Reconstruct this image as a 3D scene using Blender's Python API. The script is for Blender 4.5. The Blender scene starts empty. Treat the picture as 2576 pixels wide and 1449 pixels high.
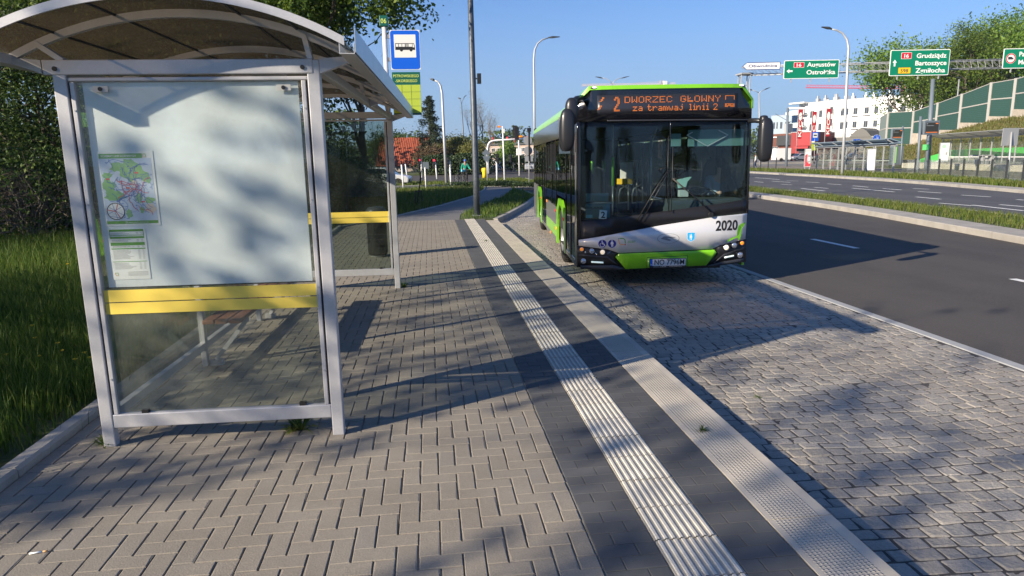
import bpy, bmesh, math, random
import numpy as np
from mathutils import Vector, Matrix, noise
random.seed(7); rng = np.random.default_rng(7)
R = math.radians
scene = bpy.context.scene
col = scene.collection

# ------------------------------------------------------------ camera frame
FPX, PCX, PCY, EYE = 1700.0, 1288.0, 724.5, 1.78
def _n(v): return Vector(v).normalized()
Yc = _n(((1080-PCX)/FPX, -(402-PCY)/FPX, -1))
Zc = -_n(((1450-PCX)/FPX, -(9594-PCY)/FPX, -1))
Zc = (Zc - Yc*Zc.dot(Yc)).normalized()
Xc = Yc.cross(Zc)
CR = Matrix((Xc, Yc, Zc))            # camera space -> world
def ray(x, y): return CR @ Vector(((x-PCX)/FPX, -(y-PCY)/FPX, -1))
def gnd(x, y, z=0.0):
    d = ray(x, y); t = (z-EYE)/d.z
    return Vector((d.x*t, d.y*t, z))
def at(x, y, D):
    d = ray(x, y)*D
    return Vector((d.x, d.y, EYE+d.z))
cam = bpy.data.cameras.new('camera'); camo = bpy.data.objects.new('camera', cam); col.objects.link(camo)
camo.matrix_world = Matrix.Translation((0, 0, EYE)) @ CR.to_4x4()
cam.sensor_width = 36; cam.lens = FPX/2576*36; cam.clip_start = .05; cam.clip_end = 3000
cam.shift_y = 0
scene.camera = camo

# ------------------------------------------------------------ light
SAZ, SEL = R(27.5), R(24)              # shadows fall towards +X turned 28 degrees to +Y
sun_dir = Vector((-math.cos(SEL)*math.cos(SAZ), -math.cos(SEL)*math.sin(SAZ), math.sin(SEL)))
sl = bpy.data.lights.new('sun', 'SUN'); sl.energy = 5.0; sl.angle = R(.53); sl.color = (1, .865, .675)
so = bpy.data.objects.new('sun', sl); col.objects.link(so)
so.rotation_euler = sun_dir.to_track_quat('Z', 'Y').to_euler()
w = bpy.data.worlds.new('World'); scene.world = w; w.use_nodes = True
nt = w.node_tree; bg = nt.nodes['Background']
sky = nt.nodes.new('ShaderNodeTexSky'); sky.sky_type = 'NISHITA'; sky.sun_disc = False
sky.sun_elevation = SEL; sky.sun_rotation = math.atan2(sun_dir.x, sun_dir.y)
sky.altitude = 100; sky.air_density = 1.0; sky.dust_density = .25; sky.ozone_density = 3.5
tint = nt.nodes.new('ShaderNodeMix'); tint.data_type = 'RGBA'; tint.blend_type = 'MULTIPLY'; tint.inputs[0].default_value = 1; tint.inputs[7].default_value = (.70, .95, 1.30, 1)
hz = nt.nodes.new('ShaderNodeMix'); hz.data_type = 'RGBA'; hz.inputs[7].default_value = (2.7, 3.75, 5.5, 1)
tcw = nt.nodes.new('ShaderNodeTexCoord'); sxw = nt.nodes.new('ShaderNodeSeparateXYZ'); mrw = nt.nodes.new('ShaderNodeMapRange')
mrw.interpolation_type = 'SMOOTHSTEP'; mrw.inputs[1].default_value = .30; mrw.inputs[2].default_value = 0.0; mrw.inputs[3].default_value = 0; mrw.inputs[4].default_value = .85
nt.links.new(tcw.outputs['Generated'], sxw.inputs[0]); nt.links.new(sxw.outputs[2], mrw.inputs[0]); nt.links.new(mrw.outputs[0], hz.inputs[0])
nt.links.new(sky.outputs[0], tint.inputs[6]); nt.links.new(tint.outputs[2], hz.inputs[6]); nt.links.new(hz.outputs[2], bg.inputs[0]); bg.inputs[1].default_value = .068
scene.view_settings.view_transform = 'Standard'; scene.view_settings.look = 'None'
scene.view_settings.exposure = 0.90; scene.view_settings.gamma = 1
scene.render.engine = 'CYCLES'
scene.cycles.max_bounces = 8; scene.cycles.transparent_max_bounces = 16
scene.render.resolution_x = 1024; scene.render.resolution_y = 576

# ------------------------------------------------------------ materials
MATS = {}
def mat(name, c, rough=.6, metal=0., var=None, bump=None, spec=.5, coat=0., emit=None, coord='Object', isl=0., ramp=None, trans=0., dirt=None, streak=None):
    """c base colour; var (scale, amount[, colour]); bump (scale, strength[, distance]); isl per-island value variation."""
    if name in MATS: return MATS[name]
    m = bpy.data.materials.new(name); m.use_nodes = True; MATS[name] = m
    t = m.node_tree; N = t.nodes; L = t.links; b = N['Principled BSDF']; out = N['Material Output']
    c4 = tuple(c)+(1,)
    b.inputs['Base Color'].default_value = c4; b.inputs['Roughness'].default_value = rough
    b.inputs['Metallic'].default_value = metal; b.inputs['Specular IOR Level'].default_value = spec
    b.inputs['Coat Weight'].default_value = coat; b.inputs['Coat Roughness'].default_value = .08
    if emit: b.inputs['Emission Color'].default_value = tuple(emit[0])+(1,); b.inputs['Emission Strength'].default_value = emit[1]
    tc = N.new('ShaderNodeTexCoord'); src = tc.outputs['Object']
    if coord == 'World':
        g = N.new('ShaderNodeNewGeometry'); src = g.outputs['Position']
    cur = None
    def mixc(fac, a, bb, mode='MIX'):
        x = N.new('ShaderNodeMix'); x.data_type = 'RGBA'; x.blend_type = mode
        for s, v in ((0, fac), (6, a), (7, bb)):
            if hasattr(v, 'links'): L.new(v, x.inputs[s])
            elif isinstance(v, (int, float)): x.inputs[s].default_value = v
            else: x.inputs[s].default_value = tuple(v)+(1,) if len(v) == 3 else v
        return x.outputs[2]
    def noi(scale, detail=4, r=.6):
        n = N.new('ShaderNodeTexNoise'); n.inputs['Scale'].default_value = scale
        n.inputs['Detail'].default_value = detail; n.inputs['Roughness'].default_value = r
        L.new(src, n.inputs['Vector']); return n.outputs['Fac']
    def ramp_(inp, a, bb):
        r = N.new('ShaderNodeMapRange'); r.inputs[1].default_value = a; r.inputs[2].default_value = bb
        L.new(inp, r.inputs[0]); return r.outputs[0]
    if ramp:
        g = N.new('ShaderNodeNewGeometry'); cr = N.new('ShaderNodeValToRGB')
        L.new(g.outputs['Random Per Island'], cr.inputs[0])
        els = cr.color_ramp.elements
        while len(els) < len(ramp): els.new(.5)
        for i, k in enumerate(ramp): els[i].position = i/(len(ramp)-1); els[i].color = tuple(k)+(1,)
        cur = cr.outputs[0]
    if isl:
        g = N.new('ShaderNodeNewGeometry')
        f = ramp_(g.outputs['Random Per Island'], 0, 1); r = N.new('ShaderNodeMapRange')
        r.inputs[3].default_value = 1-isl; r.inputs[4].default_value = 1+isl; L.new(f, r.inputs[0])
        h = N.new('ShaderNodeHueSaturation'); L.new(r.outputs[0], h.inputs['Value'])
        if cur: L.new(cur, h.inputs['Color'])
        else: h.inputs['Color'].default_value = c4
        cur = h.outputs[0]
    for v in (var if isinstance(var, list) else [var] if var else []):
        c2 = v[2] if len(v) > 2 else tuple(x*(1-v[1]) for x in c)
        f = ramp_(noi(v[0]), .38, .66)
        if len(v) > 2:
            mm = N.new('ShaderNodeMath'); mm.operation = 'MULTIPLY'; mm.inputs[1].default_value = v[1]; L.new(f, mm.inputs[0]); f = mm.outputs[0]
        cur = mixc(f, cur if cur else c4, c2)
    if streak:      # (x scale, y scale, strength, colour): long worn tracks
        mp = N.new('ShaderNodeMapping'); mp.inputs['Scale'].default_value = (streak[0], streak[1], 1); L.new(src, mp.inputs[0])
        n_ = N.new('ShaderNodeTexNoise'); n_.inputs['Scale'].default_value = 1; n_.inputs['Detail'].default_value = 3; L.new(mp.outputs[0], n_.inputs['Vector'])
        f = ramp_(n_.outputs['Fac'], .42, .62); mm = N.new('ShaderNodeMath'); mm.operation = 'MULTIPLY'; mm.inputs[1].default_value = streak[2]; L.new(f, mm.inputs[0])
        cur = mixc(mm.outputs[0], cur if cur else c4, streak[3])
    if cur: L.new(cur, b.inputs['Base Color'])
    if bump:
        bn = N.new('ShaderNodeBump'); bn.inputs['Strength'].default_value = bump[1]
        bn.inputs['Distance'].default_value = bump[2] if len(bump) > 2 else .005
        L.new(noi(bump[0], 6), bn.inputs['Height']); L.new(bn.outputs[0], b.inputs['Normal'])
    if trans:
        tr = N.new('ShaderNodeBsdfTranslucent'); ms = N.new('ShaderNodeMixShader'); ms.inputs[0].default_value = trans
        if cur: L.new(cur, tr.inputs[0])
        else: tr.inputs[0].default_value = c4
        L.new(b.outputs[0], ms.inputs[1]); L.new(tr.outputs[0], ms.inputs[2]); L.new(ms.outputs[0], out.inputs[0])
    return m
def glass(name, tint=(.6, .65, .62), rough=0., ior=1.5, dust=0., dustc=(.4, .4, .38)):
    if name in MATS: return MATS[name]
    m = bpy.data.materials.new(name); m.use_nodes = True; MATS[name] = m
    t = m.node_tree; N = t.nodes; L = t.links; N.remove(N['Principled BSDF']); out = N['Material Output']
    tr = N.new('ShaderNodeBsdfTransparent'); tr.inputs[0].default_value = tuple(tint)+(1,)
    gl = N.new('ShaderNodeBsdfGlossy'); gl.inputs['Roughness'].default_value = rough
    fr = N.new('ShaderNodeFresnel'); gg = N.new('ShaderNodeNewGeometry'); mr = N.new('ShaderNodeMapRange')
    mr.inputs[3].default_value = ior; mr.inputs[4].default_value = 1/ior      # same reflectance from both sides of a thin pane
    L.new(gg.outputs['Backfacing'], mr.inputs[0]); L.new(mr.outputs[0], fr.inputs[0])
    ms = N.new('ShaderNodeMixShader'); L.new(fr.outputs[0], ms.inputs[0]); L.new(tr.outputs[0], ms.inputs[1]); L.new(gl.outputs[0], ms.inputs[2])
    o = ms.outputs[0]
    if dust:
        df = N.new('ShaderNodeBsdfDiffuse'); df.inputs[0].default_value = tuple(dustc)+(1,)
        n = N.new('ShaderNodeTexNoise'); n.inputs['Scale'].default_value = 3; n.inputs['Detail'].default_value = 8
        tc = N.new('ShaderNodeTexCoord'); L.new(tc.outputs['Object'], n.inputs['Vector'])
        r = N.new('ShaderNodeMapRange'); r.inputs[1].default_value = .3; r.inputs[2].default_value = .8; r.inputs[4].default_value = dust*2
        L.new(n.outputs[0], r.inputs[0])
        m2 = N.new('ShaderNodeMixShader'); L.new(r.outputs[0], m2.inputs[0]); L.new(o, m2.inputs[1]); L.new(df.outputs[0], m2.inputs[2]); o = m2.outputs[0]
    L.new(o, out.inputs[0]); return m

# ------------------------------------------------------------ mesh building
class MB:
    def __init__(s): s.v = []; s.f = []; s.m = []; s.mi = 0; s.sm = []; s.smooth = False
    def add(s, vs, fs):
        o = len(s.v); s.v += [tuple(p) for p in vs]
        for f in fs: s.f.append(tuple(i+o for i in f)); s.m.append(s.mi); s.sm.append(s.smooth)
        return s
    def box(s, a, b, rz=0, piv=None):
        x0, y0, z0 = a; x1, y1, z1 = b
        vs = [Vector(p) for p in ((x0,y0,z0),(x1,y0,z0),(x1,y1,z0),(x0,y1,z0),(x0,y0,z1),(x1,y0,z1),(x1,y1,z1),(x0,y1,z1))]
        if rz:
            pv = Vector(piv) if piv else Vector(((x0+x1)/2, (y0+y1)/2, 0)); M = Matrix.Rotation(rz, 3, 'Z')
            vs = [M@(p-pv)+pv for p in vs]
        return s.add(vs, [(0,3,2,1),(4,5,6,7),(0,1,5,4),(1,2,6,5),(2,3,7,6),(3,0,4,7)])
    def cbox(s, c, d, rz=0): return s.box([c[i]-d[i]/2 for i in range(3)], [c[i]+d[i]/2 for i in range(3)], rz)
    def beam(s, p0, p1, w, h, up=(0, 0, 1)):
        p0, p1 = Vector(p0), Vector(p1); d = (p1-p0).normalized(); up = Vector(up)
        if abs(d.dot(up)) > .98: up = Vector((0, 1, 0))
        a = d.cross(up).normalized(); b = a.cross(d)
        vs = [p+a*sx*w/2+b*sy*h/2 for p in (p0, p1) for sx, sy in ((-1,-1),(1,-1),(1,1),(-1,1))]
        return s.add(vs, [(0,1,2,3),(4,7,6,5),(0,4,5,1),(1,5,6,2),(2,6,7,3),(3,7,4,0)])
    def tube(s, pts, r, n=8, caps=True):
        pts = [Vector(p) for p in pts]; k = len(pts); rs = r if isinstance(r, (list, tuple)) else [r]*k
        vs = []; pa = None
        for i, p in enumerate(pts):
            d = (pts[min(i+1, k-1)]-pts[max(i-1, 0)]).normalized()
            if pa is None: pa = d.orthogonal().normalized()
            pa = (pa-d*pa.dot(d)); pa = pa.normalized() if pa.length > 1e-6 else d.orthogonal().normalized()
            b = d.cross(pa)
            for j in range(n):
                an = 2*math.pi*j/n; vs.append(p+(pa*math.cos(an)+b*math.sin(an))*rs[i])
        fs = [(i*n+j, i*n+(j+1) % n, (i+1)*n+(j+1) % n, (i+1)*n+j) for i in range(k-1) for j in range(n)]
        sm = s.smooth; s.smooth = True; s.add(vs, fs); s.smooth = False
        if caps: o = len(s.v)-len(vs); s.f += [tuple(o+j for j in range(n))[::-1], tuple(o+(k-1)*n+j for j in range(n))]; s.m += [s.mi]*2; s.sm += [False]*2
        s.smooth = sm; return s
    def cyl(s, p0, p1, r, n=12, r1=None): return s.tube([p0, p1], [r, r if r1 is None else r1], n)
    def ell(s, c, r, n=12, k=8):
        c = Vector(c); vs = []
        for i in range(k+1):
            th = math.pi*i/k
            for j in range(n):
                ph = 2*math.pi*j/n; vs.append((c.x+r[0]*math.sin(th)*math.cos(ph), c.y+r[1]*math.sin(th)*math.sin(ph), c.z+r[2]*math.cos(th)))
        sm = s.smooth; s.smooth = True
        s.add(vs, [(i*n+j, (i+1)*n+j, (i+1)*n+(j+1) % n, i*n+(j+1) % n) for i in range(k) for j in range(n)]); s.smooth = sm; return s
    def prism(s, poly, ax, a, b):
        """poly of 2-D points in the plane normal to axis ax, extruded from a to b"""
        def P(p, t): return {'x': (t, p[0], p[1]), 'y': (p[0], t, p[1]), 'z': (p[0], p[1], t)}[ax]
        n = len(poly); vs = [P(p, a) for p in poly]+[P(p, b) for p in poly]
        return s.add(vs, [tuple(range(n))[::-1], tuple(range(n, 2*n))]+[(i, (i+1) % n, n+(i+1) % n, n+i) for i in range(n)])
    def lathe(s, prof, c=(0,0,0), n=16):
        vs = []; c = Vector(c)
        for r_, z in prof:
            for j in range(n): a = 2*math.pi*j/n; vs.append((c.x+r_*math.cos(a), c.y+r_*math.sin(a), c.z+z))
        sm = s.smooth; s.smooth = True
        s.add(vs, [(i*n+j, i*n+(j+1) % n, (i+1)*n+(j+1) % n, (i+1)*n+j) for i in range(len(prof)-1) for j in range(n)]); s.smooth = sm; return s
    def build(s, name, mats, parent=None, bevel=0, loc=None, rot=None, fixn=True):
        me = bpy.data.meshes.new(name); me.from_pydata(s.v, [], s.f)
        mats = mats if isinstance(mats, (list, tuple)) else [mats]
        for m in mats: me.materials.append(m)
        me.polygons.foreach_set('material_index', s.m); me.polygons.foreach_set('use_smooth', s.sm); me.update()
        if fixn:
            bm = bmesh.new(); bm.from_mesh(me); bmesh.ops.recalc_face_normals(bm, faces=bm.faces); bm.to_mesh(me); bm.free()
        o = bpy.data.objects.new(name, me); col.objects.link(o)
        if parent: o.parent = parent
        if loc is not None: o.location = loc
        if rot is not None: o.rotation_euler = rot
        if bevel:
            b = o.modifiers.new('bevel', 'BEVEL'); b.width = bevel; b.segments = 2; b.limit_method = 'ANGLE'; b.angle_limit = R(40)
        return o
def tag(o, label=None, cat=None, group=None, kind=None):
    if label: o['label'] = label
    if cat: o['category'] = cat
    if group: o['group'] = group
    if kind: o['kind'] = kind
    return o
def thing(name, loc, rz, label, cat, group=None):
    o = bpy.data.objects.new(name, None); col.objects.link(o); o.location = loc; o.rotation_euler = (0, 0, rz)
    return tag(o, label, cat, group)
def kids(o): return [c for c in bpy.data.objects if c.parent == o]
def dup(root, loc, rz=0, label=None, scale=None):
    def cp(o, par):
        c = o.copy(); col.objects.link(c)
        if par: c.parent = par
        for ch in kids(o): cp(ch, c)
        return c
    r = cp(root, None); r.location = loc; r.rotation_euler = (0, 0, rz)
    if label: r['label'] = label
    if scale: r.scale = (scale,)*3 if isinstance(scale, (int, float)) else scale
    return r
def text_verts(s, size, bold=0., w=None, align='LEFT', ext=.002, space=1.):
    c = bpy.data.curves.new('txt', 'FONT'); c.body = s; c.size = size; c.offset = bold*size; c.extrude = ext
    c.align_x = align; c.space_character = space; c.resolution_u = 3; c.space_line = 1.0
    o = bpy.data.objects.new('txt', c); me = bpy.data.meshes.new_from_object(o)
    vs = [v.co.copy() for v in me.vertices]; fs = [tuple(p.vertices) for p in me.polygons]
    bpy.data.objects.remove(o); bpy.data.curves.remove(c); bpy.data.meshes.remove(me)
    if w and vs:
        x0 = min(v.x for v in vs); x1 = max(v.x for v in vs); k = w/(x1-x0); ox = x0 if align == 'LEFT' else (x0+x1)/2 if align == 'CENTER' else x1
        for v in vs: v.x = (v.x-ox)*k
    return vs, fs
def text(mb, s, org, size, bold=0., w=None, align='LEFT', ax='XZ', ext=.002, tilt=0., sy=1.):
    """put lettering into mb standing in the local x-z plane facing -y, at org"""
    vs, fs = text_verts(s, size, bold, w, align, ext)
    o = Vector(org); ct, st = math.cos(tilt), math.sin(tilt)
    q = [Vector((v.x*ct-v.y*sy*st, -v.z, v.x*st+v.y*sy*ct))+o for v in vs]
    if ax == 'YZ': q = [Vector((-v.z, -v.x, v.y))+o for v in vs]
    mb.add(q, fs); return mb
def np_mesh(name, verts, faces, mats, mi=None, smooth=False, parent=None):
    """verts (n,3) array, faces (m,k) array"""
    me = bpy.data.meshes.new(name); k = faces.shape[1]; m = len(faces)
    me.vertices.add(len(verts)); me.vertices.foreach_set('co', verts.astype(np.float32).ravel())
    me.loops.add(m*k); me.loops.foreach_set('vertex_index', faces.astype(np.int32).ravel())
    me.polygons.add(m); me.polygons.foreach_set('loop_start', np.arange(0, m*k, k, dtype=np.int32))
    for x in (mats if isinstance(mats, list) else [mats]): me.materials.append(x)
    if mi is not None: me.polygons.foreach_set('material_index', mi.astype(np.int32))
    me.polygons.foreach_set('use_smooth', np.full(m, smooth, dtype=bool))
    me.update(calc_edges=True)
    o = bpy.data.objects.new(name, me); col.objects.link(o)
    if parent: o.parent = parent
    return o
# ------------------------------------------------------------ setting materials
def groove_tone(m, z0, z1, c, k):  # mixes in a darker tone towards the bottom of the grooves
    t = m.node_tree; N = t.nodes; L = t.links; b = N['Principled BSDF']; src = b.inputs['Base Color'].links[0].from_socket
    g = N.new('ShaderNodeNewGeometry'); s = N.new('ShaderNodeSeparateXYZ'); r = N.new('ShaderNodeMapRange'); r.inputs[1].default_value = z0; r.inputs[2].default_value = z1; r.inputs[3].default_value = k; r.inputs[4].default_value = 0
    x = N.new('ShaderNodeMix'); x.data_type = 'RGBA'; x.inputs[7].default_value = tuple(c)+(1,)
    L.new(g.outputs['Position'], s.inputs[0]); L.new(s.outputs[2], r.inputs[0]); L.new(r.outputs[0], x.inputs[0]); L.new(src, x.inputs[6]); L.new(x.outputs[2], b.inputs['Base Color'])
ASPH = mat('asphalt', (.062, .056, .053), .85, streak=(.9, .03, .5, (.088, .080, .074)), var=[(.35, .3), (45, .5, (.12, .11, .10)), (1.3, .35, (.045, .042, .04))], bump=(120, .8, .006), coord='World', spec=.3)
ASPH2 = mat('asphalt_far', (.075, .075, .082), .85, streak=(.7, .05, .4, (.11, .11, .115)), var=[(.25, .2), (40, .3, (.12, .12, .12))], bump=(150, .4, .004), coord='World', spec=.3)
PAV = mat('brick_paver', (.30, .255, .205), .85, ramp=[(.26, .23, .185), (.30, .265, .212), (.325, .285, .228), (.29, .255, .205), (.335, .29, .23), (.275, .242, .197), (.31, .27, .217), (.35, .308, .245), (.315, .278, .222), (.235, .235, .228)], var=[(.8, .55, (.205, .185, .155)), (4, .45, (.24, .215, .18)), (24, .45, (.20, .178, .15)), (110, .7, (.17, .15, .125)), (1.7, .22, (.38, .35, .30)), (.33, .3, (.2, .19, .175))], bump=(110, .8, .003), coord='World', spec=.25)
PAVB = mat('paver_sand', (.34, .29, .23), .95, var=[(90, .5, (.2, .17, .13)), (3, .7, (.08, .07, .05)), (14, .4, (.12, .1, .075))], bump=(120, .8, .004), coord='World')
DARK = mat('dark_paver', (.088, .09, .093), .75, var=[(2, .22), (220, .45, (.12, .125, .13))], bump=(300, .4, .0015), coord='World', isl=.16, spec=.3)
DARKB = mat('dark_joint_sand', (.34, .31, .26), .95, var=[(6, .7, (.09, .09, .08))], coord='World')
TACT = mat('tactile_concrete', (.66, .63, .56), .85, var=[(6, .2), (45, .35, (.4, .38, .34)), (2.2, .3, (.42, .4, .36))], bump=(250, .3, .001), coord='World', isl=.05)
groove_tone(TACT, .0015, .005, (.22, .195, .155), .5)
KERB = mat('kerb_concrete', (.47, .425, .36), .85, var=[(3, .2), (70, .25, (.36, .32, .27))], bump=(160, .6, .002), coord='World', isl=.06)
KERBG = mat('kerb_grey', (.36, .34, .31), .88, var=[(2, .25), (60, .3, (.22, .21, .19))], bump=(120, .5, .003), coord='World', isl=.06)
COB = mat('granite_sett', (.33, .30, .26), .62, ramp=[(.21, .20, .18), (.33, .305, .27), (.26, .255, .24), (.40, .37, .33), (.30, .28, .25), (.23, .23, .225)], var=[(260, .55, (.15, .14, .125)), (.8, .6, (.20, .175, .145)), (60, .35, (.45, .41, .35))], bump=(45, 1.0, .012), coord='World', spec=.45)
COBB = mat('sett_joint', (.21, .175, .13), .95, var=[(30, .6, (.09, .075, .055)), (1.5, .6, (.10, .09, .055))], bump=(60, .9, .01), coord='World')
PAINT = mat('road_paint', (.72, .72, .7), .7, var=[(25, .3, (.5, .5, .48))], coord='World')
GRD = mat('grass_soil', (.06, .085, .025), .95, var=[(.5, .4, (.09, .09, .035)), (9, .5, (.035, .05, .015))], bump=(20, .8, .05), coord='World')
CONC = mat('pale_concrete', (.42, .40, .36), .85, var=[(.6, .2), (12, .15)], bump=(60, .3, .003), coord='World')
def kerb_knobs():
    m = mat('knobbed_kerb', (.5, .455, .385), .85, var=[(3, .16), (60, .2, (.38, .34, .29))], coord='World', isl=.05)
    t = m.node_tree; N = t.nodes; L = t.links
    g = N.new('ShaderNodeNewGeometry'); s = N.new('ShaderNodeSeparateXYZ'); L.new(g.outputs['Position'], s.inputs[0])
    def M(op, a, b=None):
        n = N.new('ShaderNodeMath'); n.operation = op
        for i, v in enumerate((a, b)):
            if v is None: continue
            if hasattr(v, 'links'): L.new(v, n.inputs[i])
            else: n.inputs[i].default_value = v
        return n.outputs[0]
    k = 2*math.pi/.042
    u = M('ADD', s.outputs[0], s.outputs[1]); v = M('SUBTRACT', s.outputs[0], s.outputs[1])
    h = M('MULTIPLY', M('SINE', M('MULTIPLY', u, k)), M('SINE', M('MULTIPLY', v, k)))
    h = M('MAXIMUM', h, 0.0)
    ed = M('MULTIPLY', M('LESS_THAN', s.outputs[0], 1.865), M('GREATER_THAN', s.outputs[0], 1.62))
    h = M('MULTIPLY', h, ed)
    b = N.new('ShaderNodeBump'); b.inputs['Strength'].default_value = 1; b.inputs['Distance'].default_value = .008
    L.new(h, b.inputs['Height']); L.new(b.outputs[0], N['Principled BSDF'].inputs['Normal'])
    return m
KNOB = kerb_knobs()
def slab(name, poly, top, m, bot=-.32):
    mb = MB(); mb.prism(poly, 'z', bot, top); o = mb.build(name, m); tag(o, kind='structure'); return o

# ground sheet to the horizon, with a slight rise far off
n = 60
xs = np.linspace(-1500, 1500, n); ys = np.linspace(-600, 2400, n)
gv = np.array([(x, y, -.34+max(0, (math.hypot(x, y)-260))*.004) for y in ys for x in xs]); gi = np.arange(n*n).reshape(n, n)
gf = np.stack([gi[:-1, :-1], gi[:-1, 1:], gi[1:, 1:], gi[1:, :-1]], -1).reshape(-1, 4)
tag(np_mesh('ground', gv, gf, GRD), kind='structure')

# outlines
MEDN = [(10.0, -25), (10.1, 0), (12.1, 12.6), (13.3, 19), (13.9, 23.3), (14.3, 28.3), (15.0, 45), (17, 100), (24, 330)]
MEDF = [(13.2, -25), (13.3, 0), (15.8, 14.6), (16.4, 20.5), (16.7, 24.5), (17.6, 35.2), (18.4, 46), (20.5, 100), (28, 330)]
FARK = [(15.5, -25), (19.0, 0), (24.0, 20), (25.9, 26.9), (28.2, 35), (29.8, 42.8), (31.2, 54), (32.2, 64.5), (35, 100), (60, 330)]
FARG = [(18.5, -25), (22.5, 0), (27.9, 20), (30.6, 32), (33.2, 38.5), (36.2, 47), (38.2, 57), (39.0, 70), (40.5, 100), (64, 330)]
def mid(a, b, t): return [(p[0]+(q[0]-p[0])*t, p[1]+(q[1]-p[1])*t) for p, q in zip(a, b)]
def offs(pl, d):
    out = []
    for i, p in enumerate(pl):
        a = pl[max(0, i-1)]; b = pl[min(len(pl)-1, i+1)]; dx, dy = b[0]-a[0], b[1]-a[1]; l = math.hypot(dx, dy)
        out.append((p[0]+dy/l*d, p[1]-dx/l*d))
    return out
slab('road', [(1.9, -30), (1.9, 44), (-90, 44), (-90, 88), (8, 88), (8, 330), (60, 330), (35, 100), (32.2, 64.5), (31.2, 54), (29.8, 42.8), (28.2, 35), (25.9, 26.9), (24, 20), (19, 0), (15.5, -30)], -.15, ASPH, -.33)
# second carriageway, a slightly bluer asphalt laid over the road base
slab('far_road', MEDF+FARK[::-1], -.146, ASPH2, -.2)
slab('median', offs(MEDN, .85)+offs(MEDF, -.12)[::-1], -.01, GRD)
def kerb_line(name, pl, wd, top, bot, m, step=1.0, gap=.008, side=1):
    """kerb stones of width wd laid along polyline pl, to its right side (side=1)"""
    mb = MB(); carry = 0
    for a, b in zip(pl[:-1], pl[1:]):
        A, B = Vector(a+(0,)), Vector(b+(0,)); L_ = (B-A).length; d = (B-A)/L_; nrm = Vector((d.y, -d.x, 0))*side
        k = max(1, round(L_/step))
        for i in range(k):
            p = A+d*(L_*i/k+gap/2); q = A+d*(L_*(i+1)/k-gap/2); jz = random.uniform(-.002, .002)
            c = .018
            ring = lambda P: [P+Vector((0,0,bot)), P+Vector((0,0,top-c+jz)), P+nrm*c+Vector((0,0,top+jz)), P+nrm*wd+Vector((0,0,top+jz)), P+nrm*wd+Vector((0,0,bot))]
            vs = ring(p)+ring(q)
            mb.add(vs, [(0,1,2,3,4), (9,8,7,6,5)]+[(j, j+5, (j+1) % 5+5, (j+1) % 5) for j in range(5)])
    return tag(mb.build(name, m), kind='structure')
kerb_line('median_kerb', MEDN[:7], .84, 0, -.3, KERBG)
kerb_line('median_rear_kerb', MEDF[:7], .12, 0, -.3, KERBG, side=-1)
kerb_line('verge_kerb', FARK[:9], 1.1, 0, -.3, KERBG, step=1.5)
slab('far_verge', offs(FARK, 1.11)+FARG[::-1], -.012, GRD)

# near paving: sand bed, brick herringbone, dark bands
slab('paving_bed', [(-2.46, -3), (.685, -3), (.685, 20.4), (-1.72, 20.4), (-2.46, 19)], -.0085, PAVB)
slab('dark_paving_bed', [(.686, -3), (1.585, -3), (1.585, 20.4), (.686, 20.4)], -.006, DARKB)
def bricks(name, rects, m, ch=.003, ztop=0., jit=.0012):
    V = []; F_ = []
    for (x0, y0, x1, y1) in rects:
        o = len(V); z = ztop+random.uniform(-jit, jit); tx = random.uniform(-1, 1)*.003; ty = random.uniform(-1, 1)*.003
        cx, cy = (x0+x1)/2, (y0+y1)/2
        for (px_, py_, zz) in ((x0,y0,-.02),(x1,y0,-.02),(x1,y1,-.02),(x0,y1,-.02)): V.append((px_, py_, ztop+zz))
        for c, dz in ((0, -ch), (ch, 0)):
            for (px_, py_) in ((x0+c,y0+c),(x1-c,y0+c),(x1-c,y1-c),(x0+c,y1-c)): e_ = c*random.choice((0, 0, 0, 0, .8, 2.2)); V.append((px_+(e_ if px_ < cx else -e_), py_+(e_ if py_ < cy else -e_), z+dz+(px_-cx)*tx+(py_-cy)*ty))
        for r0 in (0, 4):
            for j in range(4): F_.append((o+r0+j, o+r0+(j+1) % 4, o+r0+4+(j+1) % 4, o+r0+4+j))
        F_.append((o+8, o+9, o+10, o+11))
    return tag(np_mesh(name, np.array(V), np.array(F_), m), kind='structure')
rects = []; a = .1015; gx, gy = .0036, .0016
X0, X1, Y0, Y1 = -2.455, .683, .4, 20.38
ni, nj = int((X1-X0)/a)+2, int((Y1-Y0)/a)+2
for i in range(-2, ni):
    for j in range(-2, nj):
        k = (i-j) % 4
        if k == 0: r = (i, j, i+2, j+1)
        elif k == 3: r = (i, j, i+1, j+2)
        else: continue
        x0, y0, x1, y1 = X0+r[0]*a+gx, Y0+r[1]*a+gy, X0+r[2]*a-gx, Y0+r[3]*a-gy
        x0, x1, y0, y1 = max(x0, X0+.002), min(x1, X1-.002), max(y0, Y0), min(y1, Y1)
        if x1-x0 < .02 or y1-y0 < .02 or (y0 > 18.9 and x0 < X0+(y0-18.9)*.52): continue
        j_ = lambda: random.uniform(-.0016, .0016)
        rects.append((x0+j_(), y0+j_(), x1+j_(), y1+j_()))
bricks('pavement', rects, PAV)
rects = []; y = .4; k = 0
while y < 20.3:
    for xa, xb in ((.690, .978), (1.292, 1.582)):
        cut = xa+(.19 if (k+(xa > 1)) % 2 else .098)
        for p, q in ((xa, cut), (cut, xb)): rects.append((p+.0018, y+.0016, q-.0018, y+.0984))
    y += .1; k += 1
bricks('dark_paving', rects, DARK, .0015, 0, .0008)
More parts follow.
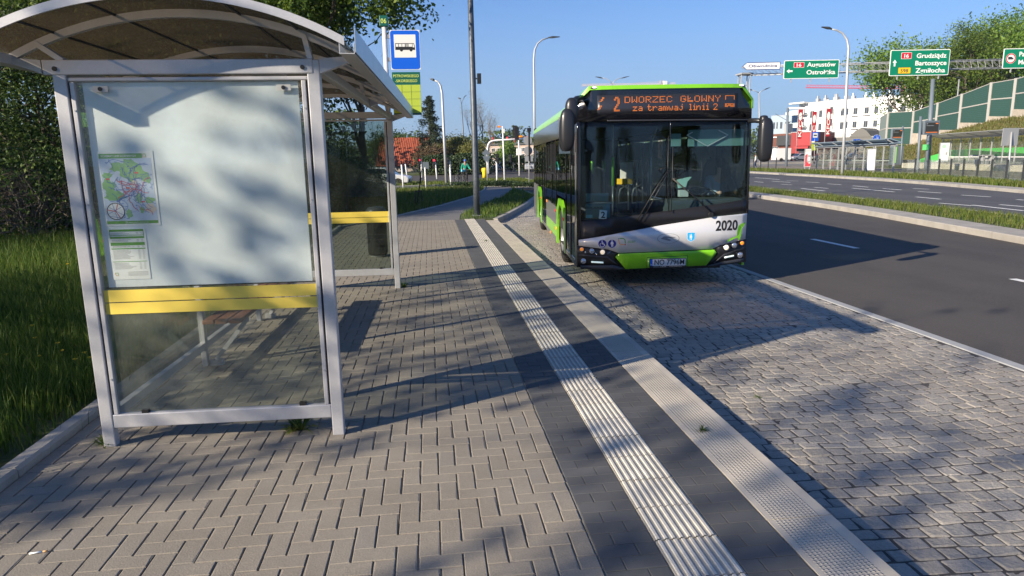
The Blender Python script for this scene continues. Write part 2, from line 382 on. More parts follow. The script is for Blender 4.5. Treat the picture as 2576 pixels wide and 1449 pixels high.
# tactile guide strip: ribbed tiles
V = []; Fq = []; y = .4
while y < 20.35:
    prof = [(0, -.02), (0, 0)]; nrib = 8; wd = .304
    for r in range(nrib):
        c = (r+.5)*wd/nrib; prof += [(c-.010, 0), (c-.0065, .006), (c+.0065, .006), (c+.010, 0)]
    prof += [(wd, 0), (wd, -.02)]
    dz = random.uniform(-.001, .0015); dx = random.uniform(-.0012, .0012); o = len(V); k = len(prof)
    for yy in (y+.0035, y+.2965):
        V += [(.983+p[0]+dx, yy, p[1]+.001+dz) for p in prof]
    Fq += [(o+i, o+k+i, o+k+i+1, o+i+1) for i in range(k-1)]
    # end closure of the ribs
    y += .3
tag(np_mesh('tactile_strip', np.array(V), np.array(Fq)[:, ::-1], TACT), kind='structure')
kerb_line('bus_kerb', [(1.945, -.1+i*1.0) for i in range(-2, 22)][:23], .355, .0, -.33, KNOB, side=-1, gap=.006)
kerb_line('lawn_kerb', [(-2.46, -2), (-2.46, 19)], .10, .055, -.2, KERBG, side=-1)
kerb_line('lawn_kerb', [(-2.46, 19.0), (-1.09, 22.3), (.46, 27.0), (2.07, 33.1), (3.17, 40), (3.6, 43.9)], .08, .03, -.2, KERBG, side=-1)
kerb_line('bay_kerb', [(1.99, 20.4), (2.6, 22.4), (3.9, 27.2), (5.25, 33.0), (5.3, 44)], .15, .0, -.33, KERBG, side=-1)
PATHM = mat('path_paving', (.17, .165, .165), .85, var=[(1, .25), (30, .2)], bump=(40, .4, .003), coord='World')
PL = [(-1.72, 20.41), (-1.09, 22.3), (.46, 27.0), (2.07, 33.1), (3.17, 40), (3.6, 43.9)]
PR = [(.83, 20.41), (.95, 22.4), (1.85, 26.5), (3.31, 31.9), (4.78, 39.6), (5.1, 43.9)]
slab('path', PL+PR[::-1], -.004, PATHM)
slab('bay_verge', PR[:]+[(5.15, 43.9), (5.1, 33.0), (3.75, 27.2), (2.45, 22.4), (1.83, 20.42), (.83, 20.42)][0:], -.012, GRD)
slab('left_verge', [(-90, -30), (-2.57, -30), (-2.57, 19), (-1.17, 22.4), (.36, 27.05), (1.97, 33.15), (3.07, 40), (3.5, 43.9), (-90, 43.9)], -.012, GRD)

# granite setts of the bus bay
slab('bay_bed', [(1.946, -3), (5.13, -3), (5.13, 33), (3.9, 27.2), (2.6, 22.4), (1.99, 20.4), (1.946, 20)], -.1655, COBB, -.33+.005)
V = []; Fq = []; y = .9
xl = lambda y: 1.955 if y < 20.4 else 1.955+(y-20.4)*.262
row = 0
while y < 31.5:
    dy = random.uniform(.096, .12); x = xl(y)+.004-random.random()*.08; bk = lambda k, x: .05*math.sin(x*1.3)+.010*math.sin(x*4+k*1.7)+.006*math.sin(x*9+k*2.3)
    g = 5 if y < 9 else 4; US = (0, .09, .5, .91, 1) if g == 5 else (0, .1, .9, 1)
    while x < 5.115:
        dx = random.uniform(.10, .168); x0 = max(x, xl(y)); x1 = min(x+dx, 5.12)
        if x1-x0 > .05:
            o = len(V); h0 = random.uniform(-.003, .0035); tx, ty = random.uniform(-.035, .035), random.uniform(-.035, .035); ph = random.random()*9
            jx = [random.uniform(-.006, .006) for _ in range(4)]; jy = [random.uniform(-.004, .004) for _ in range(4)]
            gp = .0012
            for iy in range(g):
                for ix in range(g):
                    u, v = US[ix], US[iy]; w4 = ((1-u)*(1-v), u*(1-v), u*v, (1-u)*v)
                    ox, oy = sum(a_*b_ for a_, b_ in zip(w4, jx)), sum(a_*b_ for a_, b_ in zip(w4, jy))
                    px_ = x0+gp+(x1-x0-2*gp)*u+ox*.6; py_ = y+gp+(dy-2*gp)*v+oy*.7+bk(row, px_)*(1-v)+bk(row+1, px_)*v
                    edge = max(abs(2*u-1), abs(2*v-1)); cr = (abs(2*u-1)**2+abs(2*v-1)**2)
                    z = -.148+h0+(u-.5)*tx*.12+(v-.5)*ty*.12+(.003-.008*(1 if edge > .99 else 0)-.003*(cr > 1.9))+(.003*math.sin(u*5+ph)*math.cos(v*4+ph) if g > 3 else 0)
                    V.append((px_, py_, z))
            Fq += [(o+j*g+i, o+j*g+i+1, o+(j+1)*g+i+1, o+(j+1)*g+i) for j in range(g-1) for i in range(g-1)]
            # skirt
            rim = [i for i in range(g)]+[(j+1)*g-1 for j in range(1, g)]+[g*g-1-i for i in range(1, g)]+[(g-1-j)*g for j in range(1, g-1)]
            b0 = len(V)
            for i in rim: q = V[o+i]; V.append((q[0], q[1], -.175))
            Fq += [(o+rim[i], b0+i, b0+(i+1) % len(rim), o+rim[(i+1) % len(rim)]) for i in range(len(rim))]
        x += dx
    y += dy; row += 1
tag(np_mesh('cobbles', np.array(V), np.array(Fq), COB, smooth=False), kind='structure')
EDG = mat('edge_stone', (.36, .37, .38), .8, var=[(4, .2), (80, .2)], coord='World', isl=.05)
kerb_line('bay_edge_stones', [(5.13, -3), (5.13, 33)], .13, -.142, -.3, EDG, side=1)
kerb_line('bay_edge_stones', [(1.950, -1), (1.950, 20.2)], .001, -.16, -.3, EDG)

# painted markings
mb = MB()
def mark(p, q, wd=.14, z=-.142):
    p, q = Vector(p[:2]), Vector(q[:2]); d = (q-p).normalized(); nn = Vector((d.y, -d.x))*wd/2
    mb.add([(p+nn).to_3d()+Vector((0,0,z)), (q+nn).to_3d()+Vector((0,0,z)), (q-nn).to_3d()+Vector((0,0,z)), (p-nn).to_3d()+Vector((0,0,z))], [(0,1,2,3)])
for i in range(-2, 8): mark((8.45+max(0, 12-i*5.3)*.02, 7.45+5.3*i), (8.45+max(0, 12-i*5.3)*.02, 9.1+5.3*i), z=-.146)
for a_, b_, c_, d_ in ((640,210,785,225),(905,240,1095,260),(1115,215,1275,230),(1270,282,1500,303),(1265,255,1480,272),(1480,268,1816,305),(705,143,805,152),(900,160,1020,170),(1095,160,1200,165),(1130,180,1280,190),(1410,203,1600,215),(540,130,630,136),(400,118,490,123),(455,153,545,160),(240,133,310,137),(275,110,350,112),(180,113,300,121),(70,90,230,103),(750,260,1275,305),(700,158,975,183),(105,153,190,160),(260,168,340,176),(370,160,520,176),(430,188,545,200),(65,116,125,121),(1660,265,1816,278),(1740,332,1816,340),(1770,232,1816,236)):
    p = gnd((2500+a_/1.932)*.74884, (550+b_/1.932)*.74884, -.142); q = gnd((2500+c_/1.932)*.74884, (550+d_/1.932)*.74884, -.142)
    mark(p, q, .15)
tag(mb.build('road_markings', PAINT), kind='structure')

# islands of the crossing and far paving
slab('crossing_island', [(3.6, 49.3), (1.6, 46.4), (8.2, 46), (8.6, 62), (5.0, 66)], -.01, GRD)
kerb_line('island_kerb', [(1.4, 46.2), (8.3, 45.8), (8.7, 62)], .15, 0, -.3, CONC, side=-1)
slab('far_island', [(-3.5, 48.6), (.2, 50.1), (2.2, 54), (.5, 57), (-3.2, 53)], -.01, GRD)
kerb_line('island_kerb', [(-3.6, 48.4), (.3, 49.9), (2.4, 54)], .2, 0, -.3, CONC, side=-1)
slab('far_lawn', [(-90, 88.2), (7.9, 88.2), (7.9, 330), (-90, 330)], -.01, GRD)
TRAM = mat('tram_platform_paving', (.34, .33, .31), .85, var=[(.8, .2), (10, .15)], coord='World')
slab('tram_platform', [(p[0]+.01, p[1]) for p in FARG]+[(70, 330), (46, 100), (44.0, 70), (42.2, 57), (37.5, 38), (33, 22), (27, 0), (22, -25)], 0.0, TRAM)
# ------------------------------------------------------------ bus shelter
ALU = mat('shelter_aluminium', (.50, .50, .52), .42, .25, var=[(14, .12), (90, .1)], bump=(300, .12, .0006))
ALUD = mat('near_black', (.02, .022, .025), .6)
YEL = mat('yellow_strip', (.82, .62, .10), .5, var=[(5, .08)])
BOARD = mat('white_board', (.78, .84, .88), .55, var=[(3, .10), (40, .05)])
ROOF = mat('smoked_roof_sheet', (.085, .073, .055), .5, var=[(5, .3), (160, .4, (.15, .125, .09))], trans=.45, bump=(200, .3, .001))
_t = ROOF.node_tree; _o = _t.nodes['Material Output']; _s = _o.inputs[0].links[0].from_socket; _m = _t.nodes.new('ShaderNodeMixShader'); _m.inputs[0].default_value = .40
_r = _t.nodes.new('ShaderNodeBsdfTransparent'); _r.inputs[0].default_value = (.86, .78, .67, 1); _t.links.new(_s, _m.inputs[1]); _t.links.new(_r.outputs[0], _m.inputs[2]); _t.links.new(_m.outputs[0], _o.inputs[0])
GLSD = glass('grimy_glass', (.84, .87, .84), .02, 1.5, .15, (.27, .285, .25)); GLSF = glass('dim_glass', (.62, .68, .64), .01, 1.55, .05, (.2, .22, .18))  # GLSF: darker tint stands in for the dark reflections in the far pane
GLS = glass('shelter_glass', (.94, .955, .945), .01, 1.48, .06, (.42, .43, .39))
BLK = mat('black_plastic', (.012, .012, .013), .5)
WOOD = mat('bench_wood', (.30, .12, .06), .6, var=[(8, .3)])
STEEL = mat('galvanised_steel', (.42, .43, .44), .45, .5, var=[(10, .2), (60, .15)])
SH = thing('bus_shelter', (-.667, 4.35, 0), -R(1.7), 'grey aluminium bus stop shelter with smoked arched roof and glass end walls', 'bus shelter')
L5 = 5.2
def U0(u): return 2.672-(2.05-math.sqrt(2.05**2-(u+.74)**2))
def post(x, y, top, z0=0.0, w=.075):
    mb = MB(); mb.box((x-w/2, y-.03, z0), (x+w/2, y+.03, top)); return mb.build('post', ALU, SH, bevel=.006)
for (x, y) in ((0, 0), (-1.447, 0), (0, L5), (-1.447, L5)): post(x, y, 2.38 if y == 0 else 2.42)
post(-1.447, 1.73, 2.38, w=.05); post(-1.447, 3.47, 2.38, w=.05)
# end walls
def end_wall(y, dz, board):
    sg = -1 if board else 1
    mb = MB()
    mb.box((-1.409, y-.026, .125+dz), (-.038, y+.026, .215+dz)); mb.build('bottom_rail', ALU, SH, bevel=.006)
    mb = MB(); mb.box((-1.53, y-.035, 2.300+dz*.6), (.0, y+.035, 2.385+dz*.6)); mb.box((-1.409, y-.02, 2.265+dz*.6), (-.038, y+.022, 2.288+dz*.6)); mb.build('top_rail', ALU, SH, bevel=.006)
    for x in (-1.385, -.064):
        mb = MB(); mb.box((x-.013, y-.024, .215+dz), (x+.013, y+.018, 2.262+dz*.6)); o = mb.build('glazing_bar', ALU, SH, bevel=.004)
        m2 = MB()
        for z in (.45, 1.0, 1.55, 2.1): m2.cyl((x, y-.028, z), (x, y-.024, z), .006, 8)
        m2.build('bolt', STEEL, o)
    mb = MB()
    for x0, x1 in ((-1.409, -1.399), (-.050, -.038)): mb.box((x0, y-.012, .216+dz), (x1, y+.012, 2.26+dz*.6))
    mb.build('dark_gap_strip', ALUD, SH)  # near-black strip stands in for the dark gap between post and glazing bar
    mb = MB(); mb.box((-1.371, y-.004, .90+dz), (-.078, y+.004, 2.262+dz*.6)); mb.mi = 1; mb.box((-1.371, y-.004, .222+dz), (-.078, y+.004, .8985+dz)); g = mb.build('glass_pane', [GLS, GLSD] if board else [GLSF, GLSF], SH)
    for z0, z1 in ((.945, 1.02), (.868, .938)):
        mb = MB(); mb.box((-1.371, y-.0075, z0+dz), (-.078, y-.005, z1+dz)); mb.build('warning_stripe', YEL, SH)
    mb = MB()
    for x in (-1.21, -.22): mb.box((x-.02, y-.02, .205+dz), (x+.02, y+.016, .236+dz))
    mb.build('glass_clip', BLK, SH)
    if board:
        mb = MB(); mb.box((-1.345, y+.016, 1.035), (-.105, y+.028, 2.262)); mb.build('advert_board', BOARD, SH)
        mb = MB(); mb.box((-1.371, y+.030, 1.025), (-.078, y+.032, 1.034)); mb.build('board_rail', ALUD, SH)
        for x in (-1.235, -.185):
            mb = MB(); mb.box((x-.042, y-.0095, 2.205), (x+.042, y-.0045, 2.24)); c = mb.build('board_fixing', mat('fixing_plate', (.55, .55, .52), .5), SH)
            m2 = MB(); m2.cyl((x, y-.018, 2.222), (x, y-.0095, 2.222), .012, 10); m2.build('knob', BLK, c)
        for x in (-.06, -1.46):
            m2 = MB(); m2.cyl((x, y-.044, 2.335), (x, y-.035, 2.335), .013, 12); m2.build('bolt', BLK, SH)
end_wall(0, 0, True); end_wall(L5, .07, False)
# rear wall glazing
for i, (a_, b_) in enumerate(((.04, 1.70), (1.76, 3.44), (3.50, 5.16))):
    mb = MB(); mb.box((-1.453, a_+.02, .24), (-1.445, b_-.02, 2.25)); mb.build('glass_pane', GLS, SH)
mb = MB()
for z0, z1 in ((.16, .22), (2.27, 2.33)):
    for a_, b_ in ((.031, 1.704), (1.756, 3.444), (3.496, 5.169)): mb.box((-1.47, a_, z0), (-1.425, b_, z1))
mb.build('rear_rail', ALU, SH)
mb = MB(); mb.box((-.03, .037, 2.32), (.03, L5-.037, 2.38)); mb.build('front_beam', ALU, SH, bevel=.005)
# roof
us = [-1.72+i*(.24+1.72)/28 for i in range(29)]
mb = MB(); mb.smooth = True
yy = [-.36, L5+.36]
for s_, t in ((0, .0), (1, .012)):
    vs = [(u, y, U0(u)+t) for y in yy for u in us]; n_ = len(us)
    mb.add(vs, [(i, i+1, n_+i+1, n_+i) for i in range(n_-1)])
mb.build('roof_sheet', ROOF, SH)
def arch(y0, y1, zt, zb, name, m=ALU, u0=-1.72, u1=.24):
    mb = MB(); uu = [u0+i*(u1-u0)/28 for i in range(29)]; k = 29
    vs = [(u, y, U0(u)+z) for y in (y0, y1) for z in (zb, zt) for u in uu]
    fs = []
    for i in range(k-1):
        fs += [(i, i+1, k+i+1, k+i), (2*k+i, 3*k+i, 3*k+i+1, 2*k+i+1), (i, 2*k+i, 2*k+i+1, i+1), (k+i, k+i+1, 3*k+i+1, 3*k+i)]
    fs += [(0, k, 3*k, 2*k), (k-1, 3*k-1, 4*k-1, 2*k-1)]
    mb.add(vs, fs); return mb.build(name, m, SH)
arch(-.375, -.363, .028, -.018, 'roof_edge_trim'); arch(L5+.363, L5+.375, .028, -.018, 'roof_edge_trim')
for y in (0, 1.3, 2.6, 3.9, L5): arch(y-.018, y+.018, -.006, -.05, 'roof_rib')
mb = MB()
for u in (-1.45, -1.1, -.4, -.08): mb.box((u-.006, -.35, U0(u)-.014), (u+.006, L5+.35, U0(u)-.002))
mb.build('roof_batten', ALUD, SH)
for y in (0, 2.6, L5):      # struts and brackets carrying the roof
    mb = MB()
    mb.beam((-.015, y, 2.38), (-.045, y, U0(-.05)-.02), .03, .05, (0, 1, 0)); mb.beam((-1.42, y, 2.38), (-1.56, y, U0(-1.56)-.02), .03, .05, (0, 1, 0))
    mb.prism([(.038, 2.30), (.038, 2.385), (.235, 2.40), (.235, 2.37)], 'y', y-.025, y+.025)
    mb.prism([(-1.54, 2.31), (-1.54, 2.385), (-1.71, 2.40), (-1.71, 2.37)], 'y', y-.025, y+.025)
    mb.build('bracket', ALU, SH)
for s_ in (0, 1):            # folded gutters
    mb = MB(); x0 = .215 if not s_ else -1.695; k = 1 if not s_ else -1; zt = 2.425
    pr = [(0, .0), (0, -.05), (.075, -.052), (.075, .0), (.079, .0), (.079, -.056), (-.004, -.054), (-.004, 0)]
    mb.prism([(x0+k*p[0], zt+p[1]-.01) for p in pr], 'y', -.375, L5+.37); mb.build('gutter', ALU, SH)
mb = MB()                    # the blue grey fascia blade along the front gutter
for a_, b_ in ((-.40, 1.28), (1.285, 2.6), (2.605, 3.9), (3.905, L5+.38)): mb.box((.300, a_, 2.365), (.305, b_, 2.49))
mb.build('fascia', mat('fascia_sheet', (.42, .5, .58), .35, .4, var=[(3, .1)]), SH)
mb = MB(); mb.ell((-.75, 2.0, U0(-.75)-.10), (.16, .22, .07), 16, 8); mb.build('ceiling_lamp', mat('lamp_plastic', (.35, .36, .36), .4), SH)
# bench inside
BN = thing('bench', (-.667, 4.35, 0), -R(1.7), 'brown wooden bench on grey brackets along the rear glass of the shelter', 'bench')
for x in (-1.36, -1.25, -1.14):
    mb = MB(); mb.box((x, 1.5, .43), (x+.095, 3.9, .465)); mb.build('slat', WOOD, BN, bevel=.006)
for y in (1.75, 3.6):
    mb = MB(); mb.box((-1.40, y-.02, .385), (-1.05, y+.02, .427)); mb.beam((-1.08, y, .385), (-1.36, y, .05), .035, .035); mb.box((-1.41, y-.03, 0), (-1.30, y+.03, .05))
    mb.build('bracket', ALU, BN)

# posters behind the near glass
def vec(mb, p, q, w, y):
    p, q = Vector(p), Vector(q); d = (q-p); 
    if d.length < 1e-6: return
    d.normalize(); n_ = Vector((-d.y, d.x))*w/2
    mb.add([(a_.x, y, a_.y) for a_ in (p+n_, p-n_, q-n_, q+n_)], [(0, 1, 2, 3)])
def disc(mb, cx, cz, r, y, n=24, r2=None):
    if r2 is None: mb.add([(cx+r*math.cos(6.2832*i/n), y, cz+r*math.sin(6.2832*i/n)) for i in range(n)], [tuple(range(n))])
    else:
        mb.add([(cx+rr*math.cos(6.2832*i/n), y, cz+rr*math.sin(6.2832*i/n)) for rr in (r, r2) for i in range(n)], [(i, (i+1) % n, n+(i+1) % n, n+i) for i in range(n)])
def blob(mb, cx, cz, rx, rz_, y, seed, clip):
    rr = random.Random(seed); n = 18; ks = [rr.uniform(.7, 1.25) for _ in range(n)]
    pts = []
    for i in range(n):
        x = cx+rx*ks[i]*math.cos(6.2832*i/n); z = cz+rz_*ks[i]*math.sin(6.2832*i/n)
        pts.append((min(max(x, clip[0]), clip[1]), y, min(max(z, clip[2]), clip[3])))
    mb.add(pts, [tuple(range(n))])
PGN = mat('poster_green', (.10, .33, .05), .5); PGL = mat('poster_park_green', (.22, .46, .20), .5); PWH = mat('poster_paper', (.82, .84, .84), .5)
PBL = mat('poster_blue', (.05, .13, .5), .5); PLB = mat('poster_pale_blue', (.52, .62, .80), .5); PRD = mat('poster_red', (.6, .05, .07), .5); PGY = mat('poster_grey', (.35, .36, .36), .5); PPK = mat('poster_beige', (.72, .6, .5), .5)
PO = thing('route_map_poster', (-.667, 4.35, 0), -R(1.7), 'colourful day route map poster with green header on the white shelter board', 'poster', 'notices on the shelter board')
mb = MB(); mb.box((-1.318, .0125, 1.415), (-.992, .0155, 1.862)); mb.build('sheet', PWH, PO)
C = (-1.305, -1.005, 1.447, 1.822)
mb = MB(); mb.mi = 0; mb.box((C[0], .0118, C[2]), (C[1], .0122, C[3]))
mb.mi = 1; rr = random.Random(5)
for k, (cx, cz, rx, rz_) in enumerate(((-1.13, 1.75, .06, .07), (-1.2, 1.77, .05, .03), (-1.27, 1.66, .035, .045), (-1.24, 1.60, .06, .03), (-1.05, 1.71, .03, .04), (-1.10, 1.58, .02, .03), (-1.04, 1.57, .03, .02), (-1.17, 1.49, .02, .03), (-1.27, 1.72, .03, .02), (-1.09, 1.51, .015, .02))): blob(mb, cx, cz, rx, rz_, .0115-k*.00004, k, C)
mb.mi = 3; blob(mb, -1.04, 1.52, .03, .03, .01095, 77, C); blob(mb, -1.12, 1.67, .022, .022, .0109, 78, C)
def walk(x, z, n, st, w, y):
    a_ = rr.uniform(0, 6.28)
    for i in range(n):
        a_ += rr.uniform(-.7, .7); x2, z2 = x+math.cos(a_)*st, z+math.sin(a_)*st
        if C[0] < x2 < C[1] and C[2] < z2 < C[3]: vec(mb, (x, z), (x2, z2), w, y)
        else: break
        x, z = x2, z2
mb.mi = 2
for i in range(46): walk(-1.12+rr.gauss(0, .05), 1.66+rr.gauss(0, .06), 9, .014, rr.uniform(.0012, .003), .0107)
for i in range(60):
    x, z = C[0]+.02+rr.random()*.26, C[2]+.01+rr.random()*.35; vec(mb, (x, z), (x+rr.uniform(.006, .018), z), .003, .0106)
mb.mi = 4
for i in range(10): walk(-1.13+rr.gauss(0, .03), 1.62+rr.gauss(0, .05), 7, .016, .003, .0105)
for x, z in ((-1.17, 1.645), (-1.11, 1.735), (-1.09, 1.56), (-1.28, 1.7)): vec(mb, (x, z), (x+.022, z), .008, .0104)
mb.build('map_artwork', [PLB, PGL, PBL, PPK, PRD], PO)
mb = MB(); mb.mi = 0; mb.box((-1.305, .0112, 1.822), (-1.055, .0122, 1.850)); mb.box((-1.305, .0112, 1.428), (-1.005, .0122, 1.446))
mb.mi = 1; text(mb, 'SCHEMAT LINII DZIENNYCH', (-1.292, .0108, 1.830), .018, .01, .2, ext=.0002); disc(mb, -1.19, 1.437, .006, .0108, 12, .004); text(mb, 'www.zdzit.olsztyn.eu', (-1.18, .0108, 1.433), .011, 0, .12, ext=.0001)
mb.mi = 2; vec(mb, (-1.05, 1.846), (-1.036, 1.846), .003, .0108); vec(mb, (-1.036, 1.846), (-1.032, 1.828), .003, .0108); mb.mi = 3; vec(mb, (-1.05, 1.846), (-1.05, 1.83), .003, .0108); vec(mb, (-1.05, 1.828), (-1.034, 1.827), .003, .0108)
mb.build('header_print', [PGN, PWH, mat('poster_lime', (.3, .5, .1), .5), mat('poster_orange', (.7, .35, .05), .5)], PO)
mb = MB(); mb.mi = 0; disc(mb, -1.245, 1.505, .05, .0103); mb.mi = 1; disc(mb, -1.245, 1.505, .052, .0100, 28, .0475)
mb.mi = 2
for a_, b_ in (((-1.28, 1.53), (-1.2, 1.48)), ((-1.29, 1.49), (-1.21, 1.53)), ((-1.24, 1.46), (-1.26, 1.55)), ((-1.28, 1.475), (-1.22, 1.465))): vec(mb, a_, b_, .0025, .0101)
mb.mi = 3
for a_, b_ in (((-1.294, 1.515), (-1.245, 1.505)), ((-1.245, 1.505), (-1.222, 1.465)), ((-1.245, 1.505), (-1.23, 1.548))): vec(mb, a_, b_, .0045, .00995)
mb.build('inset_map', [PWH, ALUD, PBL, PRD], PO)
PT = thing('timetable_sheet', (-.667, 4.35, 0), -R(1.7), 'white fare sheet with green bars below the route map on the shelter board', 'timetable', 'notices on the shelter board')
mb = MB(); mb.box((-1.312, .0125, 1.082), (-1.088, .0155, 1.398)); mb.build('sheet', PWH, PT)
mb = MB(); mb.mi = 0
for z, h in ((1.381, .013), (1.356, .003), (1.338, .012), (1.308, .006), (1.295, .013), (1.272, .006), (1.193, .003)): mb.box((-1.300, .0112, z), (-1.100, .0122, z+h))
for x in (-1.3, -1.103): mb.box((x, .0112, 1.35), (x+.003, .0122, 1.39))
mb.mi = 1
for z in [1.372, 1.365, 1.330, 1.325, 1.319, 1.289, 1.284]+[1.264-.0065*i for i in range(9)]+[1.184-.007*i for i in range(6)]: mb.box((-1.292, .0114, z), (-1.292+random.uniform(.07, .13), .0122, z+.0018)); mb.box((-1.145, .0114, z), (-1.132, .0122, z+.0018)); mb.box((-1.118, .0114, z), (-1.108, .0122, z+.0018))
for z in (1.128, 1.121, 1.114, 1.107): mb.box((-1.22, .0114, z), (-1.1, .0122, z+.0018))
mb.mi = 2; vec(mb, (-1.295, 1.125), (-1.28, 1.125), .003, .0115); vec(mb, (-1.28, 1.125), (-1.277, 1.108), .003, .0115); mb.mi = 3; vec(mb, (-1.295, 1.125), (-1.293, 1.11), .003, .0115); vec(mb, (-1.293, 1.108), (-1.279, 1.107), .003, .0115)
mb.build('print', [PGN, PGY, MATS['poster_lime'], MATS['poster_orange']], PT)

# ------------------------------------------------------------ stop sign
SP = thing('bus_stop_sign', (-.54, 9.85, 0), -R(2), 'tall bus stop pole with blue bus pictogram and green name board beside the shelter', 'bus stop sign')
WPO = mat('white_pole', (.75, .75, .75), .35, .2)
mb = MB(); mb.cyl((0, 0, 0), (0, 0, 3.58), .033, 14); mb.build('pole', WPO, SP)
mb = MB()
for z in (.75, 1.15, 1.55): mb.cyl((0, 0, z), (0, 0, z+.03), .04, 12)
mb.build('clamp', BLK, SP)
DGR = mat('sign_dark_green', (.005, .095, .06), .35, coat=.3); LGR = mat('sign_lime', (.40, .50, .05), .45); LGR2 = mat('sign_grid_line', (.13, .2, .04), .5); LGT = mat('sign_lime_letters', (.60, .72, .15), .5)
SBL = mat('sign_blue', (.002, .10, .62), .35, coat=.3); SWH = mat('sign_white', (.72, .72, .68), .4)
mb = MB(); mb.box((-.058, -.045, 3.57), (.058, .045, 3.71)); c = mb.build('number_cap', DGR, SP, bevel=.01)
mb = MB(); text(mb, '06', (0, -.047, 3.61), .085, .01, .075, 'CENTER'); mb.build('lettering', LGT, c)
mb = MB()
for z in (3.42, 3.12): mb.box((.02, -.015, z), (.09, .015, z+.05))
mb.build('bracket', STEEL, SP, bevel=.004)
def rrect(x0, z0, x1, z1, r, n=6):
    pts = []
    for cx, cz, a0 in ((x1-r, z1-r, 0), (x0+r, z1-r, 90), (x0+r, z0+r, 180), (x1-r, z0+r, 270)):
        pts += [(cx+r*math.cos(R(a0+90*i/n)), cz+r*math.sin(R(a0+90*i/n))) for i in range(n+1)]
    return pts
mb = MB(); mb.mi = 0; mb.prism(rrect(.07, 3.005, .475, 3.525, .012), 'y', -.024, -.016); mb.mi = 1; mb.prism(rrect(.077, 3.012, .468, 3.518, .035), 'y', -.026, -.0245)
c = mb.build('bus_plate', [SWH, SBL], SP)
mb = MB(); mb.mi = 0; mb.box((.125, -.028, 3.165), (.42, -.0265, 3.465)); bx, bz = .272, 3.30
mb.mi = 1; mb.prism([(bx-.132, bz-.035), (bx+.135, bz-.035), (bx+.135, bz), (bx+.122, bz+.052), (bx-.132, bz+.052)], 'y', -.0295, -.0285)
disc(mb, bx-.05, bz-.036, .020, -.029); disc(mb, bx+.08, bz-.036, .020, -.029)
mb.mi = 0
for x0, x1 in ((-.124, -.09), (-.082, -.045), (-.038, 0), (.048, .098), (.012, .02), (.028, .036)): mb.box((bx+x0, -.0305, bz+.006), (bx+x1, -.0297, bz+.043))
mb.prism([(bx+.104, bz-.002), (bx+.129, bz-.002), (bx+.117, bz+.043), (bx+.104, bz+.043)], 'y', -.0305, -.0297)
mb.build('pictogram', [SWH, BLK], c)
mb = MB(); mb.box((.075, -.02, 2.40), (.46, .02, 2.975)); mb.build('name_board', DGR, SP, bevel=.004)
mb = MB(); text(mb, 'PSTROWSKIEGO', (.268, -.0225, 2.905), .052, .006, .35, 'CENTER'); text(mb, '-SIKORSKIEGO', (.268, -.0225, 2.84), .052, .006, .30, 'CENTER'); mb.build('lettering', LGT, kids(SP)[-1])
mb = MB(); mb.mi = 0; mb.box((.076, -.024, 2.425), (.459, -.0205, 2.805)); mb.mi = 1
for x in (.204, .331): mb.box((x-.002, -.0255, 2.425), (x+.002, -.0242, 2.805))
for z in (2.52, 2.615, 2.71): mb.box((.076, -.0258, z-.002), (.459, -.0243, z+.002))
mb.build('timetable_case', [LGR, LGR2], SP)
# litter bin
LB = thing('litter_bin', (-1.03, 12.9, 0), 0, 'tall black litter bin on the paving behind the far glass wall of the shelter', 'bin')
mb = MB(); mb.lathe([(0, .04), (.17, .04), (.185, .1), (.185, .78), (.19, .8), (.0, .8)], n=20); mb.build('body', mat('bin_black', (.008, .008, .009), .5), LB)
mb = MB(); mb.lathe([(.195, .8), (.19, .87), (.14, .93), (0, .95)], n=20); mb.build('lid', mat('bin_lid', (.035, .04, .05), .4), LB)
mb = MB(); mb.cyl((0, 0, 0), (0, 0, .05), .14, 16); mb.build('foot', STEEL, LB)
# the near dark lamp mast in the verge
POLEM = mat('dark_mast', (.075, .09, .115), .5, .4, var=[(3, .35, (.2, .22, .24)), (20, .2)])
g = gnd(1200, 543)
LM = thing('lamp_mast', g, 0, 'tall dark grey steel mast rising out of the picture at the end of the paving', 'mast')
mb = MB(); mb.tube([(0, 0, 0), (0, 0, 1.2), (0, 0, 1.25), (-.04, 0, 12)], [.105, .10, .10, .065], 16); mb.build('shaft', POLEM, LM)
mb = MB(); mb.box((-.16, -.16, 0), (.16, .16, .03)); mb.build('base_plate', STEEL, LM)
d_ = at(1203, 240, g.y*1.0)-g; 
mb = MB(); mb.box((.12, -.08, 4.05), (.24, .08, 4.35)); mb.cyl((.05, 0, 4.2), (.14, 0, 4.2), .02, 8); mb.build('camera_box', BLK, LM, bevel=.02)
# ------------------------------------------------------------ people helper
SKIN = mat('skin', (.45, .27, .2), .6)
def skin_mesh(name, J, E, Rr, m, parent, sub=1):
    me = bpy.data.meshes.new(name); ks = list(J); idx = {k: i for i, k in enumerate(ks)}
    me.from_pydata([J[k] for k in ks], [(idx[a], idx[b]) for a, b in E], []); me.materials.append(m)
    o = bpy.data.objects.new(name, me); col.objects.link(o); o.parent = parent
    s = o.modifiers.new('skin', 'SKIN'); me.skin_vertices[0] if len(me.skin_vertices) else None
    bm = bmesh.new(); bm.from_mesh(me); lay = bm.verts.layers.skin.verify()
    for i, v in enumerate(bm.verts):
        r = Rr[ks[i]]; v[lay].radius = (r, r) if not isinstance(r, tuple) else r; v[lay].use_root = (i == 0)
    bm.to_mesh(me); bm.free()
    ss = o.modifiers.new('sub', 'SUBSURF'); ss.levels = sub; ss.render_levels = sub
    for p in me.polygons: p.use_smooth = True
    return o
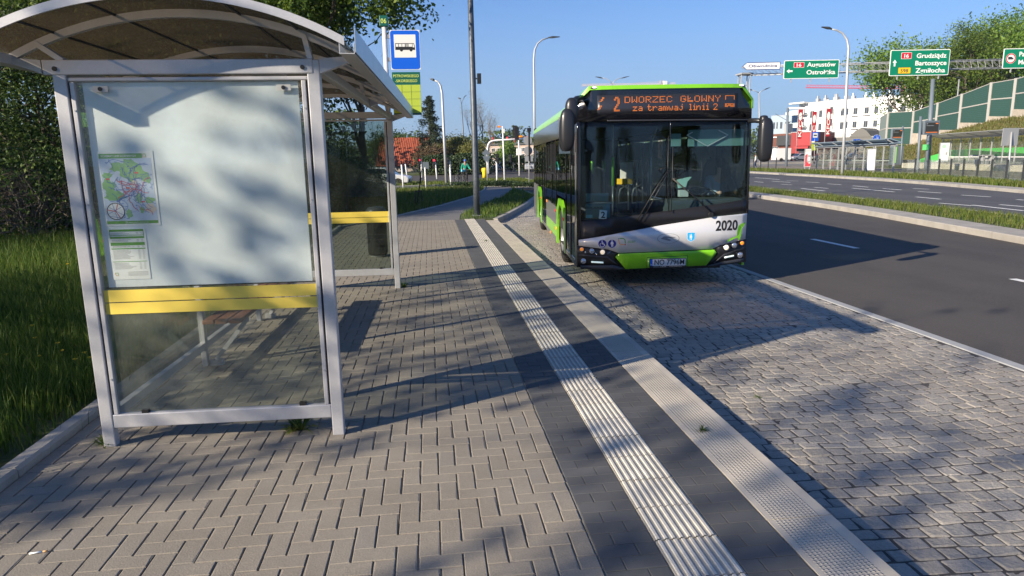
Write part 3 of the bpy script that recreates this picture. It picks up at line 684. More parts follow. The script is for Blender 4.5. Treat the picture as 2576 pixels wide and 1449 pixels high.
def person(loc, rz, J, cloth, label, cat='person', group=None, hair=(.05, .03, .02), helmet=None):
    """J: joint positions (x right, y forward, z up); cloth {'top':mat,'legs':mat}"""
    t = thing('person', loc, rz, label, cat, group)
    E = [('pelvis','waist'),('waist','chest'),('chest','neck'),('neck','head'),('head','crown')]
    Rr = dict(pelvis=.12, waist=.115, chest=.13, neck=.055, head=.085, crown=.075)
    for s in 'lr':
        E += [('chest', s+'sh'), (s+'sh', s+'el'), (s+'el', s+'wr'), (s+'wr', s+'ha'), ('pelvis', s+'hip'), (s+'hip', s+'kn'), (s+'kn', s+'an'), (s+'an', s+'to')]
        Rr.update({s+'sh': .055, s+'el': .042, s+'wr': .03, s+'ha': .035, s+'hip': .085, s+'kn': .055, s+'an': .038, s+'to': .035})
    order = ['pelvis', 'waist', 'chest', 'neck', 'head', 'crown']+[s+k for s in 'lr' for k in ('sh', 'el', 'wr', 'ha', 'hip', 'kn', 'an', 'to')]
    body = skin_mesh('body', {k: J[k] for k in order}, E, Rr, SKIN, t)
    def sub_(name, ks, grow, m, extra=None):
        JJ = {k: J[k] for k in ks}; EE = [e for e in E if e[0] in JJ and e[1] in JJ]
        return skin_mesh(name, JJ, EE, {k: (Rr[k]+grow) for k in ks}, m, t)
    sub_('jacket', ['pelvis', 'waist', 'chest', 'lsh', 'lel', 'lwr', 'rsh', 'rel', 'rwr'], .02, cloth['top'])
    sub_('trousers', ['pelvis', 'lhip', 'lkn', 'lan', 'rhip', 'rkn', 'ran'], .014, cloth['legs'])
    for s in 'lr':
        mb = MB(); a_ = Vector(J[s+'an']); b_ = Vector(J[s+'to']); c = (a_+b_)/2; mb.ell((c.x, c.y, c.z-.01), (.055, .14, .05), 10, 6); mb.build('shoe', cloth.get('shoe', BLK), t)
    h = Vector(J['head']); mb = MB(); mb.ell((h.x, h.y-.012, h.z+.075), (.1, .118, .1), 12, 8); mb.build('helmet' if helmet else 'hair', helmet or mat('hair', hair, .7), t)
    mb = MB(); mb.ell((h.x, h.y+.1, h.z+.01), (.014, .02, .02), 6, 4); mb.build('nose', SKIN, body)
    return t

# ------------------------------------------------------------ the bus
BO = Vector((3.381, 9.532, -.15)); BR = -R(5.3)
BUS = thing('city_bus', BO, BR, 'green, silver and black city bus number 2020 standing at the stop with lit headlights', 'bus')
BM = Matrix.Translation(BO) @ Matrix.Rotation(BR, 4, 'Z'); BMI = BM.inverted()
def bpt(px_, py_, y):      # pixel of the reference frame -> bus space point on the plane at depth y
    o = BMI @ Vector((0, 0, EYE)); d = BMI.to_3x3() @ ray(px_, py_); t = (y-o.y)/d.y; return o+d*t
def b8(x, y, dep): return bpt((1900+x/3.15)*.74884, (280+y/3.15)*.74884, dep)
def X5(x): return -1.25+(x-185)/895
def Z5(y): return .73-(y-400)/925
def X8(x): return X5(1.239*x)
def Z8(y): return Z5(1.239*y-1639)
def yf(x, z): return .15*min(1.1, abs(x)/1.275)**4+.07*max(0, (z-1.0)/1.9)**1.3+(.05 if z < .33 else 0)*0
def drape(name, poly, off, m, parent=None, thick=.02, mi=None, build=True):
    bm = bmesh.new(); vs = [bm.verts.new((x, 0, z)) for x, z in poly]; bm.faces.new(vs)
    for i in range(-12, 13):
        g = bm.verts[:]+bm.edges[:]+bm.faces[:]; bmesh.ops.bisect_plane(bm, geom=g, plane_co=(i*.105, 0, 0), plane_no=(1, 0, 0), dist=1e-5)
    for i in range(1, 12):
        g = bm.verts[:]+bm.edges[:]+bm.faces[:]; bmesh.ops.bisect_plane(bm, geom=g, plane_co=(0, 0, i*.26), plane_no=(0, 0, 1), dist=1e-5)
    for v in bm.verts: v.co.y = yf(v.co.x, v.co.z)-off
    if thick:
        r = bmesh.ops.extrude_face_region(bm, geom=bm.faces[:]); 
        for v in [g for g in r['geom'] if isinstance(g, bmesh.types.BMVert)]: v.co.y += thick
    bmesh.ops.recalc_face_normals(bm, faces=bm.faces)
    for f in bm.faces: f.smooth = abs(f.normal.y) > .6
    me = bpy.data.meshes.new(name); bm.to_mesh(me); bm.free(); me.materials.append(m)
    o = bpy.data.objects.new(name, me); col.objects.link(o); o.parent = parent or BUS; return o
def fit(mb, off):          # lay what was drawn in the x-z plane on the bus front
    mb.v = [(p[0], p[1]+yf(p[0], p[2])-off, p[2]) for p in mb.v]; return mb
BKG = mat('bus_black_gloss', (.006, .006, .008), .12, coat=.5); BKM = mat('bus_black_matt', (.012, .012, .014), .45)
SIL = mat('bus_silver', (.62, .63, .66), .28, .15, coat=.6, var=[(2, .06), (60, .04)]); LIM = mat('bus_lime', (.20, .56, .012), .35, coat=.6, var=[(3, .08)]); MNT = mat('bus_roof_lime', (.30, .62, .16), .4, coat=.4, var=[(4, .1)])
BGR = mat('bus_dark_grey', (.032, .034, .042), .42); BSG = mat('bus_side_grey', (.14, .145, .15), .4, coat=.3, var=[(2, .15)]); ROD = mat('roof_rail_grey', (.06, .065, .07), .18, coat=.8)
WSG = glass('windscreen_glass', (.84, .92, .92), .0, 1.46); SDG = glass('side_glass', (.30, .31, .30), .0, 1.55)
INT = mat('cabin_dark', (.02, .021, .023), .8); RUB = mat('rubber', (.012, .012, .012), .8, bump=(60, .3, .002)); CHR = mat('chrome', (.7, .7, .72), .12, 1.)
# front skin
WS = [(-1.215, 2.43), (-1.215, 1.0), (-.2, 1.115), (1.215, 1.275), (1.235, 2.43)]
OUT = [(-1.275, .62), (-1.275, 2.70), (-1.10, 2.865), (1.10, 2.865), (1.275, 2.70), (1.275, .62)]
drape('header_panel', [(-1.275, 2.432), (-1.275, 2.70), (-1.10, 2.865), (1.10, 2.865), (1.275, 2.70), (1.275, 2.432)], 0, BKG)
drape('window_pillar', [(-1.275, .735), (-1.217, .745), (-1.217, 2.430), (-1.275, 2.430)], 0, BKG); drape('window_pillar', [(1.237, 1.06), (1.275, 1.06), (1.275, 2.430), (1.237, 2.430)], 0, BKG)
drape('lower_black_band', [(-1.215, .74), (-.065, .94), (.78, 1.055), (1.235, 1.08), (1.235, 1.273), (-.2, 1.112), (-1.215, .997)], 0, BKM)
drape('windscreen', WS, -.004, WSG, thick=.006)
drape('windscreen_divider', [(-.007+X8(1088), 1.13), (.007+X8(1088), 1.13), (.007+X8(1090), 2.43), (-.007+X8(1090), 2.43)], .004, BKG, thick=.02)
white = [(185,405),(1230,218),(2000,112),(2422,88),(2412,440),(2060,500),(1940,550),(700,580),(560,530),(187,483)]
drape('silver_front_panel', [(X5(x), Z5(y)) for x, y in white], .012, SIL, thick=.03)
green = [(655,635),(700,590),(1965,563),(1997,605),(1860,775),(790,800)]
drape('lime_bumper', [(X5(x), Z5(y)) for x, y in green], .02, LIM, thick=.06)
lowblk = [(187,485),(560,532),(700,582),(652,634),(789,802),(700,812),(210,790),(165,770),(165,485)]
lb2 = [(2425,440),(2060,502),(1942,552),(1967,564),(1999,606),(1862,774),(1950,785),(2440,762),(2450,440)]
drape('bumper_corner', [(max(-1.272, X5(x)), Z5(y)) for x, y in lowblk], .0, BKM, thick=.05)
drape('bumper_corner', [(min(1.272, X5(x)), Z5(y)) for x, y in lb2], .0, BKM, thick=.05)
for pl in ([(187,600),(560,628),(700,745),(688,752),(548,650),(187,626)], [(210,755),(640,745),(780,795),(780,812),(210,800)], [(187,480),(190,600),(187,640)],
           [(2105,628),(2400,550),(2400,575),(2110,650),(1975,755),(1965,745)], [(1900,775),(2060,738),(2400,700),(2400,760),(1890,795)]):
    if len(pl) > 3: drape('bumper_crease', [(X5(x), Z5(y)) for x, y in pl], .014, BGR, thick=.015)
drape('header_lip', [(X8(440), Z8(368)), (X8(1975), Z8(380)), (X8(1975), Z8(396)), (X8(440), Z8(382))], .006, BGR, thick=.006)
# roof and its lime edge
mb = MB(); mb.prism([(-1.275, 2.60), (-1.275, 2.70), (-1.10, 2.865), (1.10, 2.865), (1.275, 2.70), (1.275, 2.60)], 'y', .30, 10.9); mb.build('roof', MNT, BUS, bevel=.03)
mb = MB(); k_ = [(-1.288, 2.58), (-1.288, 2.71), (-1.11, 2.915), (1.11, 2.915), (1.288, 2.71), (1.288, 2.58)]
ki = [(-1.268, 2.58), (-1.268, 2.695), (-1.095, 2.862), (1.095, 2.862), (1.268, 2.695), (1.268, 2.58)]
n0 = len(k_)
def yr(x, z): return yf(x, z)
kk = []
for a_, b_ in zip(k_[:-1], k_[1:]):
    st = 14 if abs(a_[0]-b_[0]) > 1 else 2
    kk += [(a_[0]+(b_[0]-a_[0])*i/st, a_[1]+(b_[1]-a_[1])*i/st) for i in range(st)]
kk.append(k_[-1]); kj = []
for a_, b_ in zip(ki[:-1], ki[1:]):
    st = 14 if abs(a_[0]-b_[0]) > 1 else 2
    kj += [(a_[0]+(b_[0]-a_[0])*i/st, a_[1]+(b_[1]-a_[1])*i/st) for i in range(st)]
kj.append(ki[-1]); n0 = len(kk)
vs = [(x, yf(x, z)-.02, z) for x, z in kk]+[(x, .75, z) for x, z in kk]+[(x, yf(x, z)-.026, z) for x, z in kj]+[(x, .75, z-.002) for x, z in kj]
mb.add(vs, [f for i in range(n0-1) for f in ((i, i+1, n0+i+1, n0+i), (2*n0+i, 2*n0+i+1, i+1, i), (3*n0+i, 3*n0+i+1, 2*n0+i+1, 2*n0+i))]); mb.build('roof_cap', LIM, BUS)
for x in (X8(310), X8(1833)):
    mb = MB(); mb.ell((x, -.0+yf(x, 2.9), 2.888), (.062, .04, .022), 12, 6); c = mb.build('marker_light', BKM, BUS)
    mb = MB(); mb.ell((x, -.012+yf(x, 2.9), 2.893), (.04, .035, .017), 12, 6); mb.build('lens', mat('white_lens', (.9, .9, .9), .2, emit=((1, 1, 1), .6)), c)
mb = MB(); mb.box((-.85, 3.0, 2.866), (.85, 6.0, 2.98)); mb.build('roof_unit', MNT, BUS, bevel=.04)
# sides
def arc(cy, r, a0, a1, n=14): return [(cy+r*math.cos(R(a0+(a1-a0)*i/n)), .48+r*math.sin(R(a0+(a1-a0)*i/n))) for i in range(n+1)]
W1, W2 = 2.75, 8.65
for s_ in (-1, 1):
    xa, xb = s_*1.235, s_*1.272
    y0 = 1.86 if s_ < 0 else .22
    def part(name, poly, m, xx=None): mb = MB(); mb.prism(poly, 'x', *(xx or (xa, xb))); return mb.build(name, m, BUS)
    def cl(p, z0): return [(y, max(z, z0)) for y, z in p]
    part('wheel_arch', [(y0, .28)]+[(W1-.60, .28)]+cl(arc(W1, .58, 175, 5), .28)+[(W1+.60, .28), (3.60, .28), (3.45, .95), (3.1, 1.17), (2.45, 1.17), (y0+.05, .95), (y0, .8)], LIM)
    mid_end = 6.05 if s_ < 0 else 7.75
    part('skirt', [(3.602, .28), (mid_end, .28), (mid_end, .38), (3.58, .38)], BSG)
    part('lime_panel', [(3.58, .382), (mid_end, .382), (mid_end, .62), (3.525, .62)], LIM)
    part('side_panel', [(3.525, .622), (mid_end, .622), (mid_end, .98), (3.45, .98)], BSG)
    a0 = 7.55 if s_ < 0 else 7.752
    part('wheel_arch', [(a0, .28), (W2-.60, .28)]+cl(arc(W2, .58, 175, 5), .28)+[(W2+.60, .28), (9.50, .28), (9.35, .95), (9.0, 1.17), (8.3, 1.17), (a0, .95)], LIM)
    part('side_panel', [(9.502, .28), (10.9, .28), (10.9, 1.2), (9.1, 1.2), (9.35, .97)], BSG)
    part('roof_rail', [(.26, 2.27), (10.88, 2.27), (10.88, 2.62), (.26, 2.62)], ROD)
    segs = [(1.9, 3.62), (3.70, 4.6), (4.68, 6.02), (7.6, 8.6), (8.68, 9.8), (9.88, 10.8)] if s_ < 0 else [(.42, 1.75), (1.83, 3.3), (3.38, 4.9), (4.98, 6.4), (6.48, 7.9), (7.98, 9.4), (9.48, 10.8)]
    for a_, b_ in segs:
        zb = 1.22 if (a_ < 3.3 and s_ < 0) or (a_ > 7.5) else 1.0
        part('side_window', [(a_+.02, zb), (b_-.02, zb), (b_-.02, 2.24), (a_+.02, 2.24)], SDG, (s_*1.256, s_*1.262))
        if 3 < a_ < 5 and s_ < 0:
            for y_ in (a_+.15, (a_+b_)/2, b_-.06):
                mb = MB(); mb.box((s_*1.262, y_-.018, 1.62), (s_*1.276, y_+.018, 2.2)); mb.build('window_bar', BKM, BUS)
            mb = MB(); mb.box((s_*1.262, a_+.03, 1.60), (s_*1.2755, b_-.03, 1.63)); mb.build('window_bar', BKM, BUS)
    for a_, b_ in zip([.2]+[q[1] for q in segs], [q[0] for q in segs]+[10.9]):
        if s_ < 0 and (a_ < 1 or 6 < a_ < 7.5): continue
        part('window_post', [(a_-.02, .98), (b_+.02, .98), (b_+.02, 2.268), (a_-.02, 2.268)], BKG, (s_*1.24, s_*1.27))
    if s_ > 0: part('side_panel', [(.22, .60), (2.1, .60), (2.1, .98), (.22, .98)], BSG)
for (a_, b_, nm) in ((.42, 1.84, 'front'), (6.08, 7.52, 'mid')):
    for h, (p, q) in enumerate(((a_, (a_+b_)/2), ((a_+b_)/2, b_))):
        mb = MB(); fr = .05
        mb.box((-1.268, p+.005, .30), (-1.235, p+fr, 2.262)); mb.box((-1.268, q-fr, .30), (-1.235, q-.005, 2.262)); mb.box((-1.267, p+fr, .30), (-1.236, q-fr, .38)); mb.box((-1.267, p+fr, 2.18), (-1.236, q-fr, 2.262))
        d = mb.build('door', BKG, BUS)
        mb = MB(); mb.box((-1.256, p+fr, .38), (-1.250, q-fr, 2.18)); mb.build('door_glass', glass('door_glass', (.4, .42, .4), 0, 1.6), d)
        mb = MB(); mb.tube([(-1.22, (p+q)/2, .8), (-1.2, (p+q)/2, 1.2), (-1.22, (p+q)/2, 1.7)], .015, 8); mb.build('handrail', mat('lime_rail', (.25, .8, .02), .4), d)
mb = MB(); mb.box((-1.272, .20, .30), (-1.235, .415, 2.60)); mb.build('front_pillar', BKG, BUS, bevel=.01)
mb = MB(); mb.box((-1.2765, .30, .95), (-1.273, .345, 2.0)); mb.build('pillar_trim', mat('pillar_grey', (.3, .3, .32), .3, .5), BUS)
mb = MB(); mb.box((-1.25, 10.9, .3), (1.25, 11.0, 2.8)); mb.build('rear_wall', BKG, BUS, bevel=.04)
for y, z, c in ((3.62, .9, 'r'), (2.12, .86, 'r'), (3.58, .55, 'a'), (5.9, .95, 'a'), (4.9, .33, 'a'), (8.0, .9, 'r')):
    mb = MB(); mb.ell((-1.276, y, z), (.012, .05, .035), 10, 6); mb.build('side_marker', mat('amber_lens', (.8, .22, .01), .25, emit=((1, .3, .02), .25)) if c == 'a' else mat('red_lens', (.6, .02, .01), .25), BUS)
# wheels
for s_ in (-1, 1):
    for wy in (W1, W2):
        mb = MB(); mb.lathe([(.27, -.14), (.42, -.14), (.465, -.12), (.478, -.06), (.478, .06), (.465, .12), (.42, .14), (.27, .14)], n=32); 
        for k in range(40):
            a_ = 6.2832*k/40; mb.cbox((.479*math.cos(a_), .479*math.sin(a_), 0), (.012, .03, .22), a_)
        t = mb.build('wheel', RUB, BUS, loc=(s_*1.09, wy, .478), rot=(0, R(90), 0))
        mb = MB(); mb.lathe([(.272, .14*1), (.265, .12), (.25, .05), (.14, .03), (.13, .10), (.0, .11)], n=24); mb.lathe([(.272, -.14), (.265, -.12), (.25, -.05), (.14, -.03), (.13, -.10), (.0, -.11)], n=24)
        for k in range(10): a_ = 6.2832*k/10; mb.cyl((.19*math.cos(a_), .19*math.sin(a_), -.07), (.19*math.cos(a_), .19*math.sin(a_), .07), .015, 6)
        mb.build('rim', mat('wheel_rim', (.35, .36, .37), .4, .6), t)
mb = MB(); mb.box((-1.0, .5, .20), (1.0, 10.8, .34)); mb.build('chassis', BKM, BUS)
mb = MB(); mb.box((-1.23, .6, .62), (-1.17, 10.8, .95)); mb.box((1.17, .6, .34), (1.23, 10.8, .98)); mb.box((-1.2, .3, 2.46), (1.2, 10.8, 2.50)); mb.box((-1.23, .35, .342), (1.23, 10.8, .37)); mb.box((-1.2, 10.6, .4), (1.2, 10.7, 2.4)); mb.build('interior_lining', INT, BUS)
# mirrors
mb = MB(); mb.smooth = True
def rbox(mb, c, d, p=3.2, n=20, k=12):
    vs = []
    f = lambda t: math.copysign(abs(t)**(2/p), t)
    for i in range(k+1):
        th = math.pi*i/k
        for j in range(n):
            ph = 6.28318*j/n; vs.append((c[0]+d[0]*f(math.sin(th))*f(math.cos(ph)), c[1]+d[1]*f(math.sin(th))*f(math.sin(ph)), c[2]+d[2]*f(math.cos(th))))
    mb.add(vs, [(i*n+j, (i+1)*n+j, (i+1)*n+(j+1) % n, i*n+(j+1) % n) for i in range(k) for j in range(n)])
PLM = mat('mirror_plastic', (.016, .017, .021), .38, bump=(160, .15, .001), coat=.15)
mb = MB(); mb.smooth = True; rbox(mb, (-1.455, -.22, 2.30), (.105, .10, .29), 2.9); M1 = mb.build('mirror', PLM, BUS)
mb = MB(); mb.smooth = True; rbox(mb, (-1.385, -.17, 2.55), (.095, .09, .19), 2.6); mb.build('mirror_arm', PLM, M1)
mb = MB(); mb.tube([(-1.38, -.14, 2.66), (-1.30, -.02, 2.73), (-1.20, .12, 2.76)], [.05, .045, .04], 10); mb.build('mirror_bracket', PLM, M1)
mb = MB(); mb.box((-1.56, -.115, 1.98), (-1.40, -.112, 2.48)); mb.build('mirror_glass', CHR, M1)
mb = MB(); mb.smooth = True; rbox(mb, (1.345, -.17, 2.12), (.098, .09, .305), 3.4); M2 = mb.build('mirror', PLM, BUS)
mb = MB(); mb.smooth = True; rbox(mb, (1.32, -.14, 2.38), (.055, .07, .08), 3.2); mb.build('mirror_arm', PLM, M2)
mb = MB(); mb.tube([(1.33, -.1, 2.38), (1.27, .05, 2.40), (1.22, .14, 2.40)], .035, 8); mb.build('mirror_bracket', PLM, M2)
# lamps in the bumper
def lamp(x, y, r, m, ring=CHR, em=None):
    X, Z = X5(x), Z5(y); rr_ = r/895; Y = yf(X, Z)
    mb = MB(); mb.cyl((X, Y-.022, Z), (X, Y+.02, Z), rr_, 20); o = mb.build('headlight', BKG, BUS)
    mb = MB(); mb.tube([(X, Y-.024, Z), (X, Y-.030, Z)], [rr_, rr_*.93], 20); mb.build('bezel', ring, o)
    mb = MB(); mb.ell((X, Y-.026, Z), (rr_*.8, .014, rr_*.8), 16, 8); mb.build('lens', m, o); return o
AMB = MATS['amber_lens']; CLR = mat('clear_lens', (.5, .55, .65), .08, .8, bump=(90, .8, .004)); LIT = mat('lit_headlight', (1, .9, .7), .2, emit=((1, .78, .5), .3)); DRL = mat('daytime_strip', (.9, 1, 1), .3, emit=((.75, 1, .97), .22))
lamp(222, 530, 30, AMB); lamp(350, 550, 36, CLR); lamp(487, 565, 39, LIT); lamp(2128, 538, 42, LIT); lamp(2243, 513, 40, CLR); lamp(2358, 490, 32, AMB); lamp(243, 690, 38, CLR); lamp(2335, 652, 42, CLR)
for a_, b_ in (((345, 703), (500, 710)), ((2112, 677), (2245, 660))):
    x0, x1 = X5(a_[0]), X5(b_[0]); z0, z1 = Z5(a_[1]), Z5(b_[1]); drape('daytime_light', [(x0, z0-.011), (x1, z1-.011), (x1, z1+.011), (x0, z0+.011)], .02, DRL, thick=.012)
for a_, b_ in (((545, 600), (590, 550)), ((255, 560), (275, 585)), ((385, 575), (415, 603))):
    x0, x1 = X5(a_[0]), X5(b_[0]); drape('chrome_blade', [(x0, Z5(a_[1])-.004), (x1, Z5(b_[1])-.004), (x1+.012, Z5(b_[1])+.004), (x0+.012, Z5(a_[1])+.004)], .012, CHR, thick=.01)
# number plate
mb = MB(); mb.mi = 0; mb.prism(rrect(X5(1100), Z5(788), X5(1587), Z5(662), .012), 'y', 0, .02); PLT = fit(mb, .04).build('number_plate', BKM, BUS)
mb = MB(); mb.mi = 0; mb.prism([(X5(1140), Z5(762)), (X5(1578), Z5(762)), (X5(1578), Z5(670)), (X5(1140), Z5(670))], 'y', 0, .004); mb.mi = 1; mb.prism([(X5(1108), Z5(762)), (X5(1139), Z5(762)), (X5(1139), Z5(670)), (X5(1108), Z5(670))], 'y', 0, .004)
fit(mb, .045).build('plate_face', [mat('plate_white', (.62, .62, .62), .4), SBL], PLT)
mb = MB(); mb.mi = 0; text(mb, 'NO 7796M', (X5(1362), 0, Z5(748)), .112, .004, .44, 'CENTER'); mb.mi = 1; text(mb, 'PL', (X5(1113), 0, Z5(752)), .026, .01, .024); text(mb, 'SOLARIS   autobusy', (X5(1340), 0, Z5(779)), .012, 0, .42, 'CENTER', ext=.0005)
fit(mb, .049).build('lettering', [BLK, SWH], PLT)
drape('plate_frame', [(X5(1068), Z5(795)), (X5(1612), Z5(780)), (X5(1608), Z5(632)), (X5(1070), Z5(648))], .0225, BKM, thick=.003)
drape('plate_recess', [(X5(1074), Z5(790)), (X5(1606), Z5(776)), (X5(1602), Z5(638)), (X5(1076), Z5(654))], .0255, LIM, thick=.003)
# emblems on the silver panel
DBL = mat('emblem_blue', (.008, .012, .22), .4); NAV = BLK
for cx, kind in ((487, 0), (610, 1)):
    mb = MB(); X, Z = X5(cx), Z5(452); mb.mi = 0; disc(mb, X, Z, .064, 0); mb.mi = 1; disc(mb, X, Z, .060, -.0006); mb.mi = 0
    y = -.0012
    if kind == 0:
        disc(mb, X-.006, Z+.040, .009, y, 12); vec(mb, (X-.006, Z+.03), (X-.003, Z-.004), .011, y); vec(mb, (X-.004, Z-.002), (X+.022, Z-.004), .010, y); vec(mb, (X+.022, Z-.002), (X+.033, Z-.034), .010, y); vec(mb, (X-.004, Z+.014), (X+.018, Z+.012), .007, y); vec(mb, (X+.03, Z-.034), (X+.043, Z-.030), .007, y)
        pts = [(X-.006+.029*math.cos(R(a)), Z-.018+.029*math.sin(R(a))) for a in range(120, 345, 15)]
        for p, q in zip(pts[:-1], pts[1:]): vec(mb, p, q, .007, y)
    else:
        disc(mb, X, Z+.040, .010, y, 12); mb.add([(X+a_, y, Z+b_) for a_, b_ in ((-.013, .026), (-.010, -.010), (-.011, -.046), (-.002, -.046), (0, -.014), (.004, -.046), (.013, -.046), (.011, -.01), (.013, .026))], [tuple(range(9))])
        vec(mb, (X-.013, Z+.024), (X-.021, Z-.008), .007, y); vec(mb, (X+.013, Z+.024), (X+.022, Z-.004), .007, y); vec(mb, (X+.022, Z-.002), (X+.028, Z-.048), .003, y)
    fit(mb, .014).build('wheelchair_emblem' if kind == 0 else 'walking_stick_emblem', [SWH, DBL], BUS)
mb = MB(); y = 0
def P5(x, yy): return (X5(x), Z5(yy))
mb.mi = 0
for p, q in (((705, 382), (755, 382)), ((755, 382), (778, 400)), ((778, 400), (783, 450))): vec(mb, P5(*p), P5(*q), .012, y)
mb.mi = 1
for p, q in (((693, 390), (697, 430)), ((697, 430), (718, 462)), ((718, 462), (768, 468))): vec(mb, P5(*p), P5(*q), .010, y)
mb.mi = 2; disc(mb, X5(781), Z5(467), .010, -.0004); mb.mi = 3; disc(mb, X5(694), Z5(384), .009, -.0004, 4)
mb.mi = 0; text(mb, 'ZDZiT', (X5(810), -.0004, Z5(443)), .042, .01, .12, ext=.0002)
for i, w_ in enumerate((50, 138, 80)):
    mb.mi = 4; text(mb, ('Zarząd Dróg', 'Zieleni i Transportu', 'w Olsztynie')[i], (X5(812), -.0004, Z5(466+14*i)), .012, 0, w_/895, ext=.0002)
fit(mb, .0135).build('operator_emblem', [mat('emblem_green', (.05, .3, .04), .4), mat('emblem_orange', (.65, .3, .06), .4), mat('emblem_red', (.35, .01, .03), .4), mat('emblem_sky', (.02, .2, .6), .4), PGY], BUS)
mb = MB(); X, Z = P5(1348, 395); n_ = 40
mb.mi = 0; vs = [(X+k*math.cos(6.2832*i/n_)*.162, 0, Z+k*math.sin(6.2832*i/n_)*.073) for k in (1, .965) for i in range(n_)]; mb.add(vs, [(i, (i+1) % n_, n_+(i+1) % n_, n_+i) for i in range(n_)])
mb.mi = 1; mb.add([(X+a_*.162, 0, Z+b_*.073) for a_, b_ in ((-.7, -.05), (-.4, .45), (.7, .25), (.45, .02), (-.15, .15), (.3, -.35), (.1, -.5))], [tuple(range(7))])
fit(mb, .0135).build('oval_badge', [mat('badge_line', (.03, .04, .09), .4), mat('badge_fill', (.2, .21, .23), .35)], BUS)
mb = MB(); X, Z = P5(1647, 380); mb.mi = 0; sh_ = [(-.058, .068), (.058, .068), (.058, -.03), (.035, -.055), (0, -.073), (-.035, -.055), (-.058, -.03)]; mb.add([(X+a_, 0, Z+b_) for a_, b_ in sh_], [tuple(range(7))])
mb.mi = 1; mb.add([(X+a_*.92, -.0006, Z+b_*.92) for a_, b_ in sh_], [tuple(range(7))]); mb.mi = 0
y = -.0012; disc(mb, X, Z+.038, .009, y, 10); mb.add([(X+a_, y, Z+b_) for a_, b_ in ((-.014, .026), (.012, .028), (.018, -.005), (.008, -.02), (.012, -.045), (-.004, -.048), (-.006, -.02), (-.018, -.006))], [tuple(range(8))]); vec(mb, (X-.022, Z+.04), (X-.018, Z-.045), .004, y)
fit(mb, .0135).build('city_shield', [SWH, mat('shield_blue', (.01, .4, .85), .4)], BUS)
mb = MB(); text(mb, '2020', (X5(2128), 0, Z5(302)), .205, .028, .345, 'CENTER', ext=.0003); fit(mb, .0135).build('fleet_number', BLK, BUS)
DG1 = mat('dog_green', (.22, .6, .04), .4); DG2 = mat('dog_dark_green', (.10, .36, .02), .4)
mb = MB(); 
def poly5(pts, y): mb.add([(X5(a_), y, Z5(b_)) for a_, b_ in pts], [tuple(range(len(pts)))])
mb.mi = 0; poly5([(2150, 470), (2143, 462), (2150, 438), (2185, 415), (2230, 402), (2272, 392), (2290, 350), (2330, 340), (2345, 372), (2330, 425), (2332, 440), (2292, 440), (2300, 420), (2260, 415), (2200, 440), (2165, 455)], 0)
poly5([(2285, 300), (2300, 250), (2330, 225), (2372, 215), (2392, 205), (2398, 225), (2385, 245), (2352, 285), (2345, 330), (2340, 360), (2290, 360)], -.0005)
mb.mi = 1; poly5([(2285, 290), (2300, 248), (2322, 240), (2332, 270), (2320, 320), (2300, 372), (2286, 388), (2278, 350)], -.001); poly5([(2368, 216), (2392, 203), (2397, 218), (2380, 232)], -.001); poly5([(2146, 470), (2140, 455), (2160, 430), (2166, 452)], -.001)
mb.mi = 2; disc(mb, X5(2347), Z5(243), .005, -.0014, 8)
fit(mb, .0135).build('dog_emblem', [DG1, DG2, BLK], BUS)
# destination display
x0, x1, z0, z1 = X8(337), X8(1800), Z8(300), Z8(112)
drape('display_panel', [(x0, z0), (x1, z0), (x1, z1), (x0, z1)], .004, mat('display_grey', (.022, .024, .034), .35), thick=.005)
FONT = {'D': '1E11111111111E', 'W': '11111115151B11', 'O': '0E11111111110E', 'R': '1E11111E141211', 'Z': '1F01020408101F', 'E': '1F10101E10101F', 'C': '0E11101010110E', 'G': '0E11101713110E', 'Ł': '10101418101F1F', 'Ó': '0E11111111110E', 'N': '11191915131311', 'Y': '11110A04040404',
        'z': '00001F0204081F', 'a': '00000E010F110F', 't': '08081E08080906', 'r': '00001619101010', 'm': '00001A15151515', 'w': '0000111115150A', 'j': '02000602021 20C'.replace(' ', ''), 'l': '0C04040404040E', 'i': '04000C0404040E', 'n': '00001619111111', '2': '0E11010204081F', ' ': '0'*14}
mb = MB(); pit = (x1-x0)/122; pz = (z1-z0)/20
def px_on(cx, cy, m=0):
    X = x0+(cx+.5)*pit; Z = z1-(cy+.5)*pz; h, k = pit*.36, pz*.33
    mb.mi = m; mb.add([(X-h, 0, Z-k), (X+h, 0, Z-k), (X+h, 0, Z+k), (X-h, 0, Z+k)], [(0, 1, 2, 3)])
def led(s, cx, cy, k=1.):
    for ch in s:
        g_ = FONT[ch]
        for r_ in range(7):
            bits = int(g_[2*r_:2*r_+2], 16)
            for c_ in range(5):
                if bits >> (4-c_) & 1: px_on(cx+c_*k, cy+r_)
        cx += (4.5 if ch in 'il ' and k < 1 else 6)*k
led('DWORZEC GŁÓWNY', 23, 2); led('za tramwaj linii 2', 30, 11, .76)
for i, row in enumerate(('01110', '11011', '00011', '00011', '00110', '01100', '11000', '11111')): 
    for j, c_ in enumerate(row):
        if c_ == '1': px_on(14+j, 2+2*i); px_on(14+j, 3+2*i)
for i in range(5): px_on(4-i//2, 2+i); px_on(5-i//2, 2+i); px_on(2-i//2, 11+i); px_on(3-i//2, 11+i)
for j in range(9): px_on(110+j, 2); px_on(110+j, 11); px_on(110+j, 13)
for i in range(5): px_on(110, 2+i); px_on(118, 2+i)
for j in (0, 1, 3, 4, 5, 7, 8): px_on(110+j, 12); px_on(110+(j*2) % 9, 14)
fit(mb, .0065).build('led_dots', [mat('led_orange', (.3, .08, .01), .5, emit=((1, .26, .04), .36))], BUS)
mb = MB(); 
for cy in range(20):
    Z = z1-cy*pz; mb.add([(x0, 0, Z-.0008), (x1, 0, Z-.0008), (x1, 0, Z+.0008), (x0, 0, Z+.0008)], [(0, 1, 2, 3)])
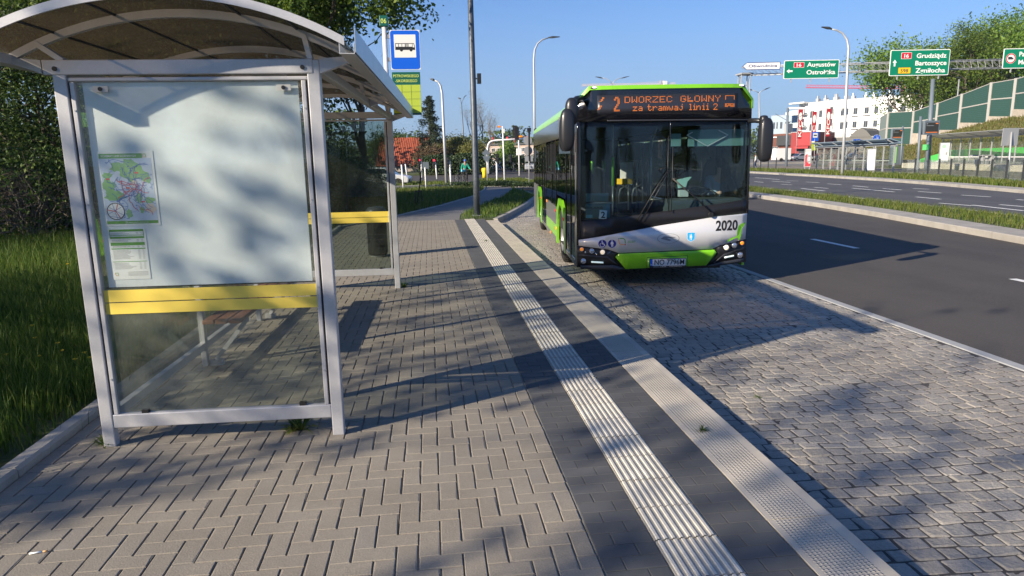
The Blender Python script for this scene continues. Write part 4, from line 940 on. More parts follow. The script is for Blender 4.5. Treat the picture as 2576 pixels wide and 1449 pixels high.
# wipers
def on(x8, y8, off=.03): X, Z = X8(x8), Z8(y8); return (X, yf(X, Z)-off, Z)
mb = MB(); mb.tube([on(745, 1445), on(930, 1110, .06), on(1065, 905, .05)], .008, 8); mb.tube([on(800, 1440), on(960, 1130, .055), on(1085, 905, .05)], .005, 6); mb.tube([on(1000, 930, .05), on(985, 890, .05), on(1010, 880, .05), on(1075, 882, .05)], .005, 6); a_ = mb.build('wiper', BLK, BUS)
mb = MB(); mb.tube([on(1067, 550), on(1064, 900, .025), on(1066, 1250)], .006, 6); mb.build('wiper_blade', BLK, a_)
mb = MB(); mb.tube([on(1570, 1395), on(1330, 1180, .06), on(1115, 1000, .05)], .009, 8); mb.tube([on(1540, 1360), on(1300, 1150, .055), on(1112, 985, .05)], .005, 6); mb.tube([on(1100, 1000, .05), on(1200, 985, .05), on(1215, 1000, .05)], .005, 6); mb.cyl(on(1530, 1390, .0), on(1530, 1390, .05), .035, 12); a_ = mb.build('wiper', BLK, BUS)
mb = MB(); mb.tube([on(1114, 660), on(1113, 1000, .025), on(1107, 1350)], .006, 6); mb.build('wiper_blade', BLK, a_)
# inside the cab: what shows through the windscreen
POL = mat('silver_rail', (.55, .56, .55), .3, .5); LRL = MATS['lime_rail']
def ibox(name, a_, b_, dep, th, m, par=None):
    p, q = b8(*a_, dep), b8(*b_, dep); mb = MB(); mb.box((min(p.x, q.x), dep, min(p.z, q.z)), (max(p.x, q.x), dep+th, max(p.z, q.z))); return mb.build(name, m, par or BUS, bevel=.004)
def ibar(name, pts, dep, r, m):
    mb = MB(); mb.tube([b8(x, y, dep) for x, y in pts], r, 8); return mb.build(name, m, BUS)
ibar('cab_rail', [(500, 420), (500, 780)], 1.9, .017, POL); ibar('lime_rail', [(500, 780), (500, 1085)], 1.9, .024, LRL); ibar('cab_rail', [(500, 1085), (500, 1390)], 1.9, .017, POL)
ibar('lime_rail', [(278, 820), (278, 970)], 4.5, .022, LRL); ibar('lime_rail', [(407, 820), (407, 945)], 6.0, .03, LRL)
for x, d_, a_, b_ in ((905, 1.6, 560, 1215), (873, 2.4, 800, 1220), (755, 4, 700, 1320), (815, 4.2, 640, 1250), (120, 3, 650, 1200)): ibar('cab_rail', [(x, a_), (x, b_)], d_, .016, POL)
ibar('cab_rail', [(905, 700), (920, 600), (965, 470)], 1.6, .014, POL); ibar('cab_rail', [(215, 1310), (250, 1275), (310, 1265), (495, 1265)], 1.2, .016, POL); ibar('cab_rail', [(890, 1228), (1040, 1230)], 1.6, .014, POL)
for x in (560, 700): ibar('seat_handle', [(x+110, 1070), (x+60, 1095), (x+20, 1120), (x+5, 1180), (x+5, 1265), (x+110, 1255)], 3.0, .015, POL)
ibar('cab_rail', [(665, 1070), (665, 1340)], 3.0, .015, POL)
ibox('white_panel', (580, 835), (712, 1008), 2.6, .03, mat('cab_white', (.6, .6, .58), .5)); ibox('yellow_panel', (545, 1010), (710, 1066), 2.55, .04, mat('cab_yellow', (.8, .5, .01), .5))
TEA = mat('sun_blind', (.10, .19, .19), .5)
ibox('sun_blind', (1297, 492), (1880, 658), .35, .004, TEA); ibox('sun_blind', (1117, 533), (1220, 665), .35, .004, TEA)
for pts in ([(1345, 517), (1285, 548), (1492, 660)], [(1620, 495), (1718, 548), (1500, 665)]):
    mb = MB(); q = [b8(*p, .33) for p in pts]
    for a_, b_ in zip(q[:-1], q[1:]): mb.beam(a_, b_, .012, .022, (0, 1, 0))
    mb.build('blind_arm', POL, BUS)
ibox('lower_blind', (215, 1165), (455, 1250), .6, .02, TEA); ibox('cab_partition', (212, 1275), (470, 1420), .45, .02, TEA)
mb = MB(); p = b8(205, 1330, .44); text(mb, 'SOLARIS', (p.x, .44, p.z), .045, .01, .27, ext=.001); mb.build('partition_lettering', BLK, BUS)
PA = b8(395, 1390, .25); mb = MB(); mb.mi = 0; mb.prism([(PA.x-.062, PA.z-.055), (PA.x+.05, PA.z-.07), (PA.x+.062, PA.z+.06), (PA.x-.05, PA.z+.075)], 'y', .24, .243); mb.mi = 1; text(mb, '2', (PA.x, .237, PA.z-.045), .13, .02, None, 'CENTER'); mb.build('route_card', [PWH, BLK], BUS)
ibox('ticket_sticker', (215, 1392), (285, 1425), .22, .003, mat('sticker_teal', (.2, .45, .42), .5))
ibox('dashboard', (1120, 1235), (1900, 1420), .35, .5, mat('dash_grey', (.05, .06, .065), .6)); 
mb = MB(); q = [b8(*p, .8) for p in ((1185, 1020), (1335, 990), (1290, 1040), (1275, 1095), (1195, 1110))]; mb.prism([(v.x, v.z) for v in q], 'y', .8, .9); mb.build('fare_unit', mat('unit_teal', (.25, .42, .38), .5), BUS)
ibox('coin_tray', (1205, 1130), (1300, 1200), .75, .1, mat('tray_grey', (.35, .38, .37), .4))
def wheel_t(c, r, tl):
    mb = MB(); pts = [Vector(c)+Vector((r*math.cos(6.2832*i/28), r*math.sin(6.2832*i/28)*math.sin(tl), r*math.sin(6.2832*i/28)*math.cos(tl))) for i in range(29)]; mb.tube(pts, .017, 8)
    for i in (3, 11, 21): mb.tube([Vector(c), pts[i]], .014, 6)
    return mb.build('steering_wheel', BLK, BUS)
SW = b8(1440, 1180, .95); wheel_t(SW, .22, R(60))
ST = b8(1600, 1100, 1.7); mb = MB(); mb.smooth = True; rbox(mb, (ST.x, 1.75, ST.z+.05), (.25, .09, .45), 3); rbox(mb, (ST.x, 1.45, ST.z-.42), (.26, .28, .08), 3); rbox(mb, (ST.x, 1.75, ST.z+.6), (.13, .06, .12), 3); mb.build('driver_seat', mat('seat_grey', (.14, .13, .12), .8), BUS)
p = b8(1760, 1000, 1.2); mb = MB(); mb.beam((p.x+.06, 1.2, p.z+.14), (p.x-.10, 1.2, p.z-.14), .06, .02); mb.build('cab_panel', mat('cab_white2', (.5, .52, .52), .5), BUS)
p = b8(740, 720, 3.5); mb = MB(); mb.box((p.x-.13, 3.5, p.z-.16), (p.x+.13, 3.52, p.z+.16)); mb.build('notice', mat('notice_tan', (.12, .11, .06), .6), BUS)
for (x, y, d_) in ((180, 1050, 3.2), (330, 1040, 5.0), (790, 1150, 5.5), (620, 1180, 7)):
    p = b8(x, y, d_); mb = MB(); mb.smooth = True; rbox(mb, (p.x, d_, p.z-.1), (.21, .05, .42), 3); rbox(mb, (p.x, d_-.22, p.z-.5), (.21, .22, .06), 3); mb.build('passenger_seat', mat('seat_blue_grey', (.06, .07, .09), .7, var=[(40, .5)]), BUS)
# driver
DP = BM @ Vector((ST.x-.02, 1.52, ST.z-.33))
J = dict(pelvis=(0, 0, .05), waist=(0, .0, .22), chest=(0, .04, .42), neck=(0, .06, .56), head=(0, .08, .66), crown=(0, .08, .74),
         lsh=(-.19, .04, .48), lel=(-.25, .2, .26), lwr=(-.16, .42, .26), lha=(-.13, .5, .28), rsh=(.19, .04, .48), rel=(.25, .2, .26), rwr=(.16, .42, .26), rha=(.13, .5, .28),
         lhip=(-.1, .05, .02), lkn=(-.13, .45, .05), lan=(-.13, .5, -.36), lto=(-.13, .62, -.4), rhip=(.1, .05, .02), rkn=(.13, .45, .05), ran=(.13, .5, -.36), rto=(.13, .62, -.4))
person(DP, BR+math.pi, J, dict(top=mat('driver_shirt', (.25, .3, .38), .8), legs=mat('driver_trousers', (.02, .02, .03), .8)), 'bus driver in a pale blue shirt seated behind the windscreen of the bus', 'person')
DS = (47, 4.75, 10.6, 1700); ES = (91, .35, 15.5, 1900)
# ------------------------------------------------------------ vegetation
BARK = mat('bark', (.085, .065, .05), .9, var=[(6, .4)], bump=(25, .8, .02)); BARKL = mat('pale_bark', (.2, .16, .12), .9, var=[(8, .4)])
LEAF = mat('spring_leaf', (.1, .16, .02), .55, ramp=[(.035, .075, .012), (.075, .13, .018), (.13, .20, .025), (.19, .25, .035)], trans=.4, spec=.3)
LEAFD = mat('dark_leaf', (.04, .07, .015), .6, ramp=[(.022, .045, .01), (.045, .085, .016), (.075, .13, .022), (.13, .18, .035)], trans=.3, spec=.3)
LEAFY = mat('olive_leaf', (.14, .15, .03), .6, ramp=[(.08, .09, .02), (.14, .15, .03), (.20, .19, .045), (.12, .15, .03)], trans=.35)
NEED = mat('needles', (.02, .04, .015), .7, ramp=[(.010, .022, .010), (.018, .036, .014), (.03, .055, .018)], trans=.1)
HEDG = mat('hedge_leaf', (.03, .06, .015), .6, ramp=[(.015, .035, .01), (.03, .06, .014), (.05, .09, .02)], trans=.2)
GRS = mat('grass_blade', (.1, .18, .02), .6, ramp=[(.06, .10, .014), (.10, .15, .022), (.14, .18, .03), (.22, .20, .08)], trans=.4, spec=.25)
GRSD = mat('lush_grass_blade', (.06, .13, .02), .6, ramp=[(.035, .075, .010), (.06, .12, .015), (.10, .165, .022), (.18, .21, .05)], trans=.4, spec=.25)
def leaf_arrays(c, size, seed, asp=.62, flat=0., ori=None):
    g = np.random.default_rng(seed); n = len(c)
    a = g.normal(size=(n, 3)); a[:, 2] *= (1-flat); a /= np.linalg.norm(a, axis=1)[:, None]
    b = g.normal(size=(n, 3)); b -= a*np.sum(a*b, 1)[:, None]; b /= np.linalg.norm(b, axis=1)[:, None]
    s = size*g.uniform(.6, 1.3, (n, 1)); cc = np.cross(a, b)
    v = np.stack([c-a*s*.5, c+b*s*asp*.5+cc*s*.08, c+a*s*.5, c-b*s*asp*.5+cc*s*.08], 1).reshape(-1, 3)
    return v, np.arange(n*4).reshape(n, 4)
class Tree:
    def __init__(s, seed): s.r = random.Random(seed); s.seed = seed; s.tr = MB(); s.tw = MB(); s.tips = []
    def grow(s, p, d, L, r, depth, maxd, spread=.75, up=.25, kids=(3, 4), taper=.6, wob=.22, seg=4):
        R_ = s.r; pts = [p]; rs = [r]; dd = d.normalized()
        for i in range(seg):
            dd = (dd+Vector((R_.gauss(0, wob), R_.gauss(0, wob), R_.gauss(0, wob)+up*.25))).normalized()
            pts.append(pts[-1]+dd*L/seg); rs.append(r*(1-(1-taper)*(i+1)/seg))
        (s.tr if depth == 0 else s.tw).tube(pts, rs, 8 if depth == 0 else 5 if depth < 3 else 3, caps=False)
        if depth >= maxd:
            for i in range(1, len(pts)): s.tips.append((pts[i], L))
            return
        if depth >= maxd-1:
            for i in range(2, len(pts)): s.tips.append((pts[i], L*.7))
        nk = R_.randint(*kids)
        for k in range(nk):
            t = R_.uniform(.35, 1) if k else 1; i = min(int(t*seg), seg-1); f = t*seg-i; q = pts[i].lerp(pts[i+1], f)
            ax = dd.orthogonal().normalized(); ax = Matrix.Rotation(R_.uniform(0, 6.28), 3, dd) @ ax
            nd = (dd*(1-spread*R_.uniform(.6, 1.1))+ax*spread*R_.uniform(.7, 1.2)+Vector((0, 0, up))).normalized()
            s.grow(q, nd, L*R_.uniform(.62, .82), rs[i]*R_.uniform(.5, .68), depth+1, maxd, spread, up, kids, taper, wob, seg)
    def leaves(s, n, size, sig, seed=0):
        g = np.random.default_rng(s.seed+seed); T = np.array([tuple(t[0]) for t in s.tips]); k = g.integers(0, len(T), n)
        return T[k]+g.normal(size=(n, 3))*sig
    def finish(s, name, loc, label, cat, group, n, size, sig, lm, bm=None, trunk_from=None, wood=True, rz=0):
        t = thing(name, loc, rz, label, cat, group); bm = bm or BARK
        s.tr.build('trunk', bm, t, fixn=False)
        wv = np.array(s.tw.v) if s.tw.v else np.zeros((0, 3)); c = s.leaves(n, size, sig) if n else np.zeros((0, 3))
        lv, lf = leaf_arrays(c, size, s.seed+3) if n else (np.zeros((0, 3)), np.zeros((0, 4), int))
        wf = np.array([f for f in s.tw.f if len(f) == 4]) if len(wv) else np.zeros((0, 4), int)
        V = np.concatenate([wv, lv]); F_ = np.concatenate([wf, lf+len(wv)]); mi = np.concatenate([np.zeros(len(wf)), np.ones(len(lf))])
        np_mesh('crown', V, F_, [bm, lm], mi, parent=t); return t
def broad(seed, h, name, loc, label, group, n=26000, size=.11, sig=.28, lm=LEAF, r0=.16, lean=(0, 0), maxd=4, spread=.7, up=.22, L=None, bm=None, kids_=(3, 4), cat='tree', multi=1):
    T = Tree(seed)
    for m_ in range(multi):
        T.grow(Vector((0, 0, -.1)), Vector((lean[0]+T.r.uniform(-.25, .25)*(multi > 1), lean[1]+T.r.uniform(-.25, .25)*(multi > 1), 1)), L or h*.36, r0, 0, maxd, spread, up, kids_)
    return T.finish(name, loc, label, cat, group, n, size, sig, lm, bm)
G_T = 'trees of the thicket behind the shelter'
A1 = broad(11, 11, 'broadleaf_tree', (-3.0, 26.5, 0), 'large spring green tree whose branches reach out right above the bus stop sign', G_T, n=30000, size=.15, sig=.3, lean=(.05, 0))
A2 = broad(23, 10, 'broadleaf_tree', (-6.6, 24.0, 0), 'leafy tree directly behind the far end of the shelter roof', G_T, n=25000, size=.13, sig=.32, multi=2, r0=.12)
A3 = broad(37, 9.5, 'broadleaf_tree', (-11.6, 20.0, 0), 'dark leafy tree rising left of the shelter roof at the picture edge', G_T, n=16000, size=.105, sig=.33, lm=LEAFD, r0=.13)
spots = [(A2, -9.3, 22.6, 1.3, 1.0, 'leafy tree behind the middle of the shelter roof'), (A3, -14.3, 22.5, 2.1, 1.1, 'dark tree furthest left in the thicket'), (A1, -12.5, 27.0, 3.0, 1.15, 'tall tree in the second row behind the left post of the shelter'),
         (A1, -10.5, 26.0, 4.2, 1.1, 'tall tree in the second row behind the shelter apex'), (A2, -17.5, 26, 5.0, 1.2, 'broad tree at the back of the thicket by the left picture edge'),
         (A3, -9.0, 18.8, 4.0, .72, 'low dark tree close behind the left post of the shelter')]
for o, x, y, rz, sc, lb in spots: dup(o, (x, y, 0), rz, lb, sc)
# trees beside and behind the camera that shade the verge and dapple the shelter
def st(s_, t_): return (-.883*t_-.469*s_, -.469*t_+.883*s_, 0)
G_S = 'trees beside the stop outside the picture'
for o, s_, t_, rz, sc, lb in ((A3, 19.5, 15.0, 2.5, 1.05, 'dark leafy tree on the verge far along, left of the camera'),):
    c = dup(o, st(s_, t_), rz, lb, sc); c['group'] = G_S
broad(DS[0], 8.8, 'young_tree', st(DS[1], DS[2]), 'slim leafy tree whose clustered crown dapples the white shelter board', G_S, n=DS[3], size=.17, sig=.10, r0=.07, maxd=4, spread=.6, up=.3, L=3.6)
broad(ES[0], 11, 'young_tree', st(ES[1], ES[2]), 'slender half bare young tree on the verge behind the camera', G_S, n=ES[3], size=.2, sig=.12, r0=.08, maxd=4, spread=.45, up=.5, L=4.6)
for o, x, y, rz, sc, lb in ((A3, 2, -34, 1, 1.3, 'dark tree across the way far behind the camera'), (A2, -9, -30, 2, 1.3, 'leafy tree at the back left behind the camera'), (A1, 14, -48, 3, 1.2, 'large tree furthest behind the camera beside the road')): c = dup(o, (x, y, 0), rz, lb, sc); c['group'] = G_S
# undergrowth
def bush(seed, name, loc, label, group, rx, ry, h, n, size, lm, wood=26, cat='bush', wm=None):
    T = Tree(seed); t = thing(name, loc, 0, label, cat, group)
    for i in range(wood):
        a_ = T.r.uniform(0, 6.28); k = T.r.random()**.5; p = Vector((rx*.5*k*math.cos(a_), ry*.5*k*math.sin(a_), 0)); d = Vector((math.cos(a_)*k*.8, math.sin(a_)*k*.8, 1+T.r.random()))
        T.grow(p, d, h*.5, .018+.012*T.r.random(), 1, 3, .8, .1, (2, 3), .6, .3, 3)
    T.tw.build('stems', wm or BARKL, t, fixn=False)
    g = np.random.default_rng(seed); u = g.normal(size=(n, 3)); u /= np.linalg.norm(u, axis=1)[:, None]; rad = g.uniform(.45, 1.0, (n, 1))**.6
    lump = 1+.22*np.sin(u[:, :1]*5+seed)*np.cos(u[:, 1:2]*6+seed*2)+.12*np.sin(u[:, 2:3]*9)
    c = u*rad*lump*np.array([rx, ry, h*.55]); c[:, 2] += h*.5; c = c[c[:, 2] > .02]
    v, f = leaf_arrays(c, size, seed+1); np_mesh('foliage', v, f, lm, parent=t); return t
G_B = 'bushes of the dark undergrowth'
b1 = bush(3, 'bush', (-12.2, 18.6, 0), 'dark bush with tangled pale twigs at the left picture edge', G_B, 1.7, 1.5, 2.6, 4800, .09, LEAFD, 70)
b2 = bush(4, 'bush', (-9.6, 17.6, 0), 'tangled dark bush seen just left of the shelter post', G_B, 1.5, 1.4, 2.2, 4200, .09, LEAFD, 70)
for o, x, y, rz, sc, lb in ((b1, -14.8, 20.2, 2, 1.2, 'large dark bush beyond the lit grass at the left picture edge'), (b2, -10.8, 19.9, 1, 1.3, 'dark bush in the second row left of the shelter'), (b1, -7.3, 20.0, 3, 1.1, 'dark bush seen through the lower glass of the near wall'),
                            (b2, -5.3, 22.0, 4, 1.2, 'dark bush seen through the far glass wall on the left'), (b1, -3.9, 24.0, 5, .95, 'dark bush seen through the far glass wall near the trunk'), (b2, -8.5, 23.5, 2, 1.5, 'large dark bush at the back behind the shelter'), (b2, -4.6, 33.0, 2, 1.1, 'bush on the far lawn hiding most of the white car'), (b1, -3.0, 24.6, 2, .8, 'dark bush at the foot of the large tree behind the bin'), (b2, -2.9, 28.5, 5, .8, 'dark bush behind the trunk of the large tree'), (b1, -6.8, 26.0, 1, 1.4, 'dark bush between the trunks of the thicket'),
                            (b2, -13.0, 24.0, 0, 1.6, 'tall dark bush filling the back of the thicket')): dup(o, (x, y, 0), rz, lb, sc)
for o, s_, t_, rz, sc, lb in ((b1, 6.2, 6.4, 1, 1.25, 'dense bush on the verge nearest the camera'), (b2, 8.6, 6.6, 2, 1.5, 'dense bush second from the camera on the verge'), (b1, 11.0, 6.8, 3, 1.35, 'dense bush in the middle of the row on the verge'), (b2, 12.9, 7.5, 4, 1.25, 'dense bush farthest along the row on the verge'),
                              (b1, 6.6, 9.2, 5, 1.6, 'larger bush behind the nearest one on the verge'), (b2, 9.6, 9.5, 6, 1.9, 'larger bush in the back row on the verge')):
    c = dup(o, st(s_, t_), rz, lb, sc); c['group'] = 'bushes beside the stop outside the picture'
# grass: one mesh of blades per area
def grass(name, pts, h, wd, m, seed, lean=.35):
    g = np.random.default_rng(seed); n = len(pts); an = g.uniform(0, 6.283, n); hh = h*g.uniform(.45, 1.25, n); w_ = wd*g.uniform(.6, 1.3, n)
    dx, dy = np.cos(an), np.sin(an); la = g.uniform(0, 6.283, n); ll = hh*lean*g.uniform(.2, 1.6, n); lx, ly = np.cos(la)*ll, np.sin(la)*ll
    P_ = np.array(pts); z = P_[:, 2] if P_.shape[1] > 2 else np.full(n, -.012)
    v = np.zeros((n, 5, 3))
    v[:, 0] = np.stack([P_[:, 0]-dx*w_/2, P_[:, 1]-dy*w_/2, z], 1); v[:, 1] = np.stack([P_[:, 0]+dx*w_/2, P_[:, 1]+dy*w_/2, z], 1)
    v[:, 2] = np.stack([P_[:, 0]+lx*.35+dx*w_*.35, P_[:, 1]+ly*.35+dy*w_*.35, z+hh*.6], 1); v[:, 3] = np.stack([P_[:, 0]+lx*.35-dx*w_*.35, P_[:, 1]+ly*.35-dy*w_*.35, z+hh*.6], 1)
    v[:, 4] = np.stack([P_[:, 0]+lx, P_[:, 1]+ly, z+hh], 1)
    b = (np.arange(n)*5)[:, None]; f = np.concatenate([b+np.array([0, 1, 2, 3]), b+np.array([3, 2, 4, 4])])
    # keep pure quads and degenerate-free triangles by nudging a fourth corner
    v6 = np.concatenate([v, v[:, 4:5]+np.stack([-dx*w_*.04, -dy*w_*.04, np.zeros(n)], 1)[:, None]], 1)
    b = (np.arange(n)*6)[:, None]; f = np.concatenate([b+np.array([0, 1, 2, 3]), b+np.array([3, 2, 4, 5])])
    return tag(np_mesh(name, v6.reshape(-1, 3), f, m), kind='stuff')
g = np.random.default_rng(4)
def clump(n, x0, x1, y0, y1, f=lambda x, y: True, nc=None, sg=.12):
    nc = nc or n//25; c = np.stack([g.uniform(x0, x1, nc), g.uniform(y0, y1, nc)], 1); k = g.integers(0, nc, n//2)
    p = np.concatenate([c[k]+g.normal(size=(n//2, 2))*sg, np.stack([g.uniform(x0, x1, n-n//2), g.uniform(y0, y1, n-n//2)], 1)])
    return np.array([q for q in p if f(*q)])
inl = lambda x, y: x < -2.68-.12*math.sin(y*3)
grass('grass', clump(52000, -8.5, -2.6, 2.2, 11, lambda x, y: inl(x, y) and x < -.28*y+.0), .30, .009, GRSD, 1)
grass('grass', clump(42000, -15, -2.7, 11, 20.5, lambda x, y: x < -2.7), .36, .014, GRSD, 2)
grass('grass', clump(2600, -2.95, -2.58, 1.5, 12), .14, .006, GRSD, 3)
inpath = lambda x, y, P_: [a_[0]+(b_[0]-a_[0])*(y-a_[1])/(b_[1]-a_[1]) for a_, b_ in zip(P_[:-1], P_[1:]) if a_[1] <= y <= b_[1]]
def leftof(x, y):
    q = inpath(x, y, PL); return bool(q) and x < q[0]-.12
def rightof(x, y):
    q = inpath(x, y, PR); kb = inpath(x, y, [(1.83, 20.42), (2.45, 22.4), (3.75, 27.2), (5.1, 33.0), (5.15, 43.9)]); return bool(q) and bool(kb) and q[0]+.05 < x < kb[0]-.02
grass('grass', clump(30000, -9, 3.6, 20.5, 43.5, leftof, sg=.3), .20, .028, GRS, 5)
grass('grass', clump(12000, .8, 5.2, 20.5, 43.5, rightof, sg=.3), .16, .02, GRSD, 6)
def band(n, A_, B_, y0, y1, pw=1.0):
    out = []; gg = np.random.default_rng(n)
    while len(out) < n:
        y = y0+(y1-y0)*gg.random()**pw; a_, b_ = inpath(0, y, A_), inpath(0, y, B_)
        if a_ and b_: out.append((a_[0]+(b_[0]-a_[0])*gg.random(), y))
    return np.array(out)
grass('median_grass', band(17000, offs(MEDN, .88), offs(MEDF, -.15), 6, 48, 1.4), .14, .018, GRS, 7)
grass('verge_grass', band(15000, offs(FARK, 1.13), FARG, 18, 90, 1.3), .24, .05, GRS, 8)
grass('island_grass', np.concatenate([clump(5000, 2.2, 8, 46.8, 60, lambda x, y: x > 3.6-(y-47)*.0), clump(1500, -3, 1.6, 49.6, 56)]), .18, .05, GRS, 9)
# low dark shrubs edging the path end
def strip_leaves(name, pts, n, size, rr_, h, m, label, cat='hedge', group=None, seed=1):
    gg = np.random.default_rng(seed); P_ = np.array(pts, float); seg = np.linalg.norm(P_[1:]-P_[:-1], axis=1); k = gg.choice(len(seg), n, p=seg/seg.sum()); t = gg.random((n, 1))
    c = P_[k]*(1-t)+P_[k+1]*t; c = np.concatenate([c+gg.normal(size=(n, 2))*rr_*.45, (h*gg.random((n, 1))**.7*(1+.12*np.sin(c[:, :1]*1.7)+.1*np.sin(c[:, 1:]*2.3)))], 1)
    v, f = leaf_arrays(c, size, seed); o = np_mesh(name, v, f, m); return tag(o, label, cat, group)
strip_leaves('low_hedge', [(1.6, 45.2), (3.6, 44.6), (7.4, 42.0)], 7000, .10, .9, .32, HEDG, 'low dark ground cover hedge curving past the end of the path')
strip_leaves('hedge', [(-.6, 87.4), (3, 86.5), (7.6, 85.5)], 8000, .28, 1.4, 2.3, HEDG, 'long dark clipped hedge across the crossing behind the cyclist')
strip_leaves('hedge', [(10.5, 96), (19, 97)], 5000, .28, 1.2, 1.9, HEDG, 'short dark hedge beside the traffic lights near the bus')
# weeds and dandelions
def weed(loc, label, sc, seed, m=GRSD, spread=1.):
    gg = np.random.default_rng(seed); n = 60; an = gg.uniform(0, 6.283, n); r_ = gg.random(n)*.03*sc
    v = []; f = []
    for i in range(n):
        L_ = sc*gg.uniform(.06, .16); a_ = an[i]; el = gg.uniform(.3, 1.3); d = Vector((math.cos(a_)*math.cos(el)*spread, math.sin(a_)*math.cos(el)*spread, math.sin(el))); s_ = Vector((-math.sin(a_), math.cos(a_), 0))*.006*sc
        p = Vector((r_[i]*math.cos(a_), r_[i]*math.sin(a_), -.006)); o = len(v); v += [p-s_*.6, p+s_*.6, p+d*L_*.6+s_, p+d*L_*.6-s_, p+d*L_+Vector((0, 0, -.03*sc))]; f += [(o, o+1, o+2, o+3), (o+3, o+2, o+4)]
    mb = MB(); mb.add(v, f); o = mb.build('weed', m, None, fixn=False, loc=loc); return tag(o, label, 'weed', 'weeds in the paving joints')
weed(gnd(268, 1118), 'small leafy weed at the foot of the near left shelter post', .8, 1); weed(gnd(757, 1078), 'bright tuft of grass under the near bottom rail of the shelter', 1.1, 2, GRS, 1.2); weed(gnd(738, 1083), 'thin grass tuft beside the brighter tuft under the bottom rail', .7, 3, GRS)
weed(gnd(1768, 1084), 'small red stemmed weed growing in a joint of the bus kerb', .4, 4, LEAFD); weed(gnd(1222, 607), 'small weed beside the tactile strip near the lamp mast', .5, 5); weed(gnd(1015, 722), 'small weed by the foot of the far right shelter post', .8, 6); weed(gnd(1905, 1002, -.15), 'small weed between the cobbles of the bus bay', .35, 7)
STM = mat('flower_stem', (.08, .14, .03), .6); DAN = mat('dandelion_yellow', (.75, .48, .01), .7, bump=(200, .8, .003))
def dandelion(loc, h, label):
    t = thing('dandelion', loc, 0, label, 'dandelion', 'dandelions in the grass verge'); mb = MB(); mb.tube([(0, 0, 0), (.01, .005, h*.6), (.02, .0, h)], .003, 5); mb.build('stem', STM, t)
    mb = MB(); c = Vector((.02, 0, h+.006))
    for k in range(18):
        a_ = 6.2832*k/18; d = Vector((math.cos(a_), math.sin(a_), .25)); s_ = Vector((-math.sin(a_), math.cos(a_), 0))*.004; mb.add([c-s_, c+s_, c+d*.019+s_, c+d*.019-s_], [(0, 1, 2, 3)])
    mb.ell(c, (.012, .012, .008), 8, 5); mb.build('flower', DAN, t); return t
dl = [(230, 395, 'tall dandelion with a pale yellow flower nearest the shelter post'), (8, 570, 'dandelion in the lit grass at the far left picture edge'), (22, 562, 'second dandelion in the lit grass from the left picture edge'), (85, 572, 'dandelion in the lit grass midway to the shelter post'), (108, 570, 'dandelion in the lit grass nearest the shelter post')]
dd = [(225, 575, .30), (305, 905, .42), (142, 0, 0)]
for (x, y, h, lb) in ((12, 600, .40, dl[1][2]), (25, 592, .42, dl[2][2]), (88, 600, .42, dl[3][2]), (112, 598, .4, dl[4][2]), (176, 735, .46, dl[0][2]),
                      (84, 880, .28, 'low dandelion in deep shade left of the shelter, upper one of the row'), (90, 905, .24, 'dandelion just below the upper one in the shaded grass'), (147, 920, .24, 'dandelion in shaded grass midway between the kerb and the lower row'), (158, 935, .22, 'orange yellow dandelion beside the shelter post in shade'),
                      (190, 960, .22, 'dandelion nearest the shelter post in the shaded grass'), (226, 955, .22, 'dandelion touching the shelter post in the shaded grass'), (98, 945, .2, 'dandelion lowest in the shaded grass on the left'), (18, 940, .2, 'dandelion in shade at the left picture edge'), (215, 950, .25, 'pale dandelion beside the one touching the shelter post')):
    p = gnd(x, y); dandelion((p.x, p.y, -.01), h*.9, lb)
p = gnd(287*.748, 1270/1.318*.748+600*.748); mb = MB(); mb.cyl((0, 0, 0), (.055, .01, 0), .004, 8); mb.mi = 1; mb.cyl((.055, .01, 0), (.075, .013, 0), .0042, 8); tag(mb.build('cigarette_butt', [PWH, mat('filter_tan', (.6, .35, .15), .8)], loc=(-1.93, 3.12, .006)), 'white cigarette butt lying on the paving near the lawn kerb', 'cigarette')
# staked saplings on the lit lawn
def sapling(seed, loc, label):
    T = Tree(seed); T.grow(Vector((0, 0, 0)), Vector((.02, 0, 1)), 1.3, .03, 0, 4, .42, .5, (3, 4), .6, .12)
    t = T.finish('sapling', loc, label, 'young tree', 'bare saplings by the path', 60, .05, .1, LEAF, mat('sapling_bark', (.09, .05, .035), .9))
    mb = MB()
    for a_ in range(3):
        x, y = .17*math.cos(a_*2.094), .17*math.sin(a_*2.094); mb.cyl((x, y, 0), (x, y, .6), .02, 8)
    for a_ in range(3): mb.beam((.17*math.cos(a_*2.094), .17*math.sin(a_*2.094), .57), (.17*math.cos((a_+1)*2.094), .17*math.sin((a_+1)*2.094), .57), .02, .05)
    mb.build('stake_frame', BARK, t); return t
s1 = sapling(5, (-1.55, 26.2, 0), 'bare staked sapling nearest the shelter on the lit lawn'); s2 = sapling(8, (-.52, 27.2, 0), 'bare staked sapling with dark wooden stake frame beside the path')
